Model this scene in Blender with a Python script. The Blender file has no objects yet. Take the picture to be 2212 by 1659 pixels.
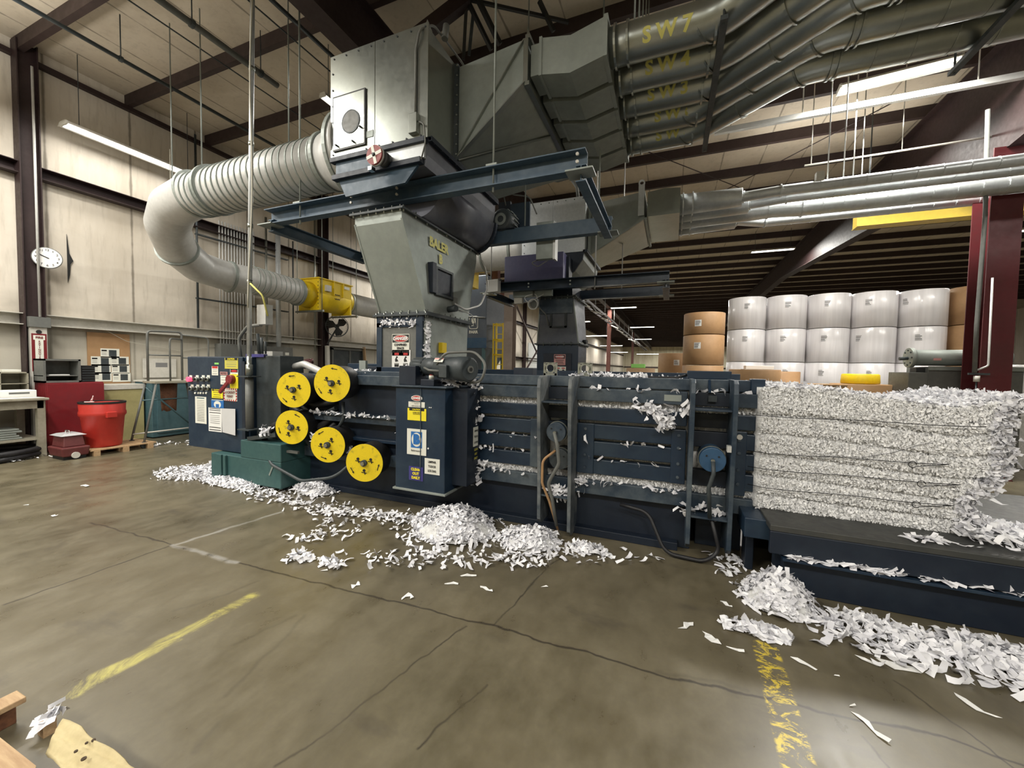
import bpy, math, random
import numpy as np
from mathutils import Vector, Matrix, Quaternion
random.seed(4); RNG = np.random.default_rng(7)
S = bpy.context.scene
COL = S.collection
pi = math.pi

# ------------------------------------------------------------------ camera
# camera solved from the photograph's two horizontal vanishing points
CX, CY, FPX, CH = 1106.0, 829.5, 850.0, 1.6
def _dir(u, v): return Vector((u - CX, -(v - CY), -FPX)).normalized()
_Y = _dir(1450, 800); _X = -_dir(-1000, 757); _Z = _X.cross(_Y).normalized(); _X = _Y.cross(_Z)
RW = Matrix((_X, _Y, _Z))                      # camera -> world
CAM = Vector((0, 0, CH))
cd = bpy.data.cameras.new('camera'); cam = bpy.data.objects.new('camera', cd); COL.objects.link(cam)
cd.sensor_width = 36; cd.sensor_fit = 'HORIZONTAL'; cd.lens = 36 * FPX / 2212; cd.clip_end = 400; cd.clip_start = .05
cam.matrix_world = Matrix.Translation(CAM) @ RW.to_4x4()
S.camera = cam

# ------------------------------------------------------------------ view, world
S.view_settings.view_transform = 'Standard'; S.view_settings.look = 'None'
S.view_settings.gamma = 1; S.view_settings.use_curve_mapping = False
S.view_settings.exposure = 0.75
W = bpy.data.worlds.new('world'); S.world = W; W.use_nodes = True
W.node_tree.nodes['Background'].inputs[0].default_value = (1.0, .93, .80, 1)
W.node_tree.nodes['Background'].inputs[1].default_value = 0.42

def area(name, loc, rot, sx, sy, power, col=(1, .97, .90)):
    l = bpy.data.lights.new(name, 'AREA'); l.shape = 'RECTANGLE'; l.size = sx; l.size_y = sy
    l.energy = power; l.color = col
    o = bpy.data.objects.new(name, l); o.location = loc; o.rotation_euler = rot; COL.objects.link(o); return o
# ceiling lamps behind and beside the photographer, then fill added for wall and rolls
for lx, ly, pw in ((-8.5, -2.5, 170), (-4.0, -3.5, 200), (1.5, -3.2, 190), (7, -3, 160), (-2, -8, 150), (6.5, 3.5, 150), (-6.6, 1.2, 170), (3.0, 10.5, 90), (7.5, 9.5, 100)):
    area('hall_lamp_and_fill', (lx, ly, 6.0), (0, 0, 0), 2.4, .5, pw)
    area('ceiling_fill_light', (lx, ly, 6.0), (pi, 0, 0), 2.4, .5, pw * .16)  # upward fill added at each one to brighten the ceiling
area('hall_lamp_and_fill', (-8.7, 2.0, 5.9), (0, 0, pi / 2), 2.4, .4, 85); area('ceiling_fill_light', (-8.7, 2.0, 5.8), (pi, 0, 0), 2.4, .4, 22)  # unseen fill pair added to brighten the left wall and ceiling

def P(u, v, **k):
    """point on a world plane seen at pixel u,v"""
    (a, val), = k.items(); i = 'xyz'.index(a); r = RW @ _dir(u, v)
    return CAM + r * ((val - CAM[i]) / r[i])

# ------------------------------------------------------------------ materials
MATS = {}
def newmat(name):
    m = bpy.data.materials.new(name); m.use_nodes = True; nt = m.node_tree
    return m, nt, nt.nodes['Principled BSDF']
def nd(nt, t, **k):
    n = nt.nodes.new(t)
    for a, b in k.items():
        if a == 'ins':
            for i, v in b.items(): n.inputs[i].default_value = v
        else: setattr(n, a, b)
    return n
def c4(c): return (c[0], c[1], c[2], 1)
def mix(nt, fac, a, b, mode='MIX'):
    n = nt.nodes.new('ShaderNodeMix'); n.data_type = 'RGBA'; n.blend_type = mode
    L = nt.links
    for i, v in ((0, fac), (6, a), (7, b)):
        if isinstance(v, bpy.types.NodeSocket): L.new(v, n.inputs[i])
        else: n.inputs[i].default_value = v if i == 0 else c4(v)
    return n.outputs[2]
def noise(nt, scale, det=4, vec=None, rough=.6, dist=0):
    n = nd(nt, 'ShaderNodeTexNoise'); n.inputs['Scale'].default_value = scale; n.inputs['Detail'].default_value = det
    n.inputs['Roughness'].default_value = rough; n.inputs['Distortion'].default_value = dist
    if vec: nt.links.new(vec, n.inputs['Vector'])
    return n.outputs['Fac']
def ramp(nt, v, a, b, va=0., vb=1.):
    n = nd(nt, 'ShaderNodeMapRange'); n.clamp = True
    nt.links.new(v, n.inputs[0])
    for i, x in ((1, a), (2, b), (3, va), (4, vb)): n.inputs[i].default_value = x
    return n.outputs[0]
def math_(nt, op, a, b=0., c=0.):
    n = nd(nt, 'ShaderNodeMath', operation=op)
    for i, v in enumerate((a, b, c)):
        if isinstance(v, bpy.types.NodeSocket): nt.links.new(v, n.inputs[i])
        else: n.inputs[i].default_value = v
    return n.outputs[0]
def objco(nt): return nd(nt, 'ShaderNodeTexCoord').outputs['Object']
def geoco(nt): return nd(nt, 'ShaderNodeNewGeometry').outputs['Position']
def scaled(nt, vec, s):
    n = nd(nt, 'ShaderNodeMapping'); n.inputs['Scale'].default_value = s; nt.links.new(vec, n.inputs[0]); return n.outputs[0]

def worn(name, base, alt, rough=.5, metal=0., scale=3., amt=.6, lo=.45, hi=.7, streak=(1, 1, 1), bump=0., spec=None):
    """painted or bare metal with a second tone of dust / wear"""
    m, nt, b = newmat(name); v = scaled(nt, geoco(nt), streak)
    f = ramp(nt, noise(nt, scale, 6, v, .65), lo, hi, 0, amt)
    col = mix(nt, f, base, alt); f2 = noise(nt, scale * 7, 3, v)
    col = mix(nt, ramp(nt, f2, .3, .7, 0, .25 if metal < .5 else .10), col, tuple(x * .6 for x in base))
    nt.links.new(col, b.inputs['Base Color']); b.inputs['Metallic'].default_value = metal
    nt.links.new(ramp(nt, f2, .2, .8, rough - (.08 if metal < .5 else .02), rough + (.12 if metal < .5 else .05)), b.inputs['Roughness'])
    if bump:
        bp = nd(nt, 'ShaderNodeBump'); bp.inputs['Strength'].default_value = bump; bp.inputs['Distance'].default_value = .01
        nt.links.new(f2, bp.inputs['Height']); nt.links.new(bp.outputs[0], b.inputs['Normal'])
    MATS[name] = m; return m
def plain(name, col, rough=.5, metal=0., emit=0.):
    m, nt, b = newmat(name); b.inputs['Base Color'].default_value = c4(col); b.inputs['Roughness'].default_value = rough
    b.inputs['Metallic'].default_value = metal
    if emit: b.inputs['Emission Color'].default_value = c4(col); b.inputs['Emission Strength'].default_value = emit
    MATS[name] = m; return m

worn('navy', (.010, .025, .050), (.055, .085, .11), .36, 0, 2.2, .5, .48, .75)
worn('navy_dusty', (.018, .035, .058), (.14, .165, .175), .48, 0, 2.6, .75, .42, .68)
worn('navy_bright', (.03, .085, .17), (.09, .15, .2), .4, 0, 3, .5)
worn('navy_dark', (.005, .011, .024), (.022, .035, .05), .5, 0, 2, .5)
worn('beam_blue', (.045, .085, .13), (.13, .17, .2), .45, 0, 2, .5)
worn('trough_paint', (.10, .105, .13), (.20, .205, .22), .38, .3, 1.2, .8)
worn('hopper_blue', (.10, .11, .135), (.20, .205, .215), .5, .2, 1.4, .8)
worn('slate', (.085, .105, .135), (.13, .15, .18), .5, 0, 2, .6)
worn('navy_ashen', (.045, .06, .075), (.24, .25, .24), .5, 0, 2.4, .85, .38, .60)
worn('wheel_red', (.30, .05, .045), (.2, .04, .04), .5, 0, 4, .4)
worn('purple_paint', (.055, .055, .13), (.09, .08, .15), .45, 0, 4, .6)
worn('galvanized', (.32, .34, .31), (.42, .44, .41), .30, .88, 2.5, .7, .35, .65)
worn('galvanized_bright', (.55, .58, .59), (.70, .72, .73), .36, .4, 3, .7, .35, .65)
worn('hopper_steel', (.255, .285, .262), (.35, .38, .355), .5, .3, 1.3, .8, .35, .65)
worn('duct_grey', (.56, .56, .54), (.66, .66, .64), .42, .25, 2, .6)
worn('red_oxide', (.026, .012, .012), (.045, .027, .026), .55, 0, 2, .6)
worn('purlin_paint', (.030, .016, .014), (.05, .028, .025), .6, 0, 1, .6)
worn('column_red', (.11, .014, .018), (.07, .025, .022), .5, 0, 2, .5)
worn('rust_beam', (.11, .035, .025), (.18, .08, .05), .6, 0, 2, .5)
worn('tan_column', (.30, .24, .2), (.2, .14, .12), .6, 0, 2, .6)
worn('green_paint', (.035, .095, .095), (.07, .14, .13), .45, 0, 2.5, .6)
worn('teal_cabinet', (.06, .13, .15), (.10, .17, .19), .5, 0, 2.5, .6)
worn('yellow_paint', (.78, .56, .01), (.62, .42, .02), .42, 0, 4, .6)
worn('yellow_disc', (.86, .64, .015), (.30, .24, .03), .4, 0, 13, .8, .56, .72)
worn('black_rubber', (.012, .012, .014), (.04, .04, .045), .5, 0, 6, .4)
worn('dark_grey', (.035, .045, .05), (.09, .1, .1), .5, 0, 4, .6)
worn('grey_paint', (.13, .135, .125), (.2, .2, .18), .5, 0, 3, .6)
worn('white_paint', (.62, .6, .54), (.42, .4, .34), .5, 0, 4, .6)
worn('red_plastic', (.50, .035, .025), (.36, .03, .02), .4, 0, 2.5, .6)
worn('dark_red', (.20, .015, .02), (.13, .012, .015), .4, 0, 2, .6)
worn('maroon', (.12, .025, .025), (.18, .05, .045), .5, 0, 4, .6)
worn('kraft', (.42, .25, .12), (.36, .2, .09), .6, 0, 1.6, .6)
worn('wood', (.52, .36, .2), (.34, .2, .1), .65, 0, 5, .8, .35, .65, (1, 9, 9))
worn('wood_dark', (.2, .085, .04), (.09, .035, .02), .6, 0, 5, .8, .35, .65, (1, 9, 9))
worn('brass_beam', (.62, .45, .06), (.5, .36, .05), .5, 0, 2, .5)
worn('table_paint', (.33, .31, .24), (.2, .18, .13), .55, 0, 5, .7)
worn('bale_brown', (.36, .23, .12), (.28, .16, .08), .7, 0, 3, .6)
worn('cardboard_pale', (.56, .47, .26), (.40, .31, .16), .75, 0, 6, .6)
worn('table_dust', (.040, .042, .040), (.075, .072, .062), .5, 0, 3, .7)
worn('locker_yellow', (.46, .41, .19), (.36, .31, .14), .5, 0, 3, .6)
plain('dark_hole', (.05, .03, .015), .8)
plain('white', (.8, .8, .78), .5); plain('sign_white', (.74, .74, .66), .45)
plain('black', (.012, .012, .012), .5); plain('sign_red', (.5, .03, .03), .45); plain('sign_yellow', (.85, .72, .03), .45)
plain('sign_blue', (.02, .14, .42), .45); plain('sign_violet', (.05, .045, .20), .45); plain('sign_olive', (.55, .5, .08), .5)
plain('stencil', (.62, .58, .16), .6); plain('grey_text', (.2, .2, .2), .6); plain('pink', (.6, .3, .28), .6)
plain('chrome', (.6, .6, .58), .25, 1); plain('glass_red', (.9, .05, .1), .3, 0, 1.5); plain('dial_white', (.75, .74, .72), .4)
plain('wire', (.03, .03, .03), .4, .6); plain('cable_red', (.10, .03, .03), .5); plain('green_box', (.25, .6, .15), .6)
plain('tube_glow', (1, .98, .93), .5, 0, 3.2); plain('tube_glow_far', (1, .97, .88), .5, 0, 7); plain('rope', (.5, .48, .4), .7)
plain('plastic_sheet', (.6, .6, .6), .15); plain('door_white', (.6, .62, .6), .5)

def paper(name, a, b, rough=.75):
    m, nt, bs = newmat(name)
    gi = nd(nt, 'ShaderNodeNewGeometry').outputs['Random Per Island']
    nt.links.new(mix(nt, gi, a, b), bs.inputs['Base Color']); bs.inputs['Roughness'].default_value = rough
    MATS[name] = m
paper('paper', (.93, .93, .95), (.66, .66, .70))
paper('paper_bale', (.96, .96, .95), (.78, .78, .79))
m, nt, b = newmat('bale_core'); n_ = noise(nt, 22, 6, scaled(nt, geoco(nt), (1, 1, .6)), .7)
nt.links.new(mix(nt, ramp(nt, n_, .3, .65), (.58, .58, .58), (.90, .90, .89)), b.inputs['Base Color']); b.inputs['Roughness'].default_value = .8
bp = nd(nt, 'ShaderNodeBump'); bp.inputs['Strength'].default_value = 1; bp.inputs['Distance'].default_value = .02
nt.links.new(n_, bp.inputs['Height']); nt.links.new(bp.outputs[0], b.inputs['Normal']); MATS['bale_core'] = m
# white rolls in clear wrap
m, nt, b = newmat('roll_white'); v = scaled(nt, geoco(nt), (5, 5, .25))
nt.links.new(mix(nt, ramp(nt, noise(nt, 1.5, 3, v), .35, .65), (.78, .76, .77), (.66, .64, .65)), b.inputs['Base Color'])
b.inputs['Roughness'].default_value = .5; b.inputs['Coat Weight'].default_value = .7
nt.links.new(ramp(nt, noise(nt, 2.5, 3, v), .3, .7, .1, .3), b.inputs['Coat Roughness'])
bp = nd(nt, 'ShaderNodeBump'); bp.inputs['Strength'].default_value = .4; bp.inputs['Distance'].default_value = .03
nt.links.new(noise(nt, 2, 3, v), bp.inputs['Height']); nt.links.new(bp.outputs[0], b.inputs['Coat Normal']); MATS['roll_white'] = m

# stained cream liner of walls
def liner(name, base, dirt, z0=None, seam=None, axis=0, seam_w=.012, dirty=.5, low=None):
    m, nt, b = newmat(name); g = geoco(nt); L = nt.links
    sp = nd(nt, 'ShaderNodeSeparateXYZ'); L.new(g, sp.inputs[0])
    f = noise(nt, .9, 6, scaled(nt, g, (1.6, 1.6, .35)), .6)
    col = mix(nt, ramp(nt, f, .42, .72, 0, dirty), base, dirt)
    col = mix(nt, ramp(nt, noise(nt, 6, 5, scaled(nt, g, (2, 2, .25))), .52, .8, 0, .35), col, tuple(x * .6 for x in dirt))
    col = mix(nt, ramp(nt, noise(nt, 3.5, 4, scaled(nt, g, (.5, .5, 3))), .5, .8, 0, .25), col, tuple(x * .8 for x in base))
    if seam:
        t = math_(nt, 'PINGPONG', math_(nt, 'ADD', sp.outputs[axis], 100.15), seam / 2)
        wob = math_(nt, 'MULTIPLY', noise(nt, 2.5, 3, g), .05)
        col = mix(nt, ramp(nt, math_(nt, 'SUBTRACT', t, math_(nt, 'SUBTRACT', wob, .025)), seam_w * .4, seam_w * 2.5, .75, 0), col, tuple(x * .35 for x in dirt))
    if low is not None:      # grime along the girt line and darker lower panels
        d = math_(nt, 'ABSOLUTE', math_(nt, 'SUBTRACT', sp.outputs[2], low))
        col = mix(nt, math_(nt, 'MULTIPLY', ramp(nt, d, .05, .55, .75, 0), ramp(nt, noise(nt, 1.2, 4, g), .3, .65)), col, (.10, .085, .065))
        col = mix(nt, ramp(nt, sp.outputs[2], low - .02, low, .55, 0), col, (.34, .33, .27))
    L.new(col, b.inputs['Base Color']); b.inputs['Roughness'].default_value = .7
    bp = nd(nt, 'ShaderNodeBump'); bp.inputs['Strength'].default_value = .35; bp.inputs['Distance'].default_value = .05
    L.new(noise(nt, 1.6, 4, g), bp.inputs['Height']); L.new(bp.outputs[0], b.inputs['Normal'])
    MATS[name] = m
liner('wall_liner', (.68, .62, .53), (.40, .33, .24), seam=1.22, axis=1, low=2.3)
liner('ceiling_liner', (.56, .49, .39), (.40, .33, .24), seam=.92, axis=0, seam_w=.008, dirty=.5)
liner('back_liner', (.60, .56, .42), (.34, .27, .16), seam=1.5, axis=0, dirty=.6)

# polished, stained concrete with joints, cracks and worn yellow lines
m, nt, b = newmat('concrete'); g = geoco(nt); L = nt.links
f1 = noise(nt, .55, 6, g, .6, .6); f2 = noise(nt, 3.2, 6, scaled(nt, g, (1.3, .8, 1)), .65); f3 = noise(nt, 40, 3, g)
col = mix(nt, ramp(nt, f1, .35, .66), (.062, .052, .028), (.140, .118, .072))
col = mix(nt, ramp(nt, f2, .35, .75, 0, .6), col, (.21, .185, .122))
col = mix(nt, ramp(nt, noise(nt, 1.7, 5, scaled(nt, g, (.8, 1.6, 1)), .6), .60, .74, 0, .7), col, (.055, .046, .036))
col = mix(nt, ramp(nt, f3, .3, .7, 0, .3), col, (.10, .085, .065))
wv = nd(nt, 'ShaderNodeVectorMath', operation='SCALE'); nz = nd(nt, 'ShaderNodeTexNoise'); nz.inputs['Scale'].default_value = 4.5; nz.inputs['Detail'].default_value = 4
L.new(g, nz.inputs['Vector']); sb = nd(nt, 'ShaderNodeVectorMath', operation='SUBTRACT'); L.new(nz.outputs['Color'], sb.inputs[0]); sb.inputs[1].default_value = (.5, .5, .5)
L.new(sb.outputs[0], wv.inputs[0]); wv.inputs['Scale'].default_value = .10
ad = nd(nt, 'ShaderNodeVectorMath', operation='ADD'); L.new(g, ad.inputs[0]); L.new(wv.outputs[0], ad.inputs[1]); GW = ad.outputs[0]
def segdist(vec, p, q):
    p = Vector((p[0], p[1], 0)); q = Vector((q[0], q[1], 0)); d = q - p
    s = nd(nt, 'ShaderNodeVectorMath', operation='SUBTRACT'); L.new(vec, s.inputs[0]); s.inputs[1].default_value = p
    s2 = nd(nt, 'ShaderNodeVectorMath', operation='MULTIPLY'); L.new(s.outputs[0], s2.inputs[0]); s2.inputs[1].default_value = (1, 1, 0)
    dt = nd(nt, 'ShaderNodeVectorMath', operation='DOT_PRODUCT'); L.new(s2.outputs[0], dt.inputs[0]); dt.inputs[1].default_value = d / d.length_squared
    t = nd(nt, 'ShaderNodeClamp'); L.new(dt.outputs['Value'], t.inputs[0])
    sc = nd(nt, 'ShaderNodeVectorMath', operation='SCALE'); sc.inputs[0].default_value = d; L.new(t.outputs[0], sc.inputs['Scale'])
    ds = nd(nt, 'ShaderNodeVectorMath', operation='DISTANCE'); L.new(s2.outputs[0], ds.inputs[0]); L.new(sc.outputs[0], ds.inputs[1])
    return ds.outputs['Value']
def F(u, v): q = P(u, v, z=0); return (q.x, q.y)
def lines(vec, segs):
    o = None
    for a, b_ in segs:
        d = segdist(vec, a, b_); o = d if o is None else math_(nt, 'MINIMUM', o, d)
    return o
joints = [(F(0, 1310), F(370, 1178)), (F(200, 1128), F(370, 1178)), (F(370, 1178), F(600, 1238)), (F(600, 1238), F(1060, 1352)),
          (F(1060, 1352), F(1440, 1462)), (F(1440, 1462), F(2000, 1585)), (F(2000, 1585), F(2330, 1690))]
cracks = [(F(590, 1659), F(760, 1545)), (F(760, 1545), F(900, 1425)), (F(900, 1425), F(1008, 1352)), (F(1060, 1352), F(1120, 1295)), (F(1120, 1295), F(1175, 1235)),
          (F(1175, 1235), F(1240, 1180)), (F(1930, 1470), F(2060, 1560)), (F(2060, 1560), F(2190, 1659)), (F(1860, 1590), F(1940, 1680)),
          (F(900, 1620), F(1050, 1475))]
dj = lines(GW, joints[:1] + joints[1:]); dc = lines(GW, cracks)
col = mix(nt, ramp(nt, dj, .003, .012, .75, 0), col, (.018, .014, .012))
col = mix(nt, math_(nt, 'MULTIPLY', ramp(nt, dc, .001, .010, .75, 0), ramp(nt, f2, .3, .6, .25, 1)), col, (.02, .016, .013))
scr = [(F(500, 1395), F(640, 1330)), (F(495, 1500), F(660, 1330)), (F(380, 1320), F(560, 1255)), (F(430, 1620), F(480, 1560)), (F(1420, 1450), F(1610, 1490))]
col = mix(nt, ramp(nt, lines(GW, scr), .003, .02, .22, 0), col, (.03, .025, .02))
# chalky seams
col = mix(nt, math_(nt, 'MULTIPLY', ramp(nt, lines(GW, [(F(380, 1176), F(610, 1105)), (F(372, 1178), F(510, 1215))]), .008, .03, .8, 0), ramp(nt, f2, .35, .5)), col, (.32, .31, .28))
yl = ramp(nt, noise(nt, 9, 6, scaled(nt, g, (1, 1.6, 1)), .8, 1.2), .50, .56)
y1 = math_(nt, 'MULTIPLY', ramp(nt, lines(GW, [((-2.63, .87), (-2.615, 1.78))]), .035, .06, 1, 0), ramp(nt, noise(nt, 4, 6, scaled(nt, g, (1, .7, 1)), .8, .8), .46, .62))
y2 = math_(nt, 'MULTIPLY', ramp(nt, lines(g, [((.52, 1.55), (.56, 2.62))]), .060, .072, 1, 0), yl)
col = mix(nt, math_(nt, 'MULTIPLY', y1, .6), col, (.62, .56, .14)); col = mix(nt, y2, col, (.62, .47, .05))
L.new(col, b.inputs['Base Color']); L.new(ramp(nt, f2, .3, .7, .24, .46), b.inputs['Roughness'])
bp = nd(nt, 'ShaderNodeBump'); bp.inputs['Strength'].default_value = .12; bp.inputs['Distance'].default_value = .01
L.new(f2, bp.inputs['Height']); L.new(bp.outputs[0], b.inputs['Normal']); MATS['concrete'] = m

# ------------------------------------------------------------------ mesh builder
ORG = {}
def V(*a): return Vector(a)
class MB:
    def __init__(s): s.v = []; s.f = []; s.sm = []; s.st = []
    def add(s, vs, fs, smooth=False):
        n = len(s.v); s.st.append((n, len(s.f))); s.v += [tuple(x) for x in vs]; s.f += [tuple(n + i for i in f) for f in fs]; s.sm += [smooth] * len(fs); return s
    def box(s, x0, x1, y0, y1, z0, z1):
        return s.add([(x, y, z) for z in (z0, z1) for y in (y0, y1) for x in (x0, x1)],
                     [(0, 2, 3, 1), (4, 5, 7, 6), (0, 1, 5, 4), (2, 6, 7, 3), (0, 4, 6, 2), (1, 3, 7, 5)])
    def obox(s, c, ax, ay, az):
        c = Vector(c); ax, ay, az = Vector(ax), Vector(ay), Vector(az)
        return s.add([c + i * ax + j * ay + k * az for k in (-1, 1) for j in (-1, 1) for i in (-1, 1)],
                     [(0, 2, 3, 1), (4, 5, 7, 6), (0, 1, 5, 4), (2, 6, 7, 3), (0, 4, 6, 2), (1, 3, 7, 5)])
    def bar(s, p, q, w, h=None, up=(0, 0, 1)):
        p, q = Vector(p), Vector(q); d = (q - p); h = h or w
        up = Vector(up)
        if abs(d.normalized().dot(up)) > .98: up = Vector((0, 1, 0))
        sd = d.cross(up).normalized(); u2 = sd.cross(d).normalized()
        return s.obox((p + q) / 2, d / 2, sd * w / 2, u2 * h / 2)
    def hull8(s, lo, hi):
        """frustum between two 4-point loops"""
        return s.add(list(lo) + list(hi), [(3, 2, 1, 0), (4, 5, 6, 7)] + [(i, (i + 1) % 4, 4 + (i + 1) % 4, 4 + i) for i in range(4)])
    def sweep(s, pts, rad, n=20, caps=True, smooth=True):
        pts = [Vector(p) for p in pts]; k = len(pts)
        if not hasattr(rad, '__len__'): rad = [rad] * k
        t = [(pts[min(i + 1, k - 1)] - pts[max(i - 1, 0)]) for i in range(k)]
        for i in range(k):
            if t[i].length < 1e-9: t[i] = t[i - 1] if i else Vector((0, 0, 1))
            t[i] = t[i].normalized()
        a = Vector((0, 0, 1)) if abs(t[0].z) < .9 else Vector((1, 0, 0))
        nrm = (a - t[0] * a.dot(t[0])).normalized(); vs = []
        for i in range(k):
            if i:
                nrm = nrm - t[i] * nrm.dot(t[i]); nrm.normalize()
            bn = t[i].cross(nrm)
            vs += [pts[i] + (nrm * math.cos(2 * pi * j / n) + bn * math.sin(2 * pi * j / n)) * rad[i] for j in range(n)]
        fs = [(i * n + j, i * n + (j + 1) % n, (i + 1) * n + (j + 1) % n, (i + 1) * n + j) for i in range(k - 1) for j in range(n)]
        s.add(vs, fs, smooth)
        if caps: 
            base = len(s.v) - len(vs)
            s.f.append(tuple(base + j for j in range(n))[::-1]); s.f.append(tuple(base + (k - 1) * n + j for j in range(n))); s.sm += [False, False]
        return s
    def cyl(s, p, q, r, n=20, r2=None): return s.sweep([p, q], [r, r if r2 is None else r2], n)
    def ring(s, c, ax, r0, r1, w, n=24):
        c = Vector(c); ax = Vector(ax).normalized()
        a = Vector((0, 0, 1)) if abs(ax.z) < .9 else Vector((1, 0, 0)); u = ax.cross(a).normalized(); w2 = ax.cross(u)
        vs = []
        for j in range(n):
            d = u * math.cos(2 * pi * j / n) + w2 * math.sin(2 * pi * j / n)
            vs += [c + d * r0 - ax * w / 2, c + d * r1 - ax * w / 2, c + d * r1 + ax * w / 2, c + d * r0 + ax * w / 2]
        fs = []
        for j in range(n):
            k = (j + 1) % n
            for a_ in range(4): b_ = (a_ + 1) % 4; fs.append((j * 4 + a_, j * 4 + b_, k * 4 + b_, k * 4 + a_))
        return s.add(vs, fs)
    def prism(s, poly, d):
        n = len(poly); poly = [Vector(p) for p in poly]; d = Vector(d)
        return s.add(poly + [p + d for p in poly], [tuple(range(n))[::-1], tuple(range(n, 2 * n))] + [(i, (i + 1) % n, n + (i + 1) % n, n + i) for i in range(n)])
    def lathe(s, c, prof, n=28):
        c = Vector(c); k = len(prof); vs = []
        for r, z in prof: vs += [c + Vector((r * math.cos(2 * pi * j / n), r * math.sin(2 * pi * j / n), z)) for j in range(n)]
        fs = [(i * n + j, i * n + (j + 1) % n, (i + 1) * n + (j + 1) % n, (i + 1) * n + j) for i in range(k - 1) for j in range(n)]
        s.add(vs, fs, True); base = len(s.v) - len(vs)
        s.f.append(tuple(base + j for j in range(n))[::-1]); s.f.append(tuple(base + (k - 1) * n + j for j in range(n))); s.sm += [False, False]
        return s
    def each(s, name, mat, parent=None, bevel=0):
        """one object per primitive added; returns the first"""
        first = None; st = s.st + [(len(s.v), len(s.f))]
        for (v0, f0), (v1, f1) in zip(st[:-1], st[1:]):
            m = MB(); m.v = s.v[v0:v1]; m.f = [tuple(i - v0 for i in f) for f in s.f[f0:f1]]; m.sm = s.sm[f0:f1]
            o = m.build(name, mat, parent, bevel); first = first or o
        return first
    def build(s, name, mat, parent=None, bevel=0, fix=True):
        me = bpy.data.meshes.new(name)
        if parent is not None: org = ORG[parent]
        else:
            a = np.array(s.v); org = Vector(((a[:, 0].min() + a[:, 0].max()) / 2, (a[:, 1].min() + a[:, 1].max()) / 2, a[:, 2].min()))
        me.from_pydata([(x - org.x, y - org.y, z - org.z) for x, y, z in s.v], [], s.f)
        me.polygons.foreach_set('use_smooth', s.sm)
        if fix:
            import bmesh
            bm = bmesh.new(); bm.from_mesh(me); bmesh.ops.recalc_face_normals(bm, faces=bm.faces); bm.to_mesh(me); bm.free()
        me.materials.append(MATS[mat]); o = bpy.data.objects.new(name, me); COL.objects.link(o)
        if parent is not None: o.parent = parent
        else: o.location = org
        ORG[o] = org
        if bevel:
            bv = o.modifiers.new('bevel', 'BEVEL'); bv.width = bevel; bv.segments = 2; bv.limit_method = 'ANGLE'
        return o

def tag(o, label, cat, group=None, kind=None):
    if label: o['label'] = label
    if cat: o['category'] = cat
    if group: o['group'] = group
    if kind: o['kind'] = kind
    return o
def thing(name, loc, label, cat, group=None):
    o = bpy.data.objects.new(name, None); o.empty_display_size = .1; COL.objects.link(o); o.location = loc; ORG[o] = Vector(loc)
    return tag(o, label, cat, group)
def kids(o): return [c for c in bpy.data.objects if c.parent == o]
def dup(o, loc, label=None, parent=None, offset=None):
    c = o.copy(); COL.objects.link(c)
    if parent is not None: c.parent = parent
    else: c.location = loc
    if label: c['label'] = label
    for k in kids(o): dup(k, None, None, c)
    return c
def struct(o): o['kind'] = 'structure'; return o

def bend(pts, rad, seg=8):
    """polyline with rounded corners"""
    pts = [Vector(p) for p in pts]; out = [pts[0]]
    if not hasattr(rad, '__len__'): rad = [rad] * len(pts)
    for i in range(1, len(pts) - 1):
        a, b_, c = pts[i - 1], pts[i], pts[i + 1]; u = (a - b_).normalized(); w = (c - b_).normalized()
        ang = u.angle(w); t = min(rad[i] / math.tan(ang / 2), (a - b_).length * .49, (c - b_).length * .49)
        p, q = b_ + u * t, b_ + w * t
        for k in range(seg + 1):
            x = k / seg; out.append(p * (1 - x) ** 2 + b_ * 2 * x * (1 - x) + q * x * x)
    out.append(pts[-1]); return out
def dense(pts, step):
    out = []
    for a, b_ in zip(pts[:-1], pts[1:]):
        n = max(1, int((b_ - a).length / step)); out += [a.lerp(b_, i / n) for i in range(n)]
    return out + [pts[-1]]
def text_mb(mb, txt, size, org, right, up, align='CENTER', bold=.0, depth=.0, sx=1.0):
    cu = bpy.data.curves.new('t', 'FONT'); cu.body = txt; cu.size = size; cu.align_x = align; cu.align_y = 'CENTER'; cu.offset = bold * size
    cu.resolution_u = 3
    o = bpy.data.objects.new('t', cu); COL.objects.link(o); bpy.context.view_layer.update()
    me = bpy.data.meshes.new_from_object(o)
    right, up = Vector(right), Vector(up); nn = right.cross(up)
    vs = [Vector(org) + right * v.co.x * sx + up * v.co.y + nn * .0035 for v in me.vertices]
    mb.add(vs, [tuple(p.vertices) for p in me.polygons])
    bpy.data.objects.remove(o); bpy.data.curves.remove(cu); bpy.data.meshes.remove(me)
def wrap_text(txt, size, cx, cy, cz, r, ph, bold, sx, parent):
    """lettering bent round a duct that runs along x"""
    import bmesh
    tm = MB(); text_mb(tm, txt, size, (0, 0, 0), XR, UP, bold=bold, sx=sx)
    me = bpy.data.meshes.new('lettering'); me.from_pydata(tm.v, [], tm.f); bm = bmesh.new(); bm.from_mesh(me)
    for k in range(-9, 10): bmesh.ops.bisect_plane(bm, geom=bm.verts[:] + bm.edges[:] + bm.faces[:], plane_co=(0, 0, size * .5 * k / 9), plane_no=(0, 0, 1))
    for v in bm.verts: a = v.co.z / r + ph; v.co = Vector((cx + v.co.x, cy - (r + .003) * math.cos(a), cz + (r + .003) * math.sin(a))) - ORG[parent]
    bm.to_mesh(me); bm.free(); me.materials.append(MATS['stencil']); o = bpy.data.objects.new('lettering', me); COL.objects.link(o); o.parent = parent; ORG[o] = ORG[parent]
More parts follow.
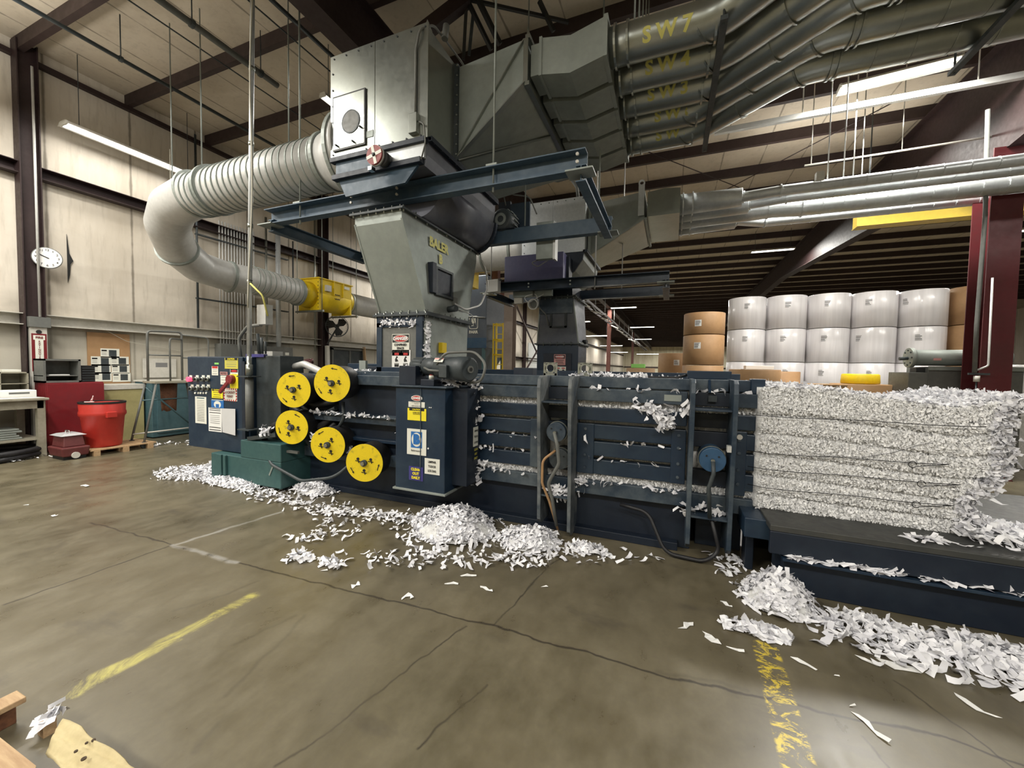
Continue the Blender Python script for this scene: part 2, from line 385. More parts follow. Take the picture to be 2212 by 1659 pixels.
def PD(u, v, w):
    """point seen at pixel u,v at distance w along the optical axis"""
    return CAM + RW @ Vector(((u - CX) / FPX * w, -(v - CY) / FPX * w, -w))
def sign(parent, name, c, right, up, w, h, mat, items=(), label=None, th=.004):
    """flat sign centred at c; items: (kind, mat, x, y, ...) in sign units"""
    right, up = Vector(right).normalized(), Vector(up).normalized(); nn = right.cross(up); c = Vector(c)
    o = MB().obox(c + nn * th / 2, right * w / 2, up * h / 2, nn * th / 2).build(name, mat, parent)
    if label: o['label'] = label
    groups = {}
    for ix, it in enumerate(items):
        oz = .0002 + .0003 * ix; tz = .0012 + .0003 * len(items) - .0020
        mb = groups.setdefault((it[1], it[0] == 'text', it[0] == 'over'), MB())
        if it[0] == 'text':
            _, _, x, y, txt, size = it[:6]; text_mb(mb, txt, size, c + right * x + up * y + nn * (th + tz), right, up, bold=it[6] if len(it) > 6 else .02, sx=it[7] if len(it) > 7 else 1)
        elif it[0] in ('rect', 'over'):
            _, _, x, y, rw, rh = it; 
            mb.obox(c + right * x + up * y + nn * (th + oz / 2), right * rw / 2, up * rh / 2, nn * oz / 2)
        elif it[0] == 'oval':
            _, _, x, y, rw, rh = it; cc = c + right * x + up * y + nn * th
            mb.prism([cc + right * rw / 2 * math.cos(a * pi / 16) + up * rh / 2 * math.sin(a * pi / 16) for a in range(32)], nn * oz)
        elif it[0] == 'poly':
            _, _, pts = it; mb.prism([c + right * x + up * y + nn * th for x, y in pts], nn * oz)
    for (mt, istext, _), mb in groups.items(): mb.build('lettering' if istext else 'sign_band', mt, o)
    return o
XR, UP, YR = V(1, 0, 0), V(0, 0, 1), V(0, 1, 0)

def ibeam(mb, p, q, w, h, t=.012, chan=0):
    """I section (chan=0) or channel with flanges towards +side/-side"""
    p, q = Vector(p), Vector(q); d = q - p; sd = d.cross(UP).normalized(); c = (p + q) / 2; u2 = sd.cross(d).normalized()
    mb.obox(c + u2 * (h / 2 - t / 2) , d / 2, sd * w / 2, u2 * t / 2); mb.obox(c - u2 * (h / 2 - t / 2), d / 2, sd * w / 2, u2 * t / 2)
    mb.obox(c + sd * chan * (w / 2 - t / 2), d / 2, sd * t / 2, u2 * (h / 2 - t)); return mb
def bolts(mb, pts, ax, r=.012, l=.02):
    ax = Vector(ax)
    for p in pts: mb.cyl(Vector(p), Vector(p) + ax * l, r, 6)

# shredded paper: many curled strips in one mesh
def strips(name, mat, pos, nrm, length, width, curl=.8, tilt=.5, parent=None, label=None, cat=None, along=None, fix=False, extra=None):
    n = len(pos); pos = np.asarray(pos, float); nrm = np.asarray(nrm, float)
    nrm = nrm + RNG.normal(0, tilt, (n, 3)); nrm /= np.linalg.norm(nrm, axis=1)[:, None]
    t = RNG.normal(0, 1, (n, 3)) if along is None else np.asarray(along, float) + RNG.normal(0, .35, (n, 3))
    t -= nrm * (t * nrm).sum(1)[:, None]; t /= np.linalg.norm(t, axis=1)[:, None]; bn = np.cross(nrm, t)
    Ln = RNG.uniform(length[0], length[1], n)[:, None]; Wd = RNG.uniform(width[0], width[1], n)[:, None]
    k = RNG.normal(0, curl, n)[:, None]; k2 = RNG.normal(0, curl * .6, n)[:, None]
    seg = 4; verts = np.zeros((n, seg * 2, 3))
    for i in range(seg):
        x = i / (seg - 1) - .5
        c = pos + t * Ln * x + nrm * Ln * (k * (x * x - .08) + k2 * x * x * x * 2)
        tw = bn * np.cos(k2 * x * 1.5) + nrm * np.sin(k2 * x * 1.5)
        verts[:, 2 * i] = c - tw * Wd / 2; verts[:, 2 * i + 1] = c + tw * Wd / 2
    if extra is not None: verts[:, :, 2] = np.maximum(verts[:, :, 2], extra)
    vs = verts.reshape(-1, 3); base = (np.arange(n) * seg * 2)[:, None]
    q = np.concatenate([base + np.array([2 * i, 2 * i + 1, 2 * i + 3, 2 * i + 2]) for i in range(seg - 1)], 1).reshape(-1)
    org = ORG[parent] if parent is not None else Vector((vs[:, 0].mean(), vs[:, 1].mean(), vs[:, 2].min()))
    vs = vs - np.array(org); me = bpy.data.meshes.new(name); nf = len(q) // 4
    me.vertices.add(len(vs)); me.vertices.foreach_set('co', vs.reshape(-1)); me.loops.add(len(q)); me.loops.foreach_set('vertex_index', q.astype(np.int32))
    me.polygons.add(nf); me.polygons.foreach_set('loop_start', np.arange(nf, dtype=np.int32) * 4); me.update(); me.validate()
    me.materials.append(MATS[mat]); o = bpy.data.objects.new(name, me); COL.objects.link(o); ORG[o] = Vector(org)
    if parent is not None: o.parent = parent
    else: o.location = org
    o['kind'] = 'stuff'
    if label: o['label'] = label
    if cat: o['category'] = cat
    return o
# ================================================================== the building
WX = -10.6; ZC = 7.05
struct(MB().box(-12, 26, -12, 100, -.2, 0).build('floor', 'concrete'))
struct(MB().box(-12, 26, -12, 100, ZC, ZC + .12).build('ceiling', 'ceiling_liner'))
struct(MB().box(WX - .2, WX, -12, 97, 0, ZC).build('wall_left', 'wall_liner'))
struct(MB().box(WX, 26, 96, 96.3, 0, ZC).build('wall_back', 'back_liner'))

# roof purlins, one every 1.5 m
purlin = None
for k in range(64):
    y = .24 + 1.5 * k
    if purlin is None:
        mb = MB(); ibeam(mb, (WX, y, ZC - .11), (22, y, ZC - .11), .09, .22, .012, 1)
        purlin = tag(mb.build('roof_purlin', 'purlin_paint'), 'long dark brown steel purlin running under the cream roof panels', 'beam', 'roof purlins')
        py0 = purlin.location.copy()
    else:
        dup(purlin, py0 + V(0, 1.5 * k, 0))
# main frame rafters
def rafter(x, pts, label):
    r = thing('roof_rafter', (x, pts[0][0], pts[0][1]), label, 'beam')
    web = MB(); poly = [V(x - .006, y, z) for y, z in pts] + [V(x - .006, pts[-1][0], ZC - .23), V(x - .006, pts[0][0], ZC - .23)]
    web.prism(poly, (.012, 0, 0)).build('web', 'red_oxide', r)
    fl = MB()
    for (ya, za), (yb, zb) in zip(pts[:-1], pts[1:]): fl.bar((x, ya, za), (x, yb, zb), .30, .02)
    fl.build('flange', 'red_oxide', r); fl = MB(); fl.bar((x, pts[0][0], ZC - .235), (x, pts[-1][0], ZC - .235), .26, .015); fl.build('flange', 'red_oxide', r)
    return r
rafter(-4.35, [(-10, 6.1), (6, 6.05), (9.5, 5.75), (10.8, 5.7), (14, 6.0), (30, 6.05), (95, 6.05)], 'deep dark steel rafter above the left side of the silver separator box')
rafter(4.72, [(-10, 6.0), (4, 5.6), (8.35, 5.05), (8.9, 5.05), (12, 5.25), (16.6, 5.6), (22, 6.0), (95, 6.0)], 'deep haunched steel rafter rising from the red column at right')
# columns
def wide_column(name, x, y, z1, w, d, mat, label, z0=0, cat='column'):
    t = thing(name, (x, y, z0), label, cat)
    MB().box(x - .006, x + .006, y - d / 2, y + d / 2, z0 + .02, z1).build('web', mat, t)
    for s in (-1, 1): MB().box(x - w / 2, x + w / 2, y + s * d / 2 - .008, y + s * d / 2 + .008, z0 + .02, z1).build('flange', mat, t)
    MB().box(x - w / 2 - .06, x + w / 2 + .06, y - d / 2 - .06, y + d / 2 + .06, z0, z0 + .02).build('base_plate', mat, t)
    return t
rc = wide_column('steel_column', 4.62, 8.6, 5.06, .36, .40, 'column_red', 'red painted steel column behind the finished end of the bale')
MB().box(4.46, 4.78, 8.34, 8.38, 4.5, 4.9).build('splice_plate', 'column_red', rc)
mb = MB(); bolts(mb, [(4.5 + .12 * i, 8.34, 4.56 + .28 * j) for i in range(3) for j in range(2)], (0, -1, 0)); mb.each('bolt', 'column_red', rc)
for i, (y, lab, mt) in enumerate(((10.55, 'tan faced steel column between the yellow ladder cage and the rear hopper', 'tan_column'),
        (29.8, 'reddish interior column standing just left of the nearest yellow-lit lamp', 'rust_beam'),
        (49, 'slimmer reddish interior column far back, right of the nearer one', 'rust_beam'))):
    wide_column('steel_column', -4.35, y, 5.72 if i == 0 else 6.03, .26, .30, mt, lab)
for y, lab in ((3.3, 'dark wall column with the round clock on it'), (9.55, 'dark wall column behind the wall fan'), (15.8, 'dark wall column behind the grey hopper'),
               (22, 'dark wall column behind the dust collector'), (28.3, 'dark wall column left of the white roller doors'), (34.6, 'dark wall column right of the white roller doors'),
               (41, 'distant dark wall column before the rear doorway')):
    wide_column('wall_column', WX + .14, y, ZC - .05, .2, .24, 'red_oxide', lab)
# wall girts, split at the columns
ys = [-10, 3.18, 9.43, 15.68, 21.9, 28.2, 34.5, 40.9, 96]
n = 0
for z, mt in ((4.88, 'red_oxide'), (2.3, 'white_paint')):
    for a, b_ in zip(ys[:-1], ys[1:]):
        mb = MB(); ibeam(mb, (WX + .1, a + (.24 if a > 0 else 0), z), (WX + .1, b_, z), .18, .2, .012, -1)
        o = mb.build('trim_%d' % n, mt if b_ < 16 else 'red_oxide'); struct(o); n += 1
struct(MB().box(WX, WX + .1, -10, 96, ZC - .3, ZC - .22).build('trim_%d' % n, 'red_oxide')); n += 1
struct(MB().box(WX + .3, 26, 95.8, 96, 2.1, 2.35).build('trim_%d' % n, 'red_oxide')); n += 1
# eaves bracing angle rods in the far bay
for (a, b_, lab) in (((-9.6, 24, 0), (-9.6, 34, 6), 'dark diagonal brace rising to the right on the far left wall'), ((-9.75, 33.5, 0), (-9.75, 24.3, 6), 'dark diagonal brace rising to the left on the far left wall')):
    tag(MB().bar(a, b_, .09).build('diagonal_brace', 'red_oxide'), lab, 'brace')
# far doors and openings
def panel_door(i, x, y0, y1, z1, lab=None):
    d = struct(MB().box(WX + .005, WX + .06, y0, y1, 0, z1).build('door_%d' % i, 'door_white'))
    mb = MB(); 
    for yy in (y0 + .35, y1 - .6): mb.box(WX + .06, WX + .075, yy, yy + .3, 1.0, 1.35)
    mb.each('door_window', 'stencil', d)
    MB().box(WX + .06, WX + .07, y0 + .2, y1 - .2, 2.0, 2.03).build('door_seam', 'grey_paint', d)
panel_door(1, 0, 29.5, 32.6, 3.6); panel_door(2, 0, 36, 38.5, 3.6)

# thin pipes under the roof, running away from the camera
for (x, z, y1, r, lab) in ((-8.2, 6.35, 6.2, .03, 'dark sprinkler pipe nearest the left wall under the roof'),
                           (-6.4, 6.35, 4.9, .045, 'thicker grey channel with an open end hanging under the roof at upper left')):
    t = thing('ceiling_pipe', (x, -2, z), lab, 'pipe')
    MB().cyl((x, -2, z), (x, y1, z), r, 10).build('pipe', 'grey_paint' if r > .04 else 'dark_grey', t)
    for yy in (1.5, 3.6, min(y1, 6) - .3):
        MB().cyl((x, yy, z), (x, yy, ZC - .02), .008, 6).build('hanger_rod', 'dark_grey', t); MB().ring((x, yy, z), (0, 1, 0), r, r + .015, .04, 12).build('clamp', 'dark_grey', t)
p_ = thing('ceiling_pipe', (-4.95, -2, 6.3), 'dark pipe under the roof left of the deep rafter', 'pipe'); MB().cyl((-4.95, -2, 6.3), (-4.95, 5.3, 6.3), .03, 10).build('pipe', 'dark_grey', p_)
for yy in (0, 3, 5): MB().cyl((-4.95, yy, 6.3), (-4.95, yy, ZC), .008, 6).build('hanger_rod', 'dark_grey', p_)
for x, lab in ((-7.3, 'thin dark cable strung under the roof over the long lamp'), (-5.7, 'thin dark cable strung under the roof between two pipes')):
    tag(MB().sweep([(x, -2, 6.75), (x, 2, 6.7), (x, 5, 6.72), (x, 9, 6.75)], .012, 6).build('cable', 'dark_grey'), lab, 'cable')
# pale strut rail and thin pipe on the right
t = thing('strut_rail', (1.0, 8.28, 5.97), 'pale strut rail hanging across the upper right below the big lamp', 'rail')
mb = MB(); ibeam(mb, (.6, 8.28, 6.0), (9, 8.28, 6.0), .07, .09, .012, 1); mb.build('channel', 'duct_grey', t)
for x in (1.95, 4.15, 6.5): MB().cyl((x, 8.28, 6.0), (x, 8.28, ZC), .010, 6).build('hanger_rod', 'white_paint', t)
t = thing('conduit', (1.9, 9.0, 5.5), 'thin pale conduit hanging across the upper right above the lower ducts', 'pipe')
a, b_ = P(1738, 358, y=9), P(2145, 305, y=9); MB().cyl((a.x, 9, a.z), (b_.x, 9, a.z + .03), .018, 8).build('pipe', 'white_paint', t)
MB().cyl((b_.x, 9, a.z + .03), (b_.x, 9, a.z - .5), .018, 8).build('pipe', 'white_paint', t); c_ = (a.x * .45 + b_.x * .55)
for x in (c_, a.x + .1): MB().cyl((x, 9, a.z), (x, 9, ZC), .008, 6).build('hanger_rod', 'white_paint', t)
t = thing('sloping_conduit', (5.9, 9.4, 5.2), 'thin pale conduit rising to the right beside the red column top', 'pipe')
MB().cyl(P(2145, 308, y=9.4), P(2230, 250, y=9.2), .02, 8).build('pipe', 'duct_grey', t)
t = thing('crane_beam', (3.4, 10.2, 4.6), 'bright yellow horizontal beam fixed to the red column', 'beam')
a, b_ = P(1846, 490, y=10.2), P(2150, 468, y=10.2)
mb = MB(); mb.box(a.x, 8.2, 10.1, 10.3, a.z - .02, a.z + .20); mb.build('beam', 'brass_beam', t)
MB().box(a.x, 8.2, 10.06, 10.34, a.z - .035, a.z - .02).build('beam_flange', 'brass_beam', t)
for x in (a.x + .2, 7.5): MB().cyl((x, 10.2, a.z + .2), (x, 10.2, ZC), .012, 6).build('hanger_rod', 'dark_grey', t)
t = thing('roof_brace', (2.2, 9.7, 6.3), 'thin cross brace wires under the roof above the lower ducts', 'brace')
for a, b_ in (((-1, 9.6, 6.75), (3.9, 15.6, 6.75)), ((-1, 15.6, 6.75), (3.9, 9.6, 6.75))): MB().cyl(a, b_, .012, 6).build('brace_rod', 'red_oxide', t)

# ------------------------------------------------------------------ lamps
def tube_lamp(c, ax, length, label, glow='tube_glow', power=60, drop=True, group=None, w=.16):
    c = Vector(c); ax = Vector(ax).normalized(); sd = ax.cross(UP).normalized()
    t = thing('fluorescent_lamp', c, label, 'lamp', group)
    mb = MB(); h = .06
    poly = [c - ax * length / 2 + sd * a * w + UP * b_ for a, b_ in ((-.5, 0), (-.3, h), (.3, h), (.5, 0), (.47, 0), (.28, h * .85), (-.28, h * .85), (-.47, 0))]
    mb.prism(poly, ax * length).build('reflector', 'white_paint', t)
    for s in (-.22, .22): MB().cyl(c - ax * (length / 2 - .04) + sd * s * w + UP * .005, c + ax * (length / 2 - .04) + sd * s * w + UP * .005, .017, 10).build('tube', glow, t)
    for s in (-1, 1):
        MB().obox(c + ax * s * (length / 2 - .015) + UP * .02, ax * .012, sd * w * .4, UP * .03).build('end_cap', 'white_paint', t)
        if drop: MB().cyl(c + ax * s * length * .4 + UP * h, (c + ax * s * length * .4).to_3d() * 1 + UP * (ZC - c.z), .006, 5).build('hanger_rod', 'dark_grey', t)
    q = Vector((0, 0, -1)); yaw = math.atan2(ax.y, ax.x)
    if power: area('fluorescent_light', c - UP * .03, (0, 0, yaw), length, w, power)
    return t
tube_lamp((-10.02, 4.65, 5.72), (0, 1, 0), 2.15, 'long twin tube fluorescent lamp hanging near the left wall', power=14, w=.32)
tube_lamp((-5.6, 5.75, 6.12), (0, 1, 0), 1.3, 'short fluorescent lamp seen end-on left of the silver separator box', power=40)
tube_lamp((3.05, 7.95, 6.15), (1, -.1, 0), 1.4, 'big bright fluorescent lamp above the pale strut rail at upper right', power=260, w=.3)
tube_lamp((3.45, 17.9, 6.25), (1, 0, 0), 1.45, 'bright lamp above the white paper rolls', power=190, w=.24)
a = P(2235, 497, z=6.2); tube_lamp((a.x, a.y, 6.2), (1, 0, 0), 1.4, 'bright lamp cut by the right edge beyond the red column', power=110, w=.24)
for i, (u, v, lab) in enumerate(((1347, 665, 'nearest of the small lamps left of the brown rolls, yellowish'), (1387, 707, 'small far lamp just below and right of the yellowish one'),
        (1290, 726, 'small far lamp beside the rear hopper'), (1382, 733, 'small far lamp level with the top of the red interior column'), (1320, 747, 'tiny far lamp behind the red interior column, upper'),
        (1333, 761, 'tiny far lamp behind the red interior column, lower'), (1399, 765, 'tiny far lamp closest to the back wall'), (1266, 695, 'small far lamp touching the edge of the rear hopper'))):
    q = P(u, v, z=(6, 6, 5.0, 5.4, 4.6, 4.6, 4.6, 5.6)[i])
    tube_lamp(q, (1, 0, 0), 1.25 * q.y / 28 + .5 if i != 7 else .7, lab, 'tube_glow_far', 160, True, w=.35 * q.y / 28 + .1)
for (x, y) in ((8, 30), (-8, 14), (0, 24), (10, 18), (2, 60), (-6, 40), (8, 50), (-2, 80), (10, 75), (-8, 60), (4, 90), (-7, 24), (-6, 88), (0, 91), (9, 90)): area('hall_lamp_and_fill', (x, y, 6.2), (0, 0, 0), 2.4, .4, 260)  # hall lights without fixtures; rearmost added to brighten the back wall

# cable tray with hanging clutter running back over the column row
t = thing('cable_tray', (-4.1, 13.5, 4.75), 'long overhead tray with pale brackets running back over the column row', 'tray')
mb = MB()
for s in (-.2, .2): mb.box(-4.0 + s - .015, -4.0 + s + .015, 13.5, 70, 4.8, 4.92)
for k in range(40): mb.box(-4.2, -3.8, 13.6 + k * 1.4, 13.68 + k * 1.4, 4.8, 4.83)
mb.build('tray_rail', 'red_oxide', t)
for k in range(11):
    y = 15 + k * 3.6 + RNG.uniform(-.4, .4)
    MB().bar((-4.25, y, 4.85), (-3.7, y + .1, 4.6 + RNG.uniform(-.1, .1)), .12, .07).build('tray_bracket', 'white_paint', t)
    MB().cyl((-4.0, y, 4.9), (-4.0, y, 6.0), .02, 6).build('hanger_rod', 'grey_paint', t)
MB().sweep([(-3.75 + .08 * math.sin(k), 14 + k * 1.2, 4.72 + .14 * math.sin(k * 1.7)) for k in range(40)], .022, 6).build('cable', 'grey_paint', t)
# ================================================================== the baler
YF = 3.75           # face of the side slats
bal = thing('baler', (-2.2, 4.4, 0), 'long navy blue horizontal baler with slatted sides, shredded paper showing in the gaps', 'baler')
B = lambda name, mb, mat='navy', bevel=.006: mb.build(name, mat, bal, bevel)
XL, XE = -4.75, .72
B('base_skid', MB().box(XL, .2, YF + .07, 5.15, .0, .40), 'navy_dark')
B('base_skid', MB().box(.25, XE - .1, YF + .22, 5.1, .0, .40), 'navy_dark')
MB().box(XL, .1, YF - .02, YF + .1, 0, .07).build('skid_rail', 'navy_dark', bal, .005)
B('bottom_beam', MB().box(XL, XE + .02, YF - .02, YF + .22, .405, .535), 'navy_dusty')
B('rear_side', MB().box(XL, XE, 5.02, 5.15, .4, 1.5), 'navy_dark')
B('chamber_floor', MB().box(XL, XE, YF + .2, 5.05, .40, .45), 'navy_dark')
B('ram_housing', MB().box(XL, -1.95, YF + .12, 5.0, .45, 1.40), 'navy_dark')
B('top_beam', MB().box(-3.75, XE, YF + .06, YF + .2, 1.425, 1.525), 'navy_dusty')
B('top_plate', MB().box(-4.6, XE, YF + .2, 5.15, 1.44, 1.505), 'navy_dusty')
B('top_beam', MB().box(-4.4, XE, 5.05, 5.2, 1.44, 1.57), 'navy')
for (a, b_) in ((-1.98, -1.17), (-.84, .14), (.47, XE + .05)):
    B('upper_slat', MB().box(a, b_, YF - .03, YF + .14, 1.30, 1.415), 'navy_dusty')
    for z0, z1 in ((1.11, 1.235), (.94, 1.075), (.775, .91), (.60, .738)):
        B('side_slat', MB().box(a, b_ - .04 * (z1 < 1), YF, YF + .10, z0, z1), 'navy')
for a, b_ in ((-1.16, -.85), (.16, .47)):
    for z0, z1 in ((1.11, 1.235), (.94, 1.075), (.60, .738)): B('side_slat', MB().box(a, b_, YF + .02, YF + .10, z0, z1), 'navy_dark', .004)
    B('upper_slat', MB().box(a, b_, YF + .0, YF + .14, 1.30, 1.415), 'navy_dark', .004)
# left section behind the wire spools: flanged rails
for z0, z1, d, mt in ((1.36, 1.475, -.04, 'navy_dusty'), (.98, 1.0, -.12, 'navy_dusty'), (.90, .99, -.08, 'navy_dusty'), (.68, .72, -.05, 'navy')):
    B('ram_rail', MB().box(-4.5, -2.6, YF + d, YF + .12, z0, z1), mt)
B('ram_rail', MB().box(-4.5, -2.6, YF + .05, YF + .12, .45, 1.42), 'navy_dark')
# upright rib frames
for x in (-1.155, -.86, .155, .46):
    lo = .02 if x > -1.1 and x < -.8 else .1
    poly = [V(x, YF + .2, 1.53), V(x, 3.56, 1.53), V(x, 3.50, 1.50), V(x, 3.48, 1.42), V(x, 3.50, 1.1), V(x, 3.545, .6), V(x, 3.56, lo + .05), V(x, 3.62, lo), V(x, YF + .22, lo)]
    B('rib_frame', MB().prism(poly, (.034, 0, 0)), 'navy_ashen' if x < 0 else 'navy_dusty', .004)
for a, b_ in ((-1.127, -.86), (.183, .46)):
    B('cross_shelf', MB().box(a, b_, 3.53, YF, 1.275, 1.29), 'navy_dusty', .002); B('cross_shelf', MB().box(a, b_, 3.57, YF, .375, .39), 'navy_dusty', .002)
B('mounting_plate', MB().box(-.82, -.66, YF - .014, YF, .60, 1.08)); B('mounting_plate', MB().box(.02, .14, YF - .014, YF, .60, 1.08)); B('mounting_plate', MB().box(.49, .60, YF - .016, YF, .56, 1.1))
B('mounting_plate', MB().box(-1.3, -1.17, YF - .014, YF, .60, 1.09), 'navy_dusty')
mb = MB(); bolts(mb, [(x, YF - .014, z) for x in (-.74, .08, .545) for z in (.66, .78, .92, 1.03)], (0, -1, 0), .014, .012); mb.each('bolt', 'navy_dusty', bal)
MB().cyl((.545, YF - .03, 1.055), (.545, YF - .015, 1.055), .022, 12).build('cap', 'white_paint', bal)
B('end_frame', MB().box(XE - .1, XE, YF + .02, YF + .13, 1.415, 1.54), 'navy'); B('nose_block', MB().box(.56, .76, 3.44, YF + .05, .33, .48), 'navy')
B('leg', MB().box(.60, .66, 3.62, 3.78, 0, .33), 'navy_dark')
for x in (.3, .46): B('gusset', MB().prism([V(x, YF + .06, 1.525), V(x, YF - .03, 1.415), V(x, YF + .06, 1.415)], (.02, 0, 0)), 'navy', 0)
# tensioning cylinders between the ribs
for (x, z, y, r, mt) in ((-.985, 1.0, 3.56, .093, 'navy_dusty'), (-.965, .735, 3.62, .10, 'dark_grey'), (.335, .875, 3.56, .10, 'navy_bright')):
    c = MB().cyl((x, y, z), (x, YF + .08, z), r, 28).build('tension_cylinder', mt, bal, .004)
    MB().ring((x, y + .07, z), (0, 1, 0), r, r + .006, .02, 28).build('band', 'galvanized', c)
    mb = MB(); bolts(mb, [(x + .055 * math.cos(a), y, z + .055 * math.sin(a)) for a in (.6, 2.5, 4.7)], (0, -1, 0), .008, .006); mb.each('bolt', 'black', c)
    if z != .735:
        MB().cyl((x, y, z), (x, y - .05, z), .016, 10).build('fitting', 'galvanized', c)
MB().box(-.0 + .43, .46, 3.5, 3.56, .96, 1.01).build('switch', 'duct_grey', bal)
MB().sweep(bend([(-.985, 3.51, 1.0), (-.95, 3.49, .9), (-.93, 3.5, .72), (-1.04, 3.52, .52), (-1.0, 3.54, .37), (-.97, 3.6, .1)], .1), .017, 10).build('air_hose', 'grey_paint', bal)
MB().sweep(bend([(-.98, 3.55, .83), (-1.09, 3.5, .74), (-1.09, 3.5, .52), (-1.03, 3.54, .35), (-.96, 3.62, .05)], .1), .012, 8).build('air_hose', 'kraft', bal)
MB().sweep(bend([(.335, 3.51, .875), (.34, 3.49, .78), (.31, 3.5, .66), (.33, 3.55, .4)], .05), .016, 10).build('air_hose', 'dark_grey', bal)
MB().sweep(bend([(.35, 3.6, .37), (.42, 3.62, .1), (.3, 3.56, .025), (.0, 3.58, .03), (-.15, 3.68, .33), (-.4, 3.72, .35)], .15), .016, 10).build('air_hose', 'black_rubber', bal)
B('top_box', MB().box(.14, .50, 3.98, 4.14, 1.525, 1.60), 'navy')
MB().sweep(bend([(.14, 4.05, 1.56), (.05, 4.05, 1.53), (-.9, 4.05, 1.53)], .05), .012, 8).build('air_hose', 'black_rubber', bal)
MB().box(-.05, .09, YF - .036, YF - .03, 1.33, 1.385).build('name_plate', 'hopper_steel', bal)
MB().box(.30, .315 + .05, YF - .036, YF - .03, 1.34, 1.39).build('name_plate', 'dark_grey', bal)
# two lifting lugs on the roof
for x in (-1.16, -.80):
    mb = MB(); mb.ring((x, 3.93, 1.60), (0, 1, 0), .038, .056, .02, 20)
    for s in (-1, 1): mb.box(x + s * .06 - .012, x + s * .06 + .012, 3.92, 3.94, 1.525, 1.655)
    mb.box(x - .07, x + .07, 3.92, 3.94, 1.525, 1.548); mb.box(x - .07, x + .07, 3.92, 3.94, 1.65, 1.66); mb.build('lifting_lug', 'galvanized', bal)
# tall box on the side (twister cover) with its signs
YB = 3.30
cv = MB().box(-2.62, -2.03, YB, YF - .03, .34, 1.385).build('side_cover', 'navy', bal, .008)
MB().box(-2.65, -2.0, YB - .03, YF, 1.385, 1.40).build('cover_lid', 'navy_dusty', cv, .003)
MB().box(-2.64, -2.01, YB - .02, YF - .03, .325, .345).build('cover_foot', 'hopper_steel', cv, .003)
MB().box(-2.312, -2.304, YB - .010, YB, .45, 1.38).build('cover_seam', 'navy_dusty', cv)
MB().box(-2.002 - .03, -1.86, YB + .14, YF - .03, .4, 1.38).build('cover_wing', 'navy_dark', cv, .004)
def ys_(u, v): q = P(u, v, y=YB); return q
def sgn(name, u0, v0, u1, v1, mat, items, label):
    a, b_ = P(u0, v0, y=YB), P(u1, v1, y=YB); w, h = abs(b_.x - a.x), abs(a.z - b_.z)
    return sign(cv, name, ((a.x + b_.x) / 2, YB - .001, (a.z + b_.z) / 2), XR, UP, w, h, mat, items, label), w, h
sign(cv, 'danger_sign', (ys_(901, 860).x, YB - .001, ys_(901, 860).z), XR, UP, .135, .05, 'navy', [('oval', 'sign_white', 0, 0, .132, .058), ('oval', 'sign_red', 0, 0, .12, .048), ('text', 'white', 0, 0, 'DANGER', .032, .05)], 'red oval danger sign')
sgn('warning_label', 883, 867, 918, 881, 'sign_white', [('text', 'grey_text', 0, .022, 'NO HANDS ARMS OR LEGS', .0095, .03), ('text', 'grey_text', 0, .008, 'PERMITTED', .0095, .03), ('text', 'grey_text', 0, -.014, 'KEEP HANDS OUT', .014, .04)], 'white label reading keep hands out')
sgn('caution_sign', 881, 881, 921, 910, 'sign_yellow', [('rect', 'black', 0, .050, .180, .026), ('text', 'sign_yellow', 0, .050, 'CAUTION', .022, .03), ('text', 'black', 0, .018, 'LOCK OUT', .018, .04), ('text', 'black', 0, .003, 'BEFORE SERVICING', .010, .03)], 'yellow and black caution sign')
o, w, h = sgn('maker_sign', 880, 925, 921, 985, 'sign_white', [('rect', 'sign_blue', 0, .022, .135, .165), ('oval', 'sign_white', 0, .024, .118, .142), ('text', 'sign_blue', 0, .024, 'B', .125, .08), ('text', 'black', 0, -.088, 'Balemaster', .028, .01)], 'white and blue sign with a big letter B')
sgn('cleaning_sign', 918, 989, 950, 1027, 'sign_white', [('text', 'black', 0, .045, 'LIMPIAR', .030, .04, .85), ('text', 'black', 0, .0, 'TODOS', .030, .04, .85), ('text', 'black', 0, -.045, 'LOS DIAS', .030, .04, .78)], 'white sign in Spanish')
sgn('cleaning_sign', 884, 1006, 914, 1040, 'sign_violet', [('text', 'sign_yellow', 0, .042, 'CLEAN', .036, .06), ('text', 'sign_yellow', 0, .0, 'OUT', .036, .06), ('text', 'sign_yellow', 0, -.042, 'DAILY', .036, .06)], 'violet sign reading clean out daily')
sign(cv, 'cleaning_sign', (-1.859, 3.62, .88), YR, UP, .10, .20, 'sign_white', [('text', 'black', 0, .06, 'LIMPIAR', .026, .04, .85), ('text', 'black', 0, 0, 'TODOS', .026, .04, .85), ('text', 'black', 0, -.06, 'LOS DIAS', .026, .04, .75)], 'side-facing white sign in Spanish')
sign(cv, 'cleaning_sign', (-1.859, 3.62, .70), YR, UP, .10, .14, 'navy_dark', [('text', 'sign_olive', 0, .045, 'CLEAN', .03, .05, .85), ('text', 'sign_olive', 0, 0, 'OUT', .03, .05, .85), ('text', 'sign_olive', 0, -.045, 'DAILY', .03, .05, .85)], 'side-facing dark sign with yellow letters')
mb = MB(); bolts(mb, [(-2.21, YB, 1.19), (-2.19, YB, 1.19)], (0, -1, 0), .006, .004); mb.cyl((-2.22, YB, .78), (-2.22, YB - .004, .78), .009, 10); mb.each('screw', 'white', cv)
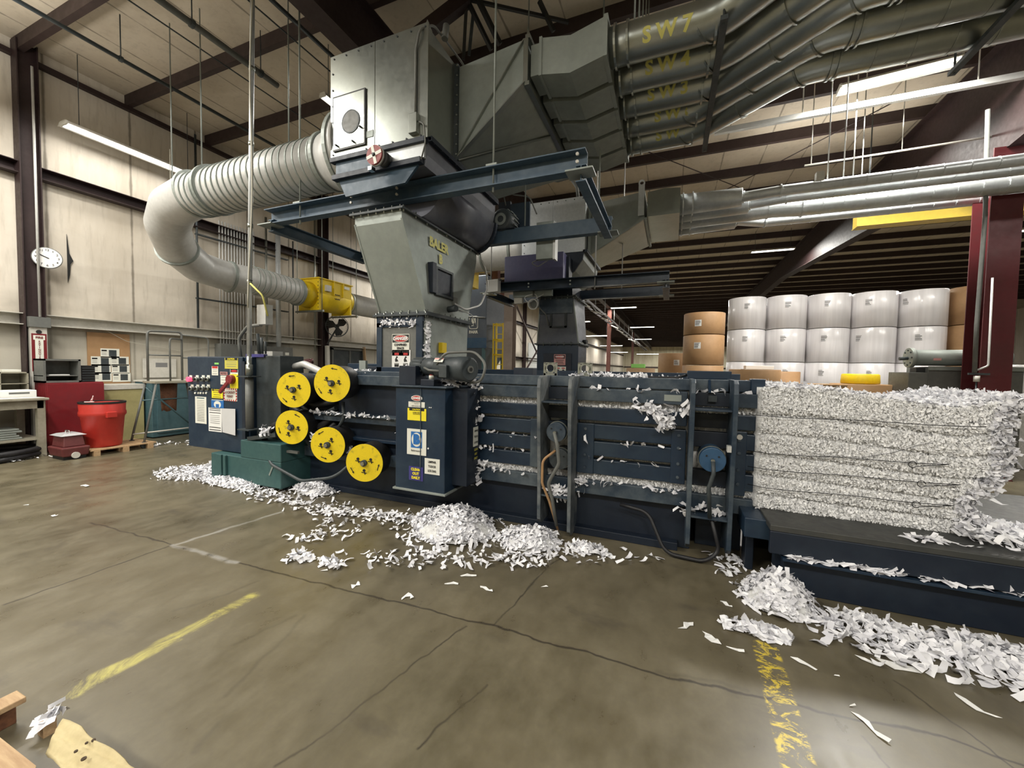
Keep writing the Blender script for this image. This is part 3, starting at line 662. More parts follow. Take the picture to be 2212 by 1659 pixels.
# gearmotor on top of the cover
g_ = MB().box(-2.66, -2.45, 3.4, 3.6, 1.40, 1.60).build('gear_pedestal', 'navy_dark', bal, .006)
MB().box(-2.36, -2.2, 3.36, 3.52, 1.40, 1.465).build('pedestal_cap', 'navy_dark', bal, .005)
MB().cyl((-2.28, 3.44, 1.465), (-2.28, 3.44, 1.505), .028, 14).build('knob', 'sign_white', bal); MB().cyl((-2.28, 3.44, 1.505), (-2.28, 3.44, 1.512), .022, 14).build('knob', 'red_plastic', bal)
ax0, ax1 = V(-2.62, 3.62, 1.60), V(-1.76, 3.30, 1.575); d_ = (ax1 - ax0).normalized(); LN = (ax1 - ax0).length
prof = [(0, .06), (.02, .085), (.2, .085), (.21, .07), (.24, .07), (.25, .095), (.42, .095), (.44, .075), (.47, .11), (.74, .115), (.76, .12), (LN - .02, .12), (LN, .10)]
mt_ = MB().sweep([ax0 + d_ * a for a, r in prof], [r for a, r in prof], 28).build('gearmotor', 'dark_grey', bal)
mb = MB()
for k in range(12):
    a = k * 2 * pi / 12; q = V(0, math.cos(a), math.sin(a)); mb.bar(ax0 + d_ * .03 + q * .09, ax0 + d_ * .2 + q * .09, .008, .016)
mb.each('cooling_fin', 'dark_grey', mt_)
MB().cyl(ax1, ax1 + d_ * .01, .035, 20).build('shaft_cap', 'grey_paint', mt_); MB().cyl(ax1 + d_ * .01, ax1 + d_ * .014, .018, 14).build('shaft', 'black', mt_)
MB().obox(ax0 + d_ * .66 + V(-.02, -.13, -.03), d_ * .06, V(0, .03, 0), V(0, 0, .06)).build('terminal_box', 'dark_grey', mt_, .006)
sign(mt_, 'motor_label', ax0 + d_ * .55 + V(-.02, -.10, .075), d_, (0, .6, .8), .14, .05, 'sign_white', [('rect', 'pink', 0, .015, .14, .018), ('text', 'grey_text', 0, -.01, 'WARNING', .018, .04)])
MB().sweep(bend([ax0 + d_ * .5 + V(0, -.11, .03), ax0 + d_ * .62 + V(0, -.1, .15), ax1 + V(.02, .05, .17), ax1 + V(.17, 0, .05), ax1 + V(.13, -.02, -.11), ax1 + V(-.05, .1, -.13)], .15), .013, 8).build('conduit', 'grey_paint', mt_)
MB().sweep(bend([ax0 + d_ * .28 + V(0, -.1, -.01), ax0 + d_ * .42 + V(0, -.16, -.03), ax0 + d_ * .6 + V(0, -.14, -.03)], .08), .012, 8).build('conduit', 'grey_paint', mt_)
B('support_bracket', MB().bar(ax0 + d_ * .6 + V(0, .05, -.1), (-2.0, 3.9, 1.45), .14, .02), 'dark_grey', 0)
for x0, x1, z1 in ((-3.62, -3.42, 1.58), (-3.3, -3.22, 1.6), (-1.6, -1.38, 1.60)): B('top_box', MB().box(x0, x1, 4.0, 4.15, 1.505, z1), 'navy_dark', .004)
B('top_rail', MB().box(-4.3, -3.45, 4.35, 4.5, 1.505, 1.62), 'navy'); MB().box(-3.95, -3.84, 4.2, 4.24, 1.5, 1.66).build('bracket', 'hopper_steel', bal)

# feed chute on the baler roof, with window door and signs
fb = MB(); lo = [V(-3.36, 3.92, 1.5), V(-2.69, 3.92, 1.5), V(-2.69, 4.92, 1.5), V(-3.36, 4.92, 1.5)]; hi = [V(-3.36, 3.92, 2.2), V(-2.69, 3.92, 2.2), V(-2.69, 4.95, 2.2), V(-3.36, 4.95, 2.2)]
fb.hull8(lo, hi); ch = fb.build('feed_chute', 'hopper_steel', bal)
mb = MB(); mb.box(-3.38, -2.90, 3.885, 3.92, 2.06, 2.12); mb.box(-3.38, -3.30, 3.885, 3.92, 1.5, 2.2); mb.box(-2.80, -2.71, 3.885, 3.92, 1.5, 2.2); mb.box(-3.38, -2.70, 3.885, 3.92, 1.5, 1.58); mb.box(-3.38, -2.7, 3.89, 3.92, 2.12, 2.2)
mb.build('door_frame', 'navy', ch, .004)
MB().box(-3.30, -2.80, 3.90, 3.915, 1.58, 2.06).build('chute_door', 'grey_paint', ch)
dz = P(866, 745, y=3.9)
sign(ch, 'danger_sign', (dz.x, 3.898, dz.z), XR, UP, .25, .26, 'sign_white', [('rect', 'black', 0, .075, .24, .095), ('oval', 'sign_white', 0, .075, .225, .085), ('oval', 'sign_red', 0, .075, .215, .075), ('text', 'white', 0, .075, 'DANGER', .052, .05), ('text', 'black', 0, 0, 'CONFINED', .036, .05), ('text', 'black', 0, -.042, 'SPACE', .036, .05), ('text', 'black', 0, -.084, 'DO NOT ENTER', .034, .05)], 'danger confined space sign')
dz = P(867, 777, y=3.9)
its = []
for s in (-1, 1):
    its += [('rect', 'sign_red', s * .065, .07, .065, .03), ('rect', 'black', s * .065, -.065, .065, .045),
            ('poly', 'black', [(s * .065 - .025, .0), (s * .065 + .0, .045), (s * .065 + .022, .03), (s * .065 + .002, .015), (s * .065 + .028, -.02), (s * .065 - .02, -.028)]), ('rect', 'sign_white', s * .065, -.052, .055, .004)]
sign(ch, 'warning_sign', (dz.x, 3.898, dz.z), XR, UP, .27, .235, 'white', its, 'white sign with two warning pictograms')
mb = MB(); mb.box(-3.42, -2.63, 3.86, 5.0, 2.19, 2.215); mb.build('flange', 'dark_grey', ch, .002)
mb = MB(); bolts(mb, [(-3.38 + .12 * k, 3.88, 2.17) for k in range(7)] + [(-2.66, 3.92 + .13 * k, 2.17) for k in range(9)], (0, 0, 1), .009, .07); mb.each('bolt', 'galvanized', ch)
MB().obox((-2.66, 4.25, 1.83), (.03, 0, 0), (0, .05, 0), (0, 0, .065)).build('sensor_box', 'yellow_paint', ch, .005); MB().cyl((-2.65, 4.25, 1.77), (-2.62, 4.1, 1.6), .008, 6).build('cable', 'dark_grey', ch)
pos = np.stack([RNG.uniform(-3.3, -2.8, 110), np.full(110, 3.89), RNG.normal(2.115, .02, 110)], 1); strips('paper_shreds', 'paper', pos, np.tile([0, -1, .4], (110, 1)), (.04, .09), (.015, .03), .8, .6, parent=ch)
pos = np.stack([np.full(60, -2.675), RNG.normal(3.95, .02, 60), RNG.uniform(1.6, 2.12, 60)], 1); strips('paper_shreds', 'paper', pos, np.tile([1, -.5, .2], (60, 1)), (.04, .1), (.015, .035), .8, .6, parent=ch)

# paper inside the chamber, seen through the gaps
mb = MB(); mb.box(-1.95, XE, YF + .105, 5.0, .45, 1.42); mb.box(-1.95, XE, YF + .045, YF + .11, 1.20, 1.31); mb.box(-1.95, XE, YF + .045, YF + .11, .50, .62); ins = mb.build('paper_fill', 'bale_core', bal)
zz = np.concatenate([RNG.uniform(1.235, 1.30, 1100), RNG.uniform(.53, .605, 1500), RNG.uniform(1.072, 1.112, 130), RNG.uniform(.905, .945, 130), RNG.uniform(.738, .778, 130)])
xx = RNG.uniform(-1.95, XE, len(zz)); pos = np.stack([xx, np.where((zz > 1.2) | (zz < .61), YF + .035, YF + .10) + RNG.uniform(-.012, .012, len(zz)), zz], 1)
strips('paper_shreds', 'paper_bale', pos, np.tile([.9, -.5, 0], (len(zz), 1)), (.02, .045), (.008, .02), .6, .4, parent=bal, along=np.tile([0, -.1, 1.], (len(zz), 1)))
# tufts hanging on ledges
pts = []
for x, y, z, n_, s in ((-.06, 3.68, 1.22, 60, .05), (-.03, 3.67, 1.13, 50, .04), (-.2, 3.7, 1.26, 30, .05), (.12, 3.7, 1.28, 14, .04), (-1.9, 3.66, 1.2, 26, .03), (-1.88, 3.66, 1.05, 26, .035), (-1.92, 3.66, .55, 40, .05), (-1.85, 3.66, .42, 20, .04),
                      (-.97, 3.64, .42, 70, .05), (-.78, 3.72, .5, 20, .04), (.22, 3.66, .42, 14, .05), (.36, 3.64, .43, 14, .05), (-2.7, 3.6, .78, 26, .04), (-3.6, 3.62, .6, 30, .06), (-4.0, 3.5, .7, 14, .05), (-2.08, 3.5, 1.44, 60, .06), (-1.9, 3.6, 1.43, 30, .06), (-2.85, 3.85, 1.52, 20, .05)):
    pts += [(x + RNG.normal(0, s), y + RNG.normal(0, .02), z + RNG.normal(0, s * .7)) for _ in range(n_)]
for xa, xb, y, z, n_ in ((-4.4, -2.65, 3.62, 1.01, 60), (-1.95, -1.2, 3.72, .54, 12), (-.8, .1, 3.72, .54, 26), (-1.9, -1.2, YF - .01, .92, 9), (-.8, .1, YF - .01, .755, 8), (-1.9, -1.2, YF - .01, .755, 12), (-.8, .1, YF, .92, 8), (-.75, .1, YF, 1.42, 16), (-.9, -.2, 3.95, 1.54, 90), (-1.1, .1, 4.3, 1.53, 60), (.2, .6, YF, 1.425, 10), (-4.1, -3.4, 3.9, 1.52, 40)):
    pts += [(RNG.uniform(xa, xb), y + RNG.normal(0, .03), z + RNG.uniform(-.015, .01)) for _ in range(n_)]
pts = np.array(pts); strips('paper_tufts', 'paper', pts, np.tile([0, -.4, .9], (len(pts), 1)), (.03, .09), (.015, .035), .9, .7, parent=bal)

# ------------------------------------------------------------------ wire spools
# tank, cabinet and pipework at the left end
tk = thing('hydraulic_tank', (-5.05, 3.9, 0), 'green oil tank cabinet under the control panel, standing in shredded paper', 'tank')
MB().box(-5.76, -4.42, 3.39, 4.6, .045, .375).build('tank_body', 'green_paint', tk, .01); MB().box(-5.16, -4.42, 3.39, 4.6, .375, .60).build('tank_body', 'green_paint', tk, .01)
MB().box(-5.62, -5.52, 3.37, 3.39, .1, .37).build('stiffener', 'green_paint', tk, .004); MB().box(-5.47, -5.42, 3.36, 3.39, .1, .37).build('stiffener', 'green_paint', tk, .004)
for x in (-5.7, -4.6):
    for y in (3.5, 4.4): MB().box(x, x + .12, y, y + .1, 0, .045).build('foot', 'navy_dark', tk)
MB().box(-5.2, -4.4, 3.75, 4.6, .62, 1.45).build('pump_block', 'dark_grey', tk, .02)
MB().bar((-4.62, 3.385, .2), (-4.55, 3.385, .33), .02, .004, (0, 1, 0)).build('tape_scrap', 'hopper_steel', tk)

cb = thing('control_cabinet', (-5.85, 3.7, .4), 'navy electrical cabinet covered in stickers, buttons and a red lever', 'cabinet')
Yc = 3.5
MB().box(-6.44, -5.18, Yc + .03, 3.98, .40, 1.68).build('cabinet_body', 'navy', cb, .01)
dr = MB().box(-6.45, -5.27, Yc, Yc + .028, .385, 1.675).build('door', 'navy', cb, .01)
MB().box(-5.18, -4.72, 3.62, 3.98, .55, 1.70).build('side_enclosure', 'dark_grey', cb, .01)
MB().box(-5.26, -5.20, Yc - .02, Yc + .03, .40, 1.62).build('latch_bar', 'navy_dark', cb)
def cs(u, v): return P(u, v, y=Yc)
def csign(name, u0, v0, u1, v1, mat, items=(), label=None):
    a, b_ = cs(u0, v0), cs(u1, v1); return sign(dr, name, ((a.x + b_.x) / 2, Yc - .001, (a.z + b_.z) / 2), XR, UP, abs(a.x - b_.x), abs(a.z - b_.z), mat, items, label)
Lr = lambda y, w_, m_='grey_text', h_=.006: ('rect', m_, 0, y, w_, h_)
csign('caution_sign', 486, 773, 515, 797, 'sign_olive', [('rect', 'black', 0, .058, .25, .034), ('text', 'sign_yellow', 0, .058, 'CAUTION', .032, .03), Lr(.02, .2), Lr(-.01, .2), Lr(-.04, .18)], 'olive yellow caution sticker')
csign('warning_sticker', 458, 791, 472, 811, 'sign_white', [('rect', 'sign_red', 0, .047, .12, .03), Lr(.015, .1), Lr(-.01, .09), Lr(-.04, .1)], 'white sticker with red head')
csign('notice_sticker', 476, 803, 492, 810, 'pink', [('text', 'black', 0, 0, 'NOTICE', .035, .03)]); csign('notice_sticker', 477, 811, 494, 831, 'sign_white', [Lr(.04, .12), Lr(.0, .13), Lr(-.04, .1)])
csign('danger_sticker', 498, 798, 515, 811, 'sign_white', [('rect', 'black', 0, .019, .145, .040), ('oval', 'sign_red', 0, .019, .12, .032), Lr(-.022, .1)], 'small danger sticker')
csign('caution_sign', 458, 840, 482, 861, 'sign_yellow', [('rect', 'black', 0, .050, .21, .030), ('text', 'sign_yellow', 0, .050, 'CAUTION', .030, .03), Lr(.015, .17, 'black'), Lr(-.015, .15, 'black'), Lr(-.045, .17, 'black')], 'bright yellow caution sticker')
its = [('rect', 'sign_red', -.11 + .044 * k, s * .078, .016, .024) for k in range(6) for s in (1, -1)] + [('rect', 'sign_red', s * .125, -.055 + .036 * k, .018, .02) for k in range(4) for s in (1, -1)]
its += [('text', 'dark_red', 0, .03, 'LOCKOUT', .042, .03), ('text', 'dark_red', 0, -.025, 'POINT', .042, .03)]
csign('lockout_sticker', 484, 838, 513, 867, 'sign_white', its, 'red striped lockout sticker')
csign('maker_sign', 457, 863, 484, 882, 'sign_blue', [('oval', 'sign_white', 0, -.008, .15, .098), ('rect', 'sign_blue', .0, -.03, .07, .055), ('rect', 'sign_white', 0, .053, .24, .008)], 'blue sign half hidden by a sheet')
csign('instruction_sheet', 422, 856, 447, 916, 'sign_white', [Lr(.17, .17, 'teal_cabinet', .014)] + [Lr(.135 - .0235 * k, .16, 'grey_text', .005) for k in range(13)], 'tall narrow printed sheet')
a, b_ = cs(451, 880), cs(480, 934)
csign('printed_sheet', 451, 880, 480, 934, 'white', [Lr(.155, .24, 'black', .009), Lr(.132, .24, 'black', .009), Lr(.098, .24, 'black', .009)] + [Lr(.06 - .026 * k, .2, 'grey_text', .005) for k in range(5)] + [Lr(-.105, .24, 'black', .009), Lr(-.14, .24, 'black', .009)], 'white printed sheet')
a, b_ = cs(480, 882), cs(512, 940)
MB().prism([V(a.x, Yc - .012, a.z), V(b_.x, Yc - .02, a.z + .01), V(b_.x + .01, Yc - .03, b_.z), V(a.x + .02, Yc - .012, b_.z + .02)], (0, .004, 0)).build('plastic_sleeve', 'plastic_sheet', dr)['label'] = 'clear plastic sleeve'
q = cs(469, 785); MB().box(q.x - .05, q.x + .04, Yc - .004, Yc, q.z - .015, q.z + .01).build('small_label', 'green_box', dr)
mb = MB()
for r_, (v0, us) in enumerate(((816, (413, 427, 440, 451)), (836, (416, 428, 440, 451)))):
    for k, u in enumerate(us):
        q = cs(u, v0 + 3); MB().box(q.x - .03, q.x + .03, Yc - .006, Yc, q.z + .01, q.z + .055).build('button_plate', 'sign_white', dr)
        if r_ == 0 and k == 0: MB().cyl((q.x, Yc, q.z), (q.x, Yc - .05, q.z), .034, 16).build('indicator_lamp', 'glass_red', dr)['label'] = 'glowing red indicator lamp'
        else:
            bt = MB().cyl((q.x, Yc, q.z), (q.x, Yc - .04, q.z), .03, 16).build('button', 'galvanized', dr); MB().cyl((q.x, Yc - .04, q.z), (q.x, Yc - .06, q.z), .018, 12).build('button_cap', 'black', bt)
for u in (423, 430, 435, 441, 447): q = cs(u, 849); MB().cyl((q.x, Yc, q.z), (q.x, Yc - .015, q.z), .014, 10).build('small_lamp', 'sign_white', dr)
a = cs(508, 823); MB().box(a.x - .09, a.x + .07, Yc - .012, Yc, a.z - .1, a.z + .09).build('switch_plate', 'sign_yellow', dr, .003)
lv = MB().cyl((a.x - .03, Yc - .01, a.z + .02), (a.x - .03, Yc - .07, a.z + .02), .06, 20).build('lever_hub', 'dark_red', dr)
MB().bar((a.x - .03, Yc - .06, a.z), (a.x - .21, Yc - .07, a.z - .16), .05, .03, (0, 1, 0)).build('lever_arm', 'dark_red', lv, .008)
# small boxes and fittings on the cabinet roof
MB().box(-5.35, -5.0, 3.6, 3.85, 1.68, 1.72).build('roof_box', 'sign_violet', cb); MB().box(-5.12, -4.9, 3.65, 3.8, 1.70, 1.76).build('roof_box', 'duct_grey', cb)
MB().sweep(bend([(-5.75, 3.8, 1.68), (-5.8, 3.8, 1.95), (-5.6, 3.8, 2.12), (-5.2, 3.7, 2.12), (-5.05, 3.6, 2.1)], .15), .022, 8).build('conduit', 'grey_paint', cb)
# power mast rising to the roof
pm = thing('conduit_mast', (-5.02, 3.42, .72), 'tall thin pale conduit rising from beside the control cabinet to the roof', 'pipe')
tp = P(548, -30, y=3.42)
MB().cyl((-5.02, 3.42, 1.68), (tp.x, 3.42, ZC - .23), .026, 12).build('pipe', 'galvanized_bright', pm)
MB().cyl((-5.02, 3.42, .75), (-5.02, 3.42, 1.42), .048, 16).build('lower_pipe', 'grey_paint', pm); MB().cyl((-5.02, 3.42, 1.42), (-5.02, 3.42, 1.68), .03, 12).build('fitting', 'galvanized', pm)
for z in (.74, 1.42): MB().box(-5.13, -4.91, 3.33, 3.5, z, z + .012).build('collar_plate', 'dark_grey', pm)
MB().cyl((-5.02, 3.42, 1.44), (-5.02, 3.42, 1.58), .042, 8).build('fitting', 'galvanized', pm)
for z in (2.6, 3.3, 4.3, 5.2): x_ = -5.02 + (tp.x + 5.02) * (z - 1.68) / 5.1; MB().cyl((x_, 3.42, z), (x_, 3.42, z + .05), .032, 12).build('coupling', 'galvanized', pm)
def mx(z): return -5.02 + (tp.x + 5.02) * (z - 1.68) / 5.1
MB().sweep([V(mx(z) + .04 + .03 * math.sin(z * 2.1), 3.39, z) for z in np.linspace(2.3, 6.6, 30)], .009, 6).build('cable', 'rope', pm)
MB().sweep(bend([(mx(2.6) + .04, 3.4, 2.6), (-4.8, 3.45, 2.45), (-4.78, 3.5, 2.2)], .1), .012, 6).build('cable', 'stencil', pm)
MB().box(-4.98, -4.82, 3.5, 3.6, 2.1, 2.35).build('outlet_box', 'duct_grey', pm)
for k in range(3): MB().cyl((-4.97 + .06 * k, 3.52, 1.72), (-4.97 + .07 * k, 3.5, 1.98 - .05 * k), .02 - .004 * k, 8).build('fitting', 'dark_grey', pm)
# hose bundle between tank and baler
hb = thing('hydraulic_hoses', (-4.5, 3.7, .9), 'bundle of black hydraulic hoses behind the yellow spool discs', 'hose')
for k in range(7):
    z = 1.42 - .09 * k; MB().sweep(bend([(-4.8, 3.8 + .03 * k, z), (-4.55, 3.66, z + .02 * (k % 2)), (-4.2, 3.72, z - .05 - .06 * k), (-3.9, 3.75, z - .1)], .15), .028 if k % 2 else .04, 10).build('hose', 'dark_grey' if k % 3 == 0 else 'black_rubber', hb)
for k in range(3): MB().sweep(bend([(-4.35, 3.62, 1.0 - .05 * k), (-4.7 - .05 * k, 3.56, .8), (-4.95, 3.55, .62 - .03 * k), (-5.0, 3.6, .5)], .2), .03, 10).build('hose', 'black_rubber', hb)
MB().sweep(bend([(-4.85, 3.55, .56), (-4.6, 3.38, .35), (-4.0, 3.33, .22), (-3.55, 3.4, .3), (-3.35, 3.6, .55)], .3), .018, 8).build('hose', 'dark_grey', hb)
MB().sweep(bend([(-3.65, 3.62, 1.15), (-3.62, 3.6, .95), (-3.75, 3.62, .8)], .1), .02, 8).build('hose', 'dark_grey', hb)
MB().sweep(bend([(-4.8, 3.85, 1.55), (-4.5, 3.8, 1.6), (-4.2, 3.8, 1.5), (-4.1, 3.8, 1.4)], .15), .045, 12).build('hose', 'duct_grey', hb)
MB().bar((-5.05, 3.42, .52), (-4.25, 3.5, .50), .03).build('pipe', 'grey_paint', hb); MB().bar((-5.05, 3.45, .62), (-4.6, 3.5, .70), .1, .05).build('bracket', 'dark_grey', hb)
pts = RNG.normal(0, .035, (34, 3)) + np.array([-4.72, 3.42, .74]); strips('paper_tufts', 'paper', pts, np.tile([0, -1, .3], (34, 1)), (.03, .08), (.015, .03), .8, .6, parent=hb)

spots = [(634, 842, .20, 'upper left yellow faced wire spool, beside the control cabinet'), (717, 828, .20, 'topmost yellow faced wire spool, at the right of the upper pair'),
         (630, 923, .192, 'yellow faced wire spool directly below the upper left one'), (708, 961, .192, 'yellow faced wire spool between the lower left and the rightmost ones'), (787, 1000, .196, 'lowest and rightmost yellow faced wire spool')]
for i, (u, v, r, lab) in enumerate(spots):
    c = P(u, v, y=3.42); c.y = 3.42; t = thing('wire_spool', c, lab, 'spool', 'wire spools with yellow faces')
    r *= 1.08; ya = V(-.30, .954, 0).normalized(); xa = V(.954, .30, 0).normalized()
    dsc = MB().cyl(c, c + ya * .008, r, 48).build('face_disc', 'yellow_disc', t)
    MB().cyl(c + ya * .008, c + ya * .30, r * .93, 40).build('spool_body', 'black_rubber', t, .01)
    MB().ring(c + ya * .012, ya, r * .9, r * .985, .012, 40).build('rim', 'dark_grey', t)
    hub = MB().cyl(c, c - ya * .03, .036, 18).build('hub', 'dark_grey', dsc); MB().cyl(c - ya * .03, c - ya * .06, .02, 12).build('spindle', 'chrome', t)
    MB().cyl(c + ya * .30, c + ya * .42, .03, 10).build('axle', 'dark_grey', t)
    a0 = (.6, .3, .0, 1.0, 2.6)[i]
    for k in range(3):
        mb = MB(); a = a0 + k * 2 * pi / 3; q = c + (xa * math.cos(a) + UP * math.sin(a)) * r * .40; mb.cyl(q, q - ya * .006, .016, 10); mb.bar(q - xa * .03 - ya * .003 - UP * .02, q + xa * .03 - ya * .003 - UP * .03, .008, .004, ya); mb.bar(q - ya * .003, q + xa * .012 - ya * .003 - UP * .045, .010, .004, ya); mb.build('latch', 'black', dsc)
    for k in range(2):
        a = a0 + 1.1 + k * 2.3; q = c + (xa * math.cos(a) + UP * math.sin(a)) * r * .78; tg = xa * -math.sin(a) + UP * math.cos(a); nn = xa * math.cos(a) + UP * math.sin(a)
        ar = MB().bar(q - tg * .035 - ya * .002, q + tg * .02 - ya * .002, .008, .003, ya)
        ar.prism([q + tg * .018 + nn * .012 - ya * .004, q + tg * .042 - ya * .004, q + tg * .018 - nn * .012 - ya * .004], ya * .003); ar.build('arrow_mark', 'black', dsc)

# ------------------------------------------------------------------ bale and run-out table
tb = thing('runout_table', (1.9, 4.3, 0), 'navy steel run-out table under the finished bale with paper scraps on its ledge', 'table')
MB().box(.70, 4.2, 3.30, 5.1, .455, .50).build('table_top', 'table_dust', tb, .006)
MB().box(.70, 4.2, 3.30, 3.34, .29, .455).build('front_apron', 'navy_dark', tb, .006)
MB().box(.76, 4.2, 3.42, 3.5, .10, .29).build('web', 'navy_dark', tb); MB().box(.78, 4.2, 3.28, 3.45, .255, .275).build('ledge', 'navy', tb, .003)
MB().box(.80, 4.2, 3.36, 3.44, .0, .255).build('lower_rail', 'navy_dark', tb, .006); MB().box(.85, 4.2, 4.9, 5.05, 0, .455).build('rear_rail', 'navy_dark', tb)
n_ = 420; xs = np.concatenate([RNG.uniform(.82, 1.45, n_ // 2), RNG.uniform(1.5, 3.2, n_ - n_ // 2)])
pos = np.stack([xs, 3.30 + RNG.uniform(-.02, .06, n_), .287 + RNG.uniform(0, .022, n_)], 1); strips('paper_scraps', 'paper', pos, np.tile([0, -.2, 1.], (n_, 1)), (.03, .09), (.015, .04), .4, .35, parent=tb, along=np.tile([1., 0, 0], (n_, 1)))
pos = RNG.normal(0, 1, (26, 3)) * np.array([.09, .03, .004]) + np.array([1.62, 3.42, .512]); strips('paper_scraps', 'paper', pos, np.tile([0, 0, 1.], (26, 1)), (.05, .11), (.015, .03), .3, .2, parent=tb)

bl = thing('paper_bale', (1.4, 4.3, .5), 'white bale of shredded paper tied with dark wires, its free end crumbling', 'bale')
def bale_shape(x, v):
    """front profile: returns y,z scale at position x along, v in 0..1 up"""
    return 0
nx, nz = 60, 40; X0, X1 = .66, 2.10
def front(x, z):
    t = (z - .5) / .96; bul = 0
    for zc in (1.245, 1.09, .925, .757, .605): bul += .034 * math.exp(-((z - zc) / .018) ** 2)
    return 3.70 + bul - .03 * min(1, (x - .7) / .5) - .03 * math.sin(t * pi) * min(1, max(0, x - .7))
def endx(z):          # concave crumbled end, flaring at top and foot
    t = (z - .5) / .96
    return 1.96 + .22 * max(0, 1 - t * 5) + .30 * max(0, (t - .3)) ** 1.1 - .05 * math.sin(t * 9)
top = lambda x: 1.475 - .10 * max(0, min(1, (x - 1.05) / .75)) + .07 * max(0, (x - 1.85) / .3) 
vs = []; fs = []
Yb = 4.95
for i in range(nx + 1):
    for j in range(nz + 1):
        tz = j / nz; z = .5 + tz * .96; xe = endx(z); x = X0 + (xe - X0) * i / nx; zt = .5 + (top(x) - .5) * tz
        vs.append((x, front(x, z) + .02 * RNG.normal() * .4, zt))
nfront = len(vs)
for i in range(nx + 1):
    for j in range(nz + 1): x, y, z = vs[i * (nz + 1) + j]; vs.append((x, Yb, z))
for i in range(nx):
    for j in range(nz):
        a = i * (nz + 1) + j; fs.append((a, a + nz + 1, a + nz + 2, a + 1)); fs.append((nfront + a, nfront + a + 1, nfront + a + nz + 2, nfront + a + nz + 1))
for i in range(nx):
    a = i * (nz + 1); fs.append((a, nfront + a, nfront + a + nz + 1, a + nz + 1)); b_ = a + nz; fs.append((b_, b_ + nz + 1, nfront + b_ + nz + 1, nfront + b_))
for j in range(nz):
    for a in (0, nx * (nz + 1)): fs.append((a + j, a + j + 1, nfront + a + j + 1, nfront + a + j))
mb = MB(); mb.add(vs, fs, True); mb.build('bale_body', 'bale_core', bl)
N = 24000; zs = RNG.uniform(.5, 1.46, N); xe = np.array([endx(z) for z in zs]); xs = X0 + (xe - X0) * RNG.uniform(0.02, 1, N)
zt = np.array([.5 + (top(x) - .5) * (z - .5) / .96 for x, z in zip(xs, zs)]); ysf = np.array([front(x, z) for x, z in zip(xs, zs)])
pos = np.stack([xs, ysf - .004 + RNG.uniform(-.012, .006, N), zt], 1)
nr = np.stack([RNG.normal(0, .8, N), -np.ones(N) * .8, RNG.normal(.1, .35, N)], 1)
strips('paper_shreds', 'paper_bale', pos, nr, (.014, .036), (.006, .016), .9, .22, parent=bl, along=np.tile([.05, -.12, 1.], (N, 1)))
N = 2600; xs = RNG.uniform(X0 + .08, 2.25, N); pos = np.stack([xs, RNG.uniform(3.66, 4.9, N), np.array([top(x) for x in xs]) + RNG.uniform(-.005, .02, N)], 1)
strips('paper_shreds', 'paper', pos, np.tile([0, -.1, 1.], (N, 1)), (.03, .07), (.012, .03), .9, .45, parent=bl)
N = 5200; zs = .5 + .98 * RNG.uniform(0, 1, N) ** .9; xe = np.array([endx(z) for z in zs]); pos = np.stack([xe + np.abs(RNG.normal(0, .05, N)) - .06, RNG.uniform(3.62, 4.8, N) ** 1.0, .5 + (np.array([top(x) for x in xe]) - .5) * (zs - .5) / .96], 1)
pos[:, 1] = 3.62 + (pos[:, 1] - 3.62) * RNG.uniform(0, 1, N)
strips('loose_paper', 'paper', pos, np.tile([.8, -.4, .3], (N, 1)), (.03, .085), (.015, .035), .9, .7, parent=bl)
N = 1500; u_ = RNG.uniform(0, 1, N); pos = np.stack([1.85 + .6 * u_, RNG.normal(3.75, .12, N), .515 + RNG.uniform(0, 1, N) * .10 * (1 - u_)], 1)
strips('loose_paper', 'paper', pos, np.tile([.2, -.3, 1.], (N, 1)), (.03, .09), (.015, .03), .6, .4, parent=bl, extra=.503)
for k, (a, b_, loop) in enumerate((((1660, 899), (2130, 923), 0), ((1655, 979), (2050, 1004), 1), ((1655, 1014), (2075, 1048), 1), ((1655, 1054), (2060, 1093), 2))):
    p0, p1 = P(*a, y=3.645), P(*b_, y=3.60); pts = [V(p0.x - .12, 3.70, p0.z)] + [p0.lerp(p1, i / 10) + V(0, .0, -.004 * math.sin(i)) for i in range(11)]
    w = MB().sweep(pts, .0026, 6)
    if loop:
        c = p0.lerp(p1, .82) + V(0, -.01, -.012); w.sweep([c + V(.022 * math.cos(t), 0, .022 * math.sin(t)) for t in np.linspace(0, 5.6, 16)] + [p1 + V(0, 0, .002)], .0026, 6)
    w.build('tie_wire', 'wire', bl)
p0 = [P(u, v, y=3.61) for u, v in ((1658, 950), (1700, 963), (1780, 985), (1860, 988), (1930, 978), (1990, 960), (2015, 957))]
MB().sweep(dense(bend(p0, .1), .05), .0016, 5).build('tie_wire', 'wire', bl)
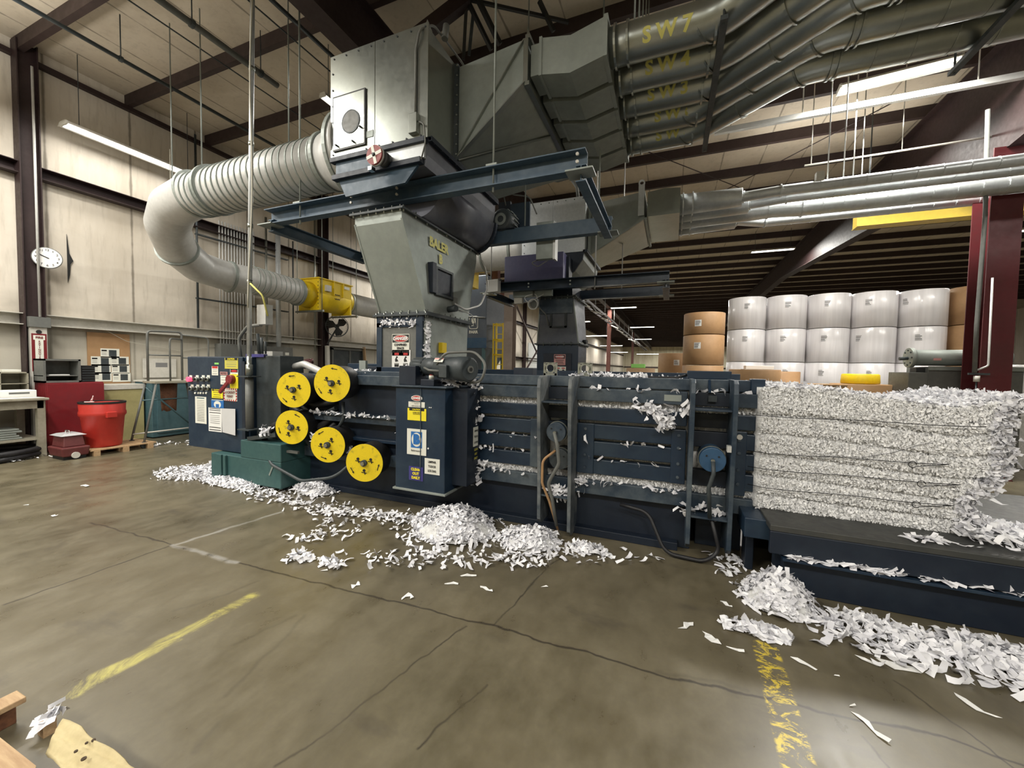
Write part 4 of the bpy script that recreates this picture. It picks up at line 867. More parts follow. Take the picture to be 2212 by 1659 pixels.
# ================================================================== overhead separators
def hopper(root, top, bot, zt, zb, mat, port=None):
    """top, bot = x0,x1,y0,y1"""
    L = lambda r, z: [V(r[0], r[2], z), V(r[1], r[2], z), V(r[1], r[3], z), V(r[0], r[3], z)]
    zm = zb + (zt - zb) * .0
    body = MB().hull8(L(bot, zb), L(top, zt - .12)); body.hull8(L(top, zt - .12), L(top, zt)); h = body.build('hopper', mat, root)
    for nm, r, z in (('flange', top, zt), ('flange', bot, zb)):
        MB().box(r[0] - .045, r[1] + .045, r[2] - .045, r[3] + .045, z - .012, z + .012).build(nm, 'dark_grey', h, .002)
        mb = MB(); n = 8
        bolts(mb, [(r[0] + (r[1] - r[0]) * k / 6, r[2] - .025, z - .035) for k in range(7)] + [(r[1] + .025, r[2] + (r[3] - r[2]) * k / n, z - .035) for k in range(n + 1)], (0, 0, 1), .009, .07); mb.each('bolt', 'galvanized', h)
    # corner angles
    mb = MB()
    for ix in (0, 1):
        mb.bar((bot[ix], bot[2] - .004, zb), (top[ix], top[2] - .004, zt - .1), .022, .012, (0, 1, 0))
    mb.each('corner_seam', 'hopper_steel', h)
    return h
def frame(root, x0, x1, y0, y1, z, h, mat='beam_blue', tie=None):
    for y, ch in ((y0, 1), (y1, 1)):
        mb = MB(); ibeam(mb, (x0, y, z + h / 2), (x1, y, z + h / 2), .12, h, .012, -1 if y == y0 else 1); mb.build('frame_beam', mat, root)
    for x in (x0 + .05, x1 - .05):
        mb = MB(); ibeam(mb, (x, y0, z + h / 2 - .10), (x, y1, z + h / 2 - .10), .10, h * .8, .012, 0); mb.build('cross_beam', mat, root)
        for y in (y0, y1): MB().box(x - .13, x + .13, y - .10, y + .10, z - .035 + .02, z).build('corner_plate', 'hopper_steel', root)

# ---- separator over the near baler
u1 = thing('dust_separator', (-3.0, 4.4, 3.3), 'large silver separator box with navy trough and grey hopper feeding the near baler', 'machine')
bx = MB().box(-3.7, -2.42, 3.52, 5.25, 3.97, 5.08).build('housing', 'galvanized', u1, .008)
for a, b_ in ((-3.72, -3.084), (-3.078, -2.40)): MB().box(a, b_, 3.505, 3.52, 3.955, 5.10).build('front_panel', 'galvanized', bx, .003)
mb = MB(); bolts(mb, [(-3.66 + .175 * k, 3.505, 5.06) for k in range(8)] + [(-3.68, 3.505, 4.0 + .18 * k) for k in range(6)] + [(-3.2 + .18 * k, 3.505, 3.985) for k in range(5)], (0, -1, 0), .010, .008); mb.each('bolt', 'dark_grey', bx)
a, b_ = P(722, 208, y=3.5), P(789, 322, y=3.5)
dr1 = MB().box(a.x, b_.x - .0, 3.485, 3.505, 4.04, 4.62).build('access_door', 'galvanized', bx, .006)
MB().prism([V(a.x + (b_.x - a.x) * x, 3.488, 4.04 + .58 * z) for x, z in ((-.02, -.02), (1.02, -.02), (1.02, 1.02), (-.02, 1.02))], (0, .014, 0)).build('door_gasket', 'black', bx)
c = P(757, 262, y=3.48); MB().ring((c.x, 3.484, c.z), (0, 1, 0), .112, .128, .012, 32).build('porthole_rim', 'dark_grey', dr1); MB().cyl((c.x, 3.486, c.z), (c.x, 3.478, c.z), .112, 32).build('porthole', 'grey_paint', dr1)
mb = MB(); bolts(mb, [(a.x + .06, 3.485, 4.08), (a.x + .30, 3.485, 4.08), (b_.x - .05, 3.485, 4.22)], (0, -1, 0), .012, .03); mb.each('latch', 'dark_grey', dr1)
c = P(798, 288, y=3.5); MB().box(c.x - .06, c.x + .05, 3.499, 3.505, c.z - .04, c.z + .03).build('name_plate', 'hopper_steel', bx)
MB().box(-2.60, -2.5, 3.45, 3.505, 4.0, 4.2).build('junction_box', 'galvanized', bx, .004)
MB().sweep(bend([(-2.54, 3.49, 4.2), (-2.54, 3.49, 4.85), (-2.48, 3.47, 5.02), (-2.40, 3.6, 5.14), (-2.36, 4.1, 5.12), (-2.3, 4.3, 5.0)], .12), .012, 8).build('conduit', 'grey_paint', bx)
MB().sweep(bend([(-2.5, 3.48, 4.12), (-2.40, 3.44, 4.05), (-2.38, 3.44, 3.86), (-2.45, 3.47, 3.72)], .1), .008, 8).build('conduit', 'grey_paint', bx)
MB().cyl((-2.36, 3.75, 5.1), (-2.36, 3.78, 5.26), .035, 12).build('vent_cap', 'grey_paint', bx)
mb = MB(); mb.prism([V(-2.55, 3.6, 5.08), V(-2.48, 3.6, 5.22), V(-2.42, 3.6, 5.08)], (0, .012, 0)); mb.build('lifting_lug', 'galvanized', bx)
# trough
tr = [(-3.65, 3.97), (-3.66, 3.80), (-3.62, 3.69), (-2.455, 3.69), (-2.43, 3.80), (-2.42, 3.97)]
tr2_ = [(-3.62, 3.69), (-3.50, 3.50), (-3.42, 3.315)] + [(-2.76 + .31 * math.sin(a), 3.69 - .375 * math.cos(a)) for a in np.linspace(0, pi / 2, 14)]
mb = MB(); mb.prism([V(x, 3.54, z) for x, z in tr], (0, 1.70, 0)); th = mb.build('trough', 'trough_paint', u1); pt_ = MB().prism([V(x, 3.87, z) for x, z in tr2_], (0, 1.45, 0)); pt_.sm = [False] * 2 + [2 < i < 16 for i in range(len(tr2_))]; pt_.build('trough_bottom', 'trough_paint', th)
mb = MB(); 
for k in range(3, len(tr2_) - 1): mb.bar((tr2_[k][0], 5.30, tr2_[k][1]), (tr2_[k + 1][0], 5.30, tr2_[k + 1][1]), .06, .05, (0, 1, 0))
mb.build('end_rim', 'navy_dark', th)
MB().box(-3.70, -2.42, 3.47, 3.54, 3.905, 3.957).build('trough_flange', 'navy_dark', th, .004)
MB().box(-3.64, -3.1, 3.505, 3.54, 3.75, 3.905).build('front_plate', 'beam_blue', th); MB().box(-3.0, -2.44, 3.503, 3.54, 3.76, 3.905).build('front_plate', 'galvanized_bright', th)
MB().box(-3.66, -2.46, 3.46, 3.54, 3.70, 3.755).build('trough_flange', 'navy_dark', th, .004)
MB().prism([V(-3.6, 3.51, 3.70), V(-3.5, 3.51, 3.51), V(-2.68, 3.51, 3.54), V(-2.52, 3.51, 3.70)], (0, .03, 0)).build('front_plate', 'beam_blue', th)
mb = MB(); ibeam(mb, (-2.40, 3.54, 3.955), (-2.40, 5.24, 3.955), .06, .05, .01, 1); bolts(mb, [(-2.38, 3.6 + .15 * k, 3.94) for k in range(11)], (0, 0, -1), .010, .02); mb.build('side_flange', 'navy_dark', th)
wc = P(809, 335, y=3.36)
wh = MB().cyl((wc.x, 3.37, wc.z), (wc.x, 3.35, wc.z), .10, 32).build('indicator_wheel', 'wheel_red', u1)
MB().cyl((wc.x, 3.40, wc.z), (wc.x, 3.37, wc.z), .103, 28).build('wheel_rim', 'duct_grey', wh)
for a in (.25, .25 + pi / 2): MB().bar((wc.x - .098 * math.cos(a), 3.349, wc.z - .098 * math.sin(a)), (wc.x + .098 * math.cos(a), 3.349, wc.z + .098 * math.sin(a)), .036, .004, (0, 1, 0)).build('white_bar', 'sign_white', wh)
MB().cyl((wc.x, 3.35, wc.z), (wc.x, 3.33, wc.z), .014, 10).build('axle', 'black', wh); MB().cyl((wc.x + .06, 3.48, wc.z - .02), (wc.x + .06, 3.40, wc.z - .02), .075, 20).build('bearing_housing', 'black', wh)
MB().cyl((wc.x, 3.52, wc.z), (wc.x, 3.38, wc.z), .03, 12).build('shaft', 'dark_grey', wh); MB().box(wc.x - .09, wc.x - .04, 3.36, 3.42, wc.z - .14, wc.z - .10).build('bracket', 'chrome', wh)
# discharge, hopper
MB().hull8([V(-3.41, 3.88, 3.305), V(-2.78, 3.88, 3.305), V(-2.78, 5.3, 3.305), V(-3.41, 5.3, 3.305)], [V(-3.41, 3.88, 3.32), V(-2.78, 3.88, 3.32), V(-2.78, 5.3, 3.32), V(-3.41, 5.3, 3.32)]).build('discharge', 'navy_dark', u1)
hp = hopper(u1, (-3.41, -2.76, 3.56, 5.32), (-3.36, -2.69, 3.93, 4.95), 3.3, 2.225, 'hopper_steel')
# lettering and hatch on the hopper's side
def sp(u, v):
    q = P(u, v, x=-2.72); return q
nrm = V(1.0, 0, .07).normalized()
c = sp(953, 527); rt = (sp(975, 541) - sp(932, 513)); rt.z = 0; rt = YR
mb = MB(); text_mb(mb, 'BALER', .155, (-2.752 + .014, 4.27, 3.10), YR, UP, bold=.04, sx=.98); mb.build('lettering', 'stencil', hp)['label'] = 'yellow stencilled word'; mb = MB(); text_mb(mb, 'B', .155, (-2.741 + .014, 4.29, 2.935), YR, UP, bold=.045, sx=.85); mb.build('lettering', 'stencil', hp)['label'] = 'yellow stencilled letter'
hx = -2.708
fr = MB(); y0, y1, z0, z1 = 4.16, 4.50, 2.50, 2.79
fr.box(hx - .05, hx + .03, y0 - .04, y0, z0 - .03, z1 + .03); fr.box(hx - .05, hx + .03, y1, y1 + .03, z0 - .03, z1 + .03); fr.box(hx - .05, hx + .03, y0, y1, z1, z1 + .03); fr.box(hx - .05, hx + .03, y0, y1, z0 - .03, z0)
ht = fr.build('hatch_frame', 'dark_grey', hp, .003); MB().box(hx - .04, hx + .008, y0, y1, z0, z1).build('hatch_window', 'navy_dark', ht)
MB().box(hx - .04, hx + .05, y0 - .14, y0 - .06, z0 - .02, z1 + .05).build('hinge_bar', 'navy_dark', hp, .004)
MB().sweep(bend([(hx + .03, 4.55, 2.43), (hx + .06, 4.8, 2.38), (hx + .09, 5.2, 2.5), (hx + .10, 5.42, 2.8), (hx + .06, 5.44, 3.05), (hx + .02, 5.36, 3.2)], .3), .014, 8).build('conduit', 'duct_grey', hp)
MB().obox((hx + .02, 4.58, 2.46), (.02, 0, 0), (0, .04, 0), (0, 0, .05)).build('switch_box', 'grey_paint', hp)
MB().cyl((-2.7, 4.44, 2.335), (-2.56, 4.40, 2.34), .04, 16).build('level_sensor', 'dark_grey', hp)
MB().sweep(bend([(-2.56, 4.42, 2.34), (-2.5, 4.7, 2.3), (-2.52, 4.9, 2.15)], .1), .006, 6).build('cable', 'duct_grey', hp)
# support frame with hanger rods
sf = thing('support_frame', (-3.0, 4.7, 3.47), 'blue steel beam frame hung on rods around the near separator', 'frame')
frame(sf, -5.15, -.81, 3.79, 5.56, 3.47, .20)
for (x, y) in ((-4.55, 3.79), (-1.78, 3.79), (-4.4, 5.56), (-1.0, 5.56)):
    MB().cyl((x, y, 3.42), (x, y, ZC - .02), .011, 8).build('hanger_rod', 'hopper_steel', sf); MB().box(x - .06, x + .06, y - .06, y + .06, 3.67, 3.69).build('washer_plate', 'hopper_steel', sf)
mb = MB(); bolts(mb, [(x, 3.72 + .005, z) for x in (-3.62, -2.95, -.88) for z in (3.54, 3.61)], (0, -1, 0), .016, .02); mb.each('bolt', 'white_paint', sf)
# fan motor behind
mo = thing('drive_motor', (-2.1, 5.7, 3.5), 'small grey finned motor mounted behind the near separator', 'motor')
c = P(1092, 480, y=5.6); MB().sweep([c + V(-.02, -.14, 0), c + V(-.02, -.12, 0), c + V(0, .14, 0), c + V(0, .16, 0)], [.13, .165, .165, .13], 24).build('motor_body', 'dark_grey', mo)
mb = MB(); mb.ring(c + V(-.02, -.145, 0), (0, 1, 0), .05, .09, .012, 20)
for k in range(16): a = k * pi / 8; mb.bar(c + V(.17 * math.cos(a), -.08, .17 * math.sin(a)), c + V(.17 * math.cos(a), .13, .17 * math.sin(a)), .02, .006)
mb.build('fan_cowl', 'hopper_steel', mo); MB().box(c.x - .16, c.x + .2, c.y - .14, c.y + .16, 3.67, c.z - .15).build('motor_base', 'navy_dark', mo)
MB().box(c.x + .0, c.x + .32, c.y + .18, c.y + .22, 3.67, 4.15).build('belt_guard', 'navy', mo); MB().box(c.x - .2, c.x - .0, c.y + .18, c.y + .24, 3.67, 4.2).build('belt_guard', 'navy_dark', mo)
MB().sweep(bend([c + V(.0, 0, .25), c + V(-.05, -.1, .6), c + V(.15, -.1, .35), c + V(.42, -.1, .28), c + V(.55, -.15, .0)], .15), .010, 8).build('conduit', 'grey_paint', mo)
jb = thing('junction_box', (-1.75, 5.5, 3.1), 'grey electrical box fixed across the far beam of the near support frame', 'box')
a, b_ = P(1160, 482, y=5.66), P(1196, 558, y=5.66); MB().box(a.x, b_.x, 5.64, 5.74, b_.z, a.z).build('box_body', 'hopper_steel', jb, .004); MB().box(b_.x - .004, b_.x + .03, 5.62, 5.76, b_.z - .02, a.z - .03).build('box_lid', 'duct_grey', jb)
MB().sweep(bend([(a.x + .02, 5.68, b_.z), (a.x - .1, 5.68, b_.z - .03), (a.x + .02, 5.68, b_.z - .1), (b_.x - .1, 5.68, b_.z - .02)], .06), .008, 8).build('conduit', 'grey_paint', jb)
MB().cyl((a.x - .11, 5.44, 3.66), (a.x - .11, 5.44, ZC), .01, 6).build('hanger_rod', 'hopper_steel', jb)

# ---- transition and five ducts
mf = thing('duct_manifold', (-1.8, 5, 4.0), 'big grey sheet metal transition spreading from the separator to five ducts', 'duct')
mb = MB(); mb.hull8([V(-2.42, 4.1, 4.0), V(-2.42, 5.22, 4.0), V(-2.42, 5.22, 5.05), V(-2.42, 4.1, 5.05)], [V(-1.52, 4.0, 4.60), V(-1.52, 6.15, 4.60), V(-1.52, 6.15, 5.05), V(-1.52, 4.0, 5.05)]); mb.build('transition', 'hopper_steel', mf)
mb = MB()
for a, b_ in (((-2.42, 4.09, 4.0), (-1.52, 3.99, 4.60)), ((-2.42, 4.1, 3.995), (-1.52, 5.0, 4.595)), ((-2.42, 4.6, 3.995), (-1.52, 5.9, 4.595)), ((-1.52, 3.99, 4.6), (-1.52, 3.99, 5.05)), ((-2.42, 4.10, 4.0), (-1.54, 4.0, 5.04))):
    mb.bar(a, b_, .05, .012)
mb.each('stiffener', 'galvanized', mf)
mb = MB(); mb.bar((-2.4, 4.08, 3.98), (-2.4, 4.08, 5.07), .05, .05); mb.bar((-2.4, 4.08, 3.98), (-2.4, 5.24, 3.98), .05, .05); mb.build('mouth_flange', 'dark_grey', mf)
mb = MB()
bolts(mb, [(-2.38, 4.055, 4.05 + .11 * k) for k in range(10)], (0, -1, 0), .01, .01); mb.each('bolt', 'galvanized', mf)
mb = MB(); mb.bar((-1.5, 3.98, 4.585), (-1.5, 6.17, 4.585), .05, .04); mb.bar((-1.5, 3.98, 5.06), (-1.5, 6.17, 5.06), .05, .04); mb.prism([V(-1.52, 4.0, 5.05), V(-1.52, 4.02, 5.2), V(-1.47, 4.03, 5.05)], (0, .01, 0)); mb.build('outlet_flange', 'galvanized', mf)
ZD = 4.86
names = ['SW7', 'SW4', 'SW3', 'SW6', 'SW5']; ords = ['nearest the camera, topmost in the picture', 'second from the top in the picture', 'middle one of the five', 'second from the bottom', 'bottom-most in the picture, farthest from the camera']
for i in range(5):
    y = 4.2 + .44 * i; d = thing('spiral_duct', (-1.5, y, ZD), 'silver round duct stencilled in yellow, ' + ords[i], 'duct', 'five silver ducts feeding the near separator')
    s4 = lambda x, yy, zz, h: [V(x, yy - h, zz - h), V(x, yy + h, zz - h), V(x, yy + h, zz + h), V(x, yy - h, zz + h)]
    mb = MB(); mb.hull8(s4(-1.48, y, 4.84, .16), s4(-1.36, y, 4.84, .16)); mb.hull8(s4(-1.38, y, 4.84, .195), s4(-1.35, y, 4.84, .195)); mb.hull8(s4(-1.36, y, 4.84, .185), s4(-1.05, y, 4.78, .185)); mb.hull8(s4(-1.05, y, 4.78, .185), s4(-.70, y, ZD, .185)); mb.hull8(s4(-.72, y, ZD, .198), s4(-.68, y, ZD, .198)); mb.build('square_adapter', 'hopper_steel', d)
    x1 = .30 + (.12 if i in (1, 2) else 0) - .03 * i
    path = bend([(-.68, y, ZD), (x1, y, ZD), (x1 + 1.0, y - .78, ZD + .02), (10, y - .78, ZD + .02)], .55, 4)
    pts = dense(path, .06) if False else path
    rr = .172
    MB().sweep(dense(path[:-1], .2) + [path[-1]], rr, 24).build('tube', 'galvanized', d)
    mb = MB()
    for x in (-.62, -.5, .28 - .03 * i): mb.ring((x, y, ZD), (1, 0, 0), rr, rr + .022, .02, 24)
    for q in (path[2], path[5] * .5 + path[6] * .5, path[8]):
        mb.ring(q, (1, -.78, 0), rr, rr + .016, .02, 24)
    x = x1 + 1.6
    while x < 9.5: mb.ring((x, y - .78, ZD + .02), (1, 0, 0), rr, rr + .005, .012, 20); x += .30
    for x in (x1 + 1.25, x1 + 1.31): mb.ring((x, y - .78, ZD + .02), (1, 0, 0), rr, rr + .02, .02, 24)
    mb.each('collar', 'galvanized', d)
    off = -.14 + (.06 if i > 2 else 0)
    wrap_text(' '.join(names[i]), .17, off, y, ZD, rr, -.5, .035, 1.0, d)
    for x in (-.45 - .0, .15, 3.0, 6.0):
        yy = y if x < 1 else y - .78
        MB().cyl((x, yy, ZD + rr), (x, yy, ZC - .0), .008, 6).build('hanger_rod', 'hopper_steel', d)
# trapeze bars under the bundle
for x, y0, y1, lab in ((.33, 3.95, 6.2, 'dark strap bar under the five ducts near their lettering'), (2.55, 3.1, 5.5, 'dark strap bar under the five ducts where they straighten')):
    t = thing('trapeze_hanger', (x, y0, ZD - .2), lab, 'bracket'); MB().box(x - .03, x + .03, y0, y1, ZD - rr - .04, ZD - rr).build('bar', 'dark_grey', t)
    for y in (y0 + .05, y1 - .05): MB().cyl((x, y, ZD - rr - .05), (x, y, ZC), .01, 6).build('hanger_rod', 'dark_grey', t)

# ---- big duct at the left with its elbow, damper and tail
ld = thing('return_duct', (-5, 4, 3.9), 'large pale spiral duct sweeping left from the separator and bending down to the yellow damper', 'duct')
pth = [V(-4.2, 4.0, 4.25)] + bend([(-6.6, 4.0, 4.225), PD(425, 420, 6.5), PD(375, 447, 6.85), PD(362, 487, 7.2), PD(382, 537, 7.8), PD(428, 576, 8.5), PD(490, 597, 9.2), (-9.5, 7.0, 3.59), (-9.58, 7.9, 3.56)], .35, 5)
MB().sweep([(-3.70, 4.0, 4.22), (-3.78, 4.0, 4.22), (-4.05, 4.0, 4.24), (-4.2, 4.0, 4.25)], [.52, .52, .37, .335], 40).build('cone', 'duct_grey', ld)
MB().sweep([pth[0]] + dense(pth[1:], .1), .33, 40).build('tube', 'duct_grey', ld)
def rib(mb, a, b_, n, r=.33, h=.008, w=.02):
    a, b_ = Vector(a), Vector(b_)
    for k in range(n): mb.ring(a.lerp(b_, k / (n - 1)), b_ - a, r - .01, r + h, w, 40)
mb = MB(); rib(mb, (-4.3, 4.0, 4.25), (-6.9, 3.99, 4.22), 22); rib(mb, (-9.47, 6.5, 3.61), (-9.57, 7.8, 3.565), 10); mb.each('spiral_seam', 'hopper_steel', ld)
mb = MB()
for q, ax, h in (((-3.80, 4, 4.22), (1, 0, 0), .21), ((-4.22, 4, 4.25), (1, 0, 0), .03), ((-6.55, 3.985, 4.23), (1, 0, 0), .03), (PD(425, 420, 6.5), (1, .1, .02), .035)): mb.ring(q, ax, .32, .33 + h, .05, 40)
for k in (.52, .80): i = int(len(pth) * k); mb.ring(pth[i], pth[i] - pth[i - 1], .32, .365, .05, 40)
mb.ring((-9.575, 7.85, 3.56), (0, 1, 0), .32, .37, .05, 40); mb.each('collar', 'hopper_steel', ld)
for x in (-5.0, -6.9): MB().cyl((x, 3.99, 4.55), (x, 3.99, ZC - .02), .009, 6).build('hanger_rod', 'hopper_steel', ld)
MB().cyl((-7.65, 3.98, 4.55), (-7.65, 3.98, ZC - .02), .009, 6).build('hanger_rod', 'hopper_steel', ld)
MB().cyl((-8.9, 4.6, 4.2), (-8.9, 4.6, 5.6), .006, 6).build('wire_stay', 'rope', ld)
dm = thing('blast_damper', (-9.6, 8.8, 3.0), 'bright yellow flanged damper box hung in the pale duct by the wall', 'damper')
MB().sweep([(-9.58, 7.9, 3.56), (-9.6, 8.25, 3.55)], [.325, .37], 36).build('inlet_cone', 'yellow_paint', dm)
MB().box(-9.98, -9.2, 8.25, 8.33, 3.12, 4.02).build('flange_plate', 'yellow_paint', dm, .004)
MB().cyl((-9.6, 8.3, 3.55), (-9.6, 9.45, 3.55), .40, 36).build('drum', 'yellow_paint', dm); MB().box(-10.0, -9.2, 8.3, 9.45, 3.6, 4.0).build('drum_cover', 'yellow_paint', dm, .006)
MB().box(-10.02, -9.17, 8.22, 9.5, 4.0, 4.03).build('top_flange', 'yellow_paint', dm, .003); MB().box(-9.98, -9.22, 9.42, 9.48, 3.12, 4.02).build('flange_plate', 'yellow_paint', dm, .004)
for y in (8.75, 9.1): MB().box(-9.2, -9.165, y, y + .03, 3.6, 4.0).build('stiffener', 'yellow_paint', dm)
MB().cyl((-9.6, 9.45, 3.55), (-9.6, 9.65, 3.55), .36, 36, .33).build('outlet_cone', 'yellow_paint', dm)
mb = MB(); bolts(mb, [(-9.22, 8.245, 3.2 + .1 * k) for k in range(8)], (0, -1, 0), .012, .01); mb.each('bolt', 'black', dm)
for y in (8.22, 9.5):
    MB().box(-10.05, -9.0, y - .03, y + .03, 3.06, 3.11).build('trapeze_bar', 'galvanized', dm)
    for x in (-10.0, -9.05): MB().cyl((x, y, 3.03), (x, y, ZC - .02), .01, 6).build('hanger_rod', 'hopper_steel', dm)
MB().box(-9.2, -9.12, 8.45, 8.62, 3.68, 3.85).build('switch_box', 'duct_grey', dm)
for s in (-1, 1):
    mb = MB(); pz = [(-.1 + .033 * k, .045 * s + (.03 if k % 2 else 0) * s) for k in range(7)]
    for (a, b_), (c_, d_2) in zip(pz[:-1], pz[1:]): mb.bar((-9.185, 8.9 + a, 3.58 + b_), (-9.185, 8.9 + c_, 3.58 + d_2), .012, .01, (1, 0, 0))
    mb.build('arrow_mark', 'black', dm)
MB().box(-9.165, -9.16, 9.14, 9.34, 3.86, 3.94).build('small_label', 'sign_white', dm)
dt = thing('return_duct_tail', (-9.6, 11, 3.2), 'pale duct continuing beyond the yellow damper behind the hopper', 'duct'); dt.name = 'tail_duct'
MB().cyl((-9.6, 9.65, 3.55), (-9.6, 15.0, 3.55), .33, 36).build('tube', 'duct_grey', dt)
for y in (10.8, 13.5): MB().cyl((-9.6, y, 3.88), (-9.6, y, ZC), .01, 6).build('hanger_rod', 'hopper_steel', dt)
MB().ring((-9.6, 9.7, 3.55), (0, 1, 0), .32, .35, .04, 36).build('collar', 'hopper_steel', dt)

# ---- second machine behind
b2 = thing('rear_baler', (-1.8, 7.9, 0), 'second navy baler mostly hidden behind the first, under the rear hopper', 'baler')
MB().box(-4.2, 1.0, 7.1, 8.5, .1, 1.42).build('body', 'navy_dark', b2, .01); MB().box(-4.3, 1.1, 7.0, 8.6, 0, .12).build('skid', 'navy_dark', b2)
MB().box(-4.2, 1.0, 7.04, 7.1, 1.3, 1.42).build('top_rail', 'navy_dusty', b2)
u2 = thing('dust_separator', (-2.0, 8, 2.0), 'smaller-looking bright separator box with purple guard and blue-grey hopper on the rear baler', 'machine')
bx2 = MB().box(-2.73, -1.55, 7.22, 8.7, 3.74, 4.72).build('housing', 'galvanized_bright', u2, .008)
for a, b_ in ((-2.75, -2.14), (-2.135, -1.53)): MB().box(a, b_, 7.2, 7.22, 3.73, 4.73).build('front_panel', 'galvanized_bright', bx2, .003)
mb = MB(); bolts(mb, [(-2.7 + .16 * k, 7.2, 4.69) for k in range(8)] + [(-2.7, 7.2, 3.8 + .15 * k) for k in range(6)], (0, -1, 0), .01, .008); mb.each('bolt', 'dark_grey', bx2)
MB().sweep(bend([(-2.25, 7.3, 5.6), (-2.25, 7.3, 5.2), (-2.1, 7.3, 5.12), (-1.85, 7.3, 5.15), (-1.72, 7.3, 4.95), (-1.7, 7.35, 4.72)], .08), .03, 8).build('conduit', 'grey_paint', bx2)
tr2 = [(-2.72, 3.74), (-2.72, 3.5), (-2.55, 3.25), (-2.2, 3.18), (-1.95, 3.2), (-1.7, 3.4), (-1.56, 3.6), (-1.54, 3.74)]
MB().prism([V(x, 7.24, z) for x, z in tr2], (0, 1.4, 0)).build('trough', 'hopper_steel', u2); MB().prism([V(x, 7.2, z) for x, z in tr2], (0, .04, 0)).build('end_plate', 'navy_dark', u2)
MB().prism([V(x, 8.6, z) for x, z in tr2], (0, .06, 0)).build('end_plate', 'navy_dark', u2); MB().box(-1.56, -1.48, 7.2, 8.66, 3.72, 3.77).build('side_flange', 'navy_dark', u2)
MB().box(-2.92, -1.80, 6.75, 7.1, 3.16, 3.64).build('belt_guard', 'purple_paint', u2, .02); MB().box(-1.95, -1.75, 6.95, 7.2, 3.2, 3.6).build('guard_bracket', 'navy_dark', u2)
MB().hull8([V(-2.34, 7.15, 2.92), V(-1.72, 7.15, 2.92), V(-1.72, 8.15, 2.92), V(-2.34, 8.15, 2.92)], [V(-2.5, 7.2, 3.2), V(-1.75, 7.2, 3.2), V(-1.75, 8.5, 3.2), V(-2.5, 8.5, 3.2)]).build('discharge', 'navy_dark', u2)
h2 = hopper(u2, (-2.34, -1.70, 7.15, 8.15), (-2.40, -1.60, 7.2, 7.95), 2.92, 2.06, 'hopper_blue')
MB().box(-2.345, -1.71, 7.13, 7.16, 2.62, 2.9).build('paint_band', 'navy_dusty', h2)
f2 = MB(); hy = 7.17; f2.box(-2.14, -2.10, hy - .03, hy, 2.36, 2.68); f2.box(-1.86, -1.82, hy - .03, hy, 2.36, 2.68); f2.box(-2.14, -1.82, hy - .03, hy, 2.65, 2.68); f2.box(-2.14, -1.82, hy - .03, hy, 2.36, 2.39); f2.build('hatch_frame', 'dark_grey', h2)
MB().box(-2.1, -1.86, hy - .01, hy + .01, 2.39, 2.65).build('hatch_window', 'hopper_blue', h2)
MB().sweep(bend([(-2.15, 7.1, 2.4), (-2.2, 7.08, 2.6), (-2.35, 7.06, 2.75), (-2.3, 7.05, 2.95)], .1), .014, 8).build('conduit', 'grey_paint', h2)
c2 = MB().box(-2.40, -1.60, 7.2, 7.95, 1.42, 2.05).build('feed_chute', 'navy', u2, .006)
MB().box(-2.26, -1.72, 7.17, 7.2, 1.42, 1.88).build('chute_door', 'navy_dark', c2, .004); MB().cyl((-1.6, 7.6, 2.12), (-1.52, 7.58, 2.12), .04, 12).build('level_sensor', 'black', c2)
q = P(1209, 777, y=7.16); sign(c2, 'danger_sign', (q.x, 7.165, q.z), XR, UP, .22, .2, 'pink', [('rect', 'black', 0, .055, .2, .07), ('oval', 'sign_red', 0, .055, .18, .055), ('text', 'white', 0, .055, 'DANGER', .04, .04), Lr(-.01, .16, 'black', .012), Lr(-.045, .14, 'black', .012), Lr(-.075, .16, 'black', .01)], 'faded danger sign')
q = P(1211, 800, y=7.16); sign(c2, 'warning_sign', (q.x, 7.165, q.z - .03), XR, UP, .2, .2, 'sign_white', [('rect', 'sign_red', -.05, .07, .06, .02), ('rect', 'sign_red', .05, .07, .06, .02), ('rect', 'black', -.05, .03, .04, .03), ('rect', 'black', .05, .03, .04, .03)])
sf2 = thing('support_frame', (-1.7, 7.3, 3.0), 'dark blue steel beam frame hung on rods around the rear separator', 'frame')
frame(sf2, -3.3, -.075, 6.78, 7.98, 3.0, .17, 'navy')
for (x, y) in ((-3.2, 6.78), (-1.25, 6.78), (-.95, 7.98)): MB().cyl((x, y, 2.96), (x, y, ZC - .02), .011, 8).build('hanger_rod', 'duct_grey', sf2)
mb = MB(); bolts(mb, [(x, 6.715, z) for x in (-2.42, -1.66) for z in (3.05, 3.11)], (0, -1, 0), .016, .02); mb.each('bolt', 'hopper_steel', sf2)
q = P(1065, 619, y=6.6); cam_ = thing('wall_speaker', (q.x, 6.66, q.z - .15), 'small white box clamped to the left end of the rear frame', 'box')
MB().obox((q.x, 6.62, q.z), (.11, .02, .01), (-.01, .09, 0), (0, 0, .11)).build('box_body', 'white', cam_, .006); MB().box(q.x - .15, q.x + .14, 6.6, 6.68, q.z + .11, q.z + .135).build('box_lid', 'grey_paint', cam_)
MB().box(q.x - .2, q.x + .0, 6.58, 6.78, q.z - .135, q.z - .115).build('clamp', 'galvanized', cam_)
fl_ = thing('flood_light', (-2.55, 6.6, 2.5), 'small pale floodlight with wire hanging under the rear frame', 'lamp')
q = P(1152, 657, y=6.9); MB().ring(q, (0, 1, .2), .08, .1, .06, 20).build('lamp_rim', 'duct_grey', fl_); MB().cyl(q + V(0, .02, 0), q + V(0, .1, .02), .07, 16, .05).build('lamp_body', 'grey_paint', fl_)
